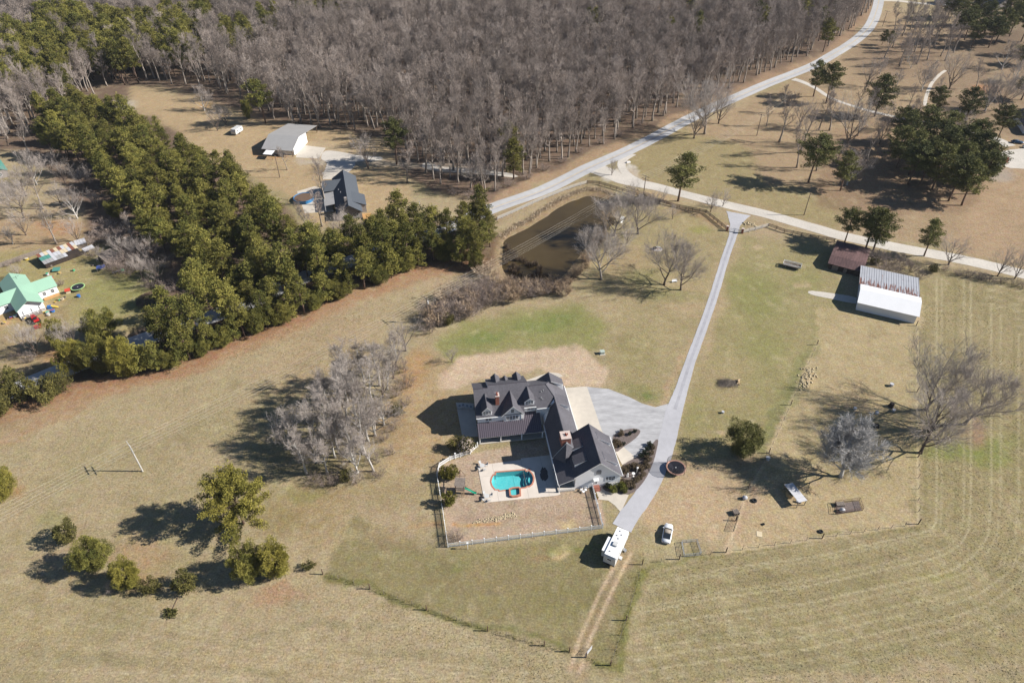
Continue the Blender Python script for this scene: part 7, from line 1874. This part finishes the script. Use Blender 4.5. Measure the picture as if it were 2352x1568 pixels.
wire_fence('wire fence in long grass on the right side of the dirt track', [(1346,1509),(1402,1527),(1438,1424),(1475,1296)])
wire_fence('wire fence from the dirt track to the paddock corner', [(1475,1296),(1560,1284),(1667,1268)])

# ------------------------------------------------------------------ power line
mat('pole_pale', alb(212,208,200), var=.1, scale=.6)
mat('pole_wood', alb(128,112,100), var=.15, scale=.6)
mat('wire_metal', alb(214,204,186), rough=.5, metal=.0, var=.02)
def pole(x, y, h, m, lb, arms=1, tr=False, z0=0):
    p = at(x, y) if not isinstance(x, Vector) else x
    t = thing('utility_pole', lb, 'utility pole', p, math.radians(43), 'utility poles of the power line', True)
    q = MB(); q.tube([(0,0,-.3),(0,0,h)], [.17,.12], 8); q.build('pole', m, t)
    for k in range(arms): q = MB(); q.box(-.06,.06,-1.65,1.65,h-.35-k*1.1,h-.23-k*1.1); q.build('crossarm', 'pole_wood' if m == 'pole_wood' else 'pole_pale', t)
    for y_ in (-1.55,-.55,.55,1.55): q = MB(); q.cyl(0,y_,h-.23,h-.02,.05,6); q.build('insulator', 'vent_metal', t)
    if tr: q = MB(); q.cyl(.3,0,h-2.0,h-1.1,.25,12); q.build('transformer', 'vent_metal', t)
    return p, h
P1p = pole(328,1082,8.6,'pole_pale','pale utility pole in the left field casting a long thin shadow', 2)
P2p = pole(985,741,8.5,'pole_wood','utility pole with a white transformer at the brush south of the pond', 1, True)
P3p = pole(1478,447,7.6,'pole_wood','utility pole between the gravel road and the pond', 2)
P4p = pole(1738,312,9.5,'pole_wood','utility pole among the shadows on the brown lawn', 1)
P5p = pole(1846.5,494,8.6,'pole_wood','utility pole on the verge of the gravel road', 0)
P6p = pole(2027,61,9.0,'pole_wood','utility pole beside the far road bend', 1)
P7p = pole(643,408,9.0,'pole_wood','thin service pole below the metal shop', 0)
P8p = pole(P1p[0]-(P2p[0]-P1p[0]), 0, 8.6, 'pole_pale', 'utility pole left of the photo at the end of the line', 1)
t = thing('power_line', 'bundle of bright overhead wires crossing the field and the pond', 'power line', (0,0,0))
chain = [P8p, P1p, P2p, P3p, P4p, P6p]
lat = [(-1.55,-.02),(-.55,-.02),(.55,-.02),(1.55,-.02),(.2,-2.3)]
n_ = Vector((math.cos(math.radians(133)), math.sin(math.radians(133)), 0))
for off, dz in lat:
    q = MB(); pts = []
    for (p0, h0), (p1, h1) in zip(chain[:-1], chain[1:]):
        A_ = Vector((p0.x,p0.y,h0))+n_*off; B_ = Vector((p1.x,p1.y,h1))+n_*off; A_.z += dz; B_.z += dz
        L = (B_-A_).length; sag = L*.011
        for i in range(12):
            s = i/12; c = A_.lerp(B_, s); c.z -= 4*sag*s*(1-s); pts.append(c)
    pts.append(B_)
    q.tube(pts, .017, 4, 0, False); q.build('wire', 'wire_metal', t)

# ------------------------------------------------------------------ left yard toys and clutter, road side bits
mat('toy_blue', alb(70,130,206), rough=.4, var=.05); mat('toy_yellow', alb(238,206,80), rough=.4, var=.05); mat('toy_green', alb(70,190,140), rough=.4, var=.05); mat('toy_red', alb(214,84,64), rough=.4, var=.05)
t = thing('toy_slide', 'small blue and yellow toy slide in front of the green-roofed house', 'toy', at(118,708), .3, None, True)
q = MB(); q.box(-.8,.2,-.4,.4,0,1.0); q.build('tower', 'toy_blue', t); q = MB(); q.slab([(.2,-.25,.95),(1.9,-.25,.1),(1.9,.25,.1),(.2,.25,.95)], .06); q.build('slide', 'toy_yellow', t)
t = thing('toy_slide', 'green plastic slide lying by the brush of the dark shed', 'toy', at(276,624), .35, None, True)
q = MB(); q.slab([(-2.2,-.2,.1),(0,-.25,.5),(0,.25,.5),(-2.2,.2,.1)], .05); q.build('slide', 'pale_tin', t); q = MB(); q.blob((.6,0,.5), .9, .5, .45, 12, 6); q.build('tub', 'toy_green', t)
t = thing('toy_house', 'small red toy house beside the green-padded trampoline', 'toy', at(158,672), .5, None, True)
q = MB(); q.box(-.6,.6,-.5,.5,0,1.0); q.build('wall', 'cream_tin', t); q = MB(); q.slab(roof2(-.75,.75,-.7,.9,0,1.5), .06); q.slab(roof2(-.75,.75,.7,.9,0,1.5), .06); q.build('roof', 'toy_red', t)
t = thing('toy_bin', 'blue plastic bin just below the green-padded trampoline', 'bin', at(182,682), .2, None, True)
q = MB(); q.tube([(0,0,0),(0,0,.7)], [.4,.5], 10); q.build('bin', 'toy_blue', t); q = MB(); q.cyl(0,0,.7,.75,.52,10); q.build('lid', 'toy_blue', t)
t = thing('picnic_table', 'red picnic table in the bare yard below the red tractor', 'table', at(88,752), .6, None, True)
q = MB(); q.box(-.9,.9,-.4,.4,.7,.76); q.build('tabletop', 'paint_red', t)
for y in (-.75,.75): q = MB(); q.box(-.9,.9,y-.14,y+.14,.42,.47); q.build('bench', 'paint_red', t)
for x in (-.6,.6): q = MB(); q.tube([(x,-.7,0),(x,.2,.7)], .05, 4); q.tube([(x,.7,0),(x,-.2,.7)], .05, 4); q.build('leg', 'paint_red', t)
t = thing('garden_shed', 'small teal sheet of roofing on the grass under the tin sheds', 'sheet', at(131,622), .2, None, True)
q = MB(); q.slab(roof2(-1.1,1.1,-.9,.5,.9,.8), .05); q.build('roof_sheet', 'tin_teal', t)
rs = random.Random(21)
kinds = ['toy_yellow','pale_tin','toy_red','wood_tan','toy_green','cream_tin','wood_grey','toy_blue','pale_tin','wood_dark']
for i, (x, y) in enumerate(((102,717),(110,719),(94,712),(128,695),(136,690),(144,688),(150,684),(122,716),(112,724),(72,728),(58,733),(36,728),(26,730),(12,742),(100,604),(110,608),(118,612),(134,598),(152,592),(92,598),(62,596),(110,632),(118,640),(138,628),(170,622),(225,600),(214,610),(148,600))):
    t = thing('yard_crate', 'piece of coloured clutter left about the green-roofed house', 'clutter', at(x, y), rs.uniform(0,3), 'clutter about the left neighbour yard', True)
    a, b, c = rs.uniform(.3,.7), rs.uniform(.25,.5), rs.uniform(.3,.8)
    q = MB(); q.tube([(0,0,0),(0,0,c*.9)], [a*.8,a], 6+i % 3); q.build('box', kinds[i % 10], t); q = MB(); q.box(-a*.7,a*.7,-b*.6,b*.6,c*.9,c); q.build('lid', kinds[(i*3+1) % 10], t)
t = thing('board_fence', 'grey board fence running from the tin sheds to the left edge', 'fence', at(0,615))
P0, P1 = at(-10,618), at(98,580); n = 60; d = (P1-P0).normalized()
for i in range(n): p = P0.lerp(P1, (i+.5)/n); q = MB(); q.obox((p.x,p.y), d, (-d.y,d.x), (P1-P0).length/n/2-.01, .02, 0, 1.5+.06*(i % 3)); q.build('board', 'wood_grey', t)
for (x, y, lb) in ((1858,170,'roadside mailbox beside the short white driveway'),(1873,168,'white marker post right of the short white driveway')):
    t = thing('mailbox', lb, 'mailbox', at(x, y), .5, None, True); q = MB(); q.box(-.05,.05,-.05,.05,0,1.0); q.build('post', 'wood_grey', t); q = MB(); q.box(-.3,.3,-.12,.12,1.0,1.3); q.build('box', 'appliance_white', t)
t = thing('stone_block', 'pale block on the grass corner where the gravel spur meets the road', 'block', at(1443,374), .4, None, True)
q = MB(); q.box(-.9,.9,-.4,.4,0,.45); q.build('block', 'stone_white', t); q = MB(); q.box(-.7,.7,-.3,.3,.45,.6); q.build('top_stone', 'stone_white', t)
t = thing('sign_post', 'white post with a small plate on the lawn right of the gray house', 'post', at(964,472), 0, None, True)
q = MB(); q.cyl(0,0,0,1.6,.06,6); q.build('post', 'trim_white', t); q = MB(); q.box(-.3,.3,-.03,.03,1.2,1.6); q.build('plate', 'trim_white', t)
# pile of dead brush with white bits in the left yard
t = thing('brush_pile', 'rounded heap of dead brown brush on the left neighbour lawn', 'brush pile', at(340,690), 0, None, True)
q = MB(); rs = random.Random(41)
for i in range(900):
    a = rs.uniform(0,6.3); r_ = 3.0*math.sqrt(rs.random()); z = 1.7*math.sqrt(max(0,1-(r_/3.2)**2))*rs.uniform(.4,1); dd = rdir(rs); dd.z *= .4; L = rs.uniform(.5,1.1)
    c = Vector((r_*math.cos(a), r_*math.sin(a)*1.3, z)); s = dd.cross(Vector((0,0,1)))
    s = s.normalized()*.04 if s.length > .01 else Vector((.04,0,0)); q.add([c-dd*L*.5-s, c-dd*L*.5+s, c+dd*L*.5+s, c+dd*L*.5-s], [(0,1,2,3)])
q.build('branch', 'wood_brown', t)['kind'] = 'stuff'

# ------------------------------------------------------------------ thin winter haze over the whole place
hb = MB(); hb.box(-2700, 2700, -450, 3300, -4.0, 124.0)
hm = bpy.data.materials.new('haze'); hm.use_nodes = True
hn = hm.node_tree
for n in list(hn.nodes):
    if n.type != 'OUTPUT_MATERIAL': hn.nodes.remove(n)
ho = [n for n in hn.nodes if n.type == 'OUTPUT_MATERIAL'][0]
hv = hn.nodes.new('ShaderNodeVolumePrincipled'); hv.inputs['Color'].default_value = (.86,.92,1,1); hv.inputs['Density'].default_value = .00005; hv.inputs['Anisotropy'].default_value = 0
hn.links.new(hv.outputs[0], ho.inputs['Volume'])
MATS['haze'] = hm
haze = setting(hb.build('haze', 'haze'), None, None, 'stuff')
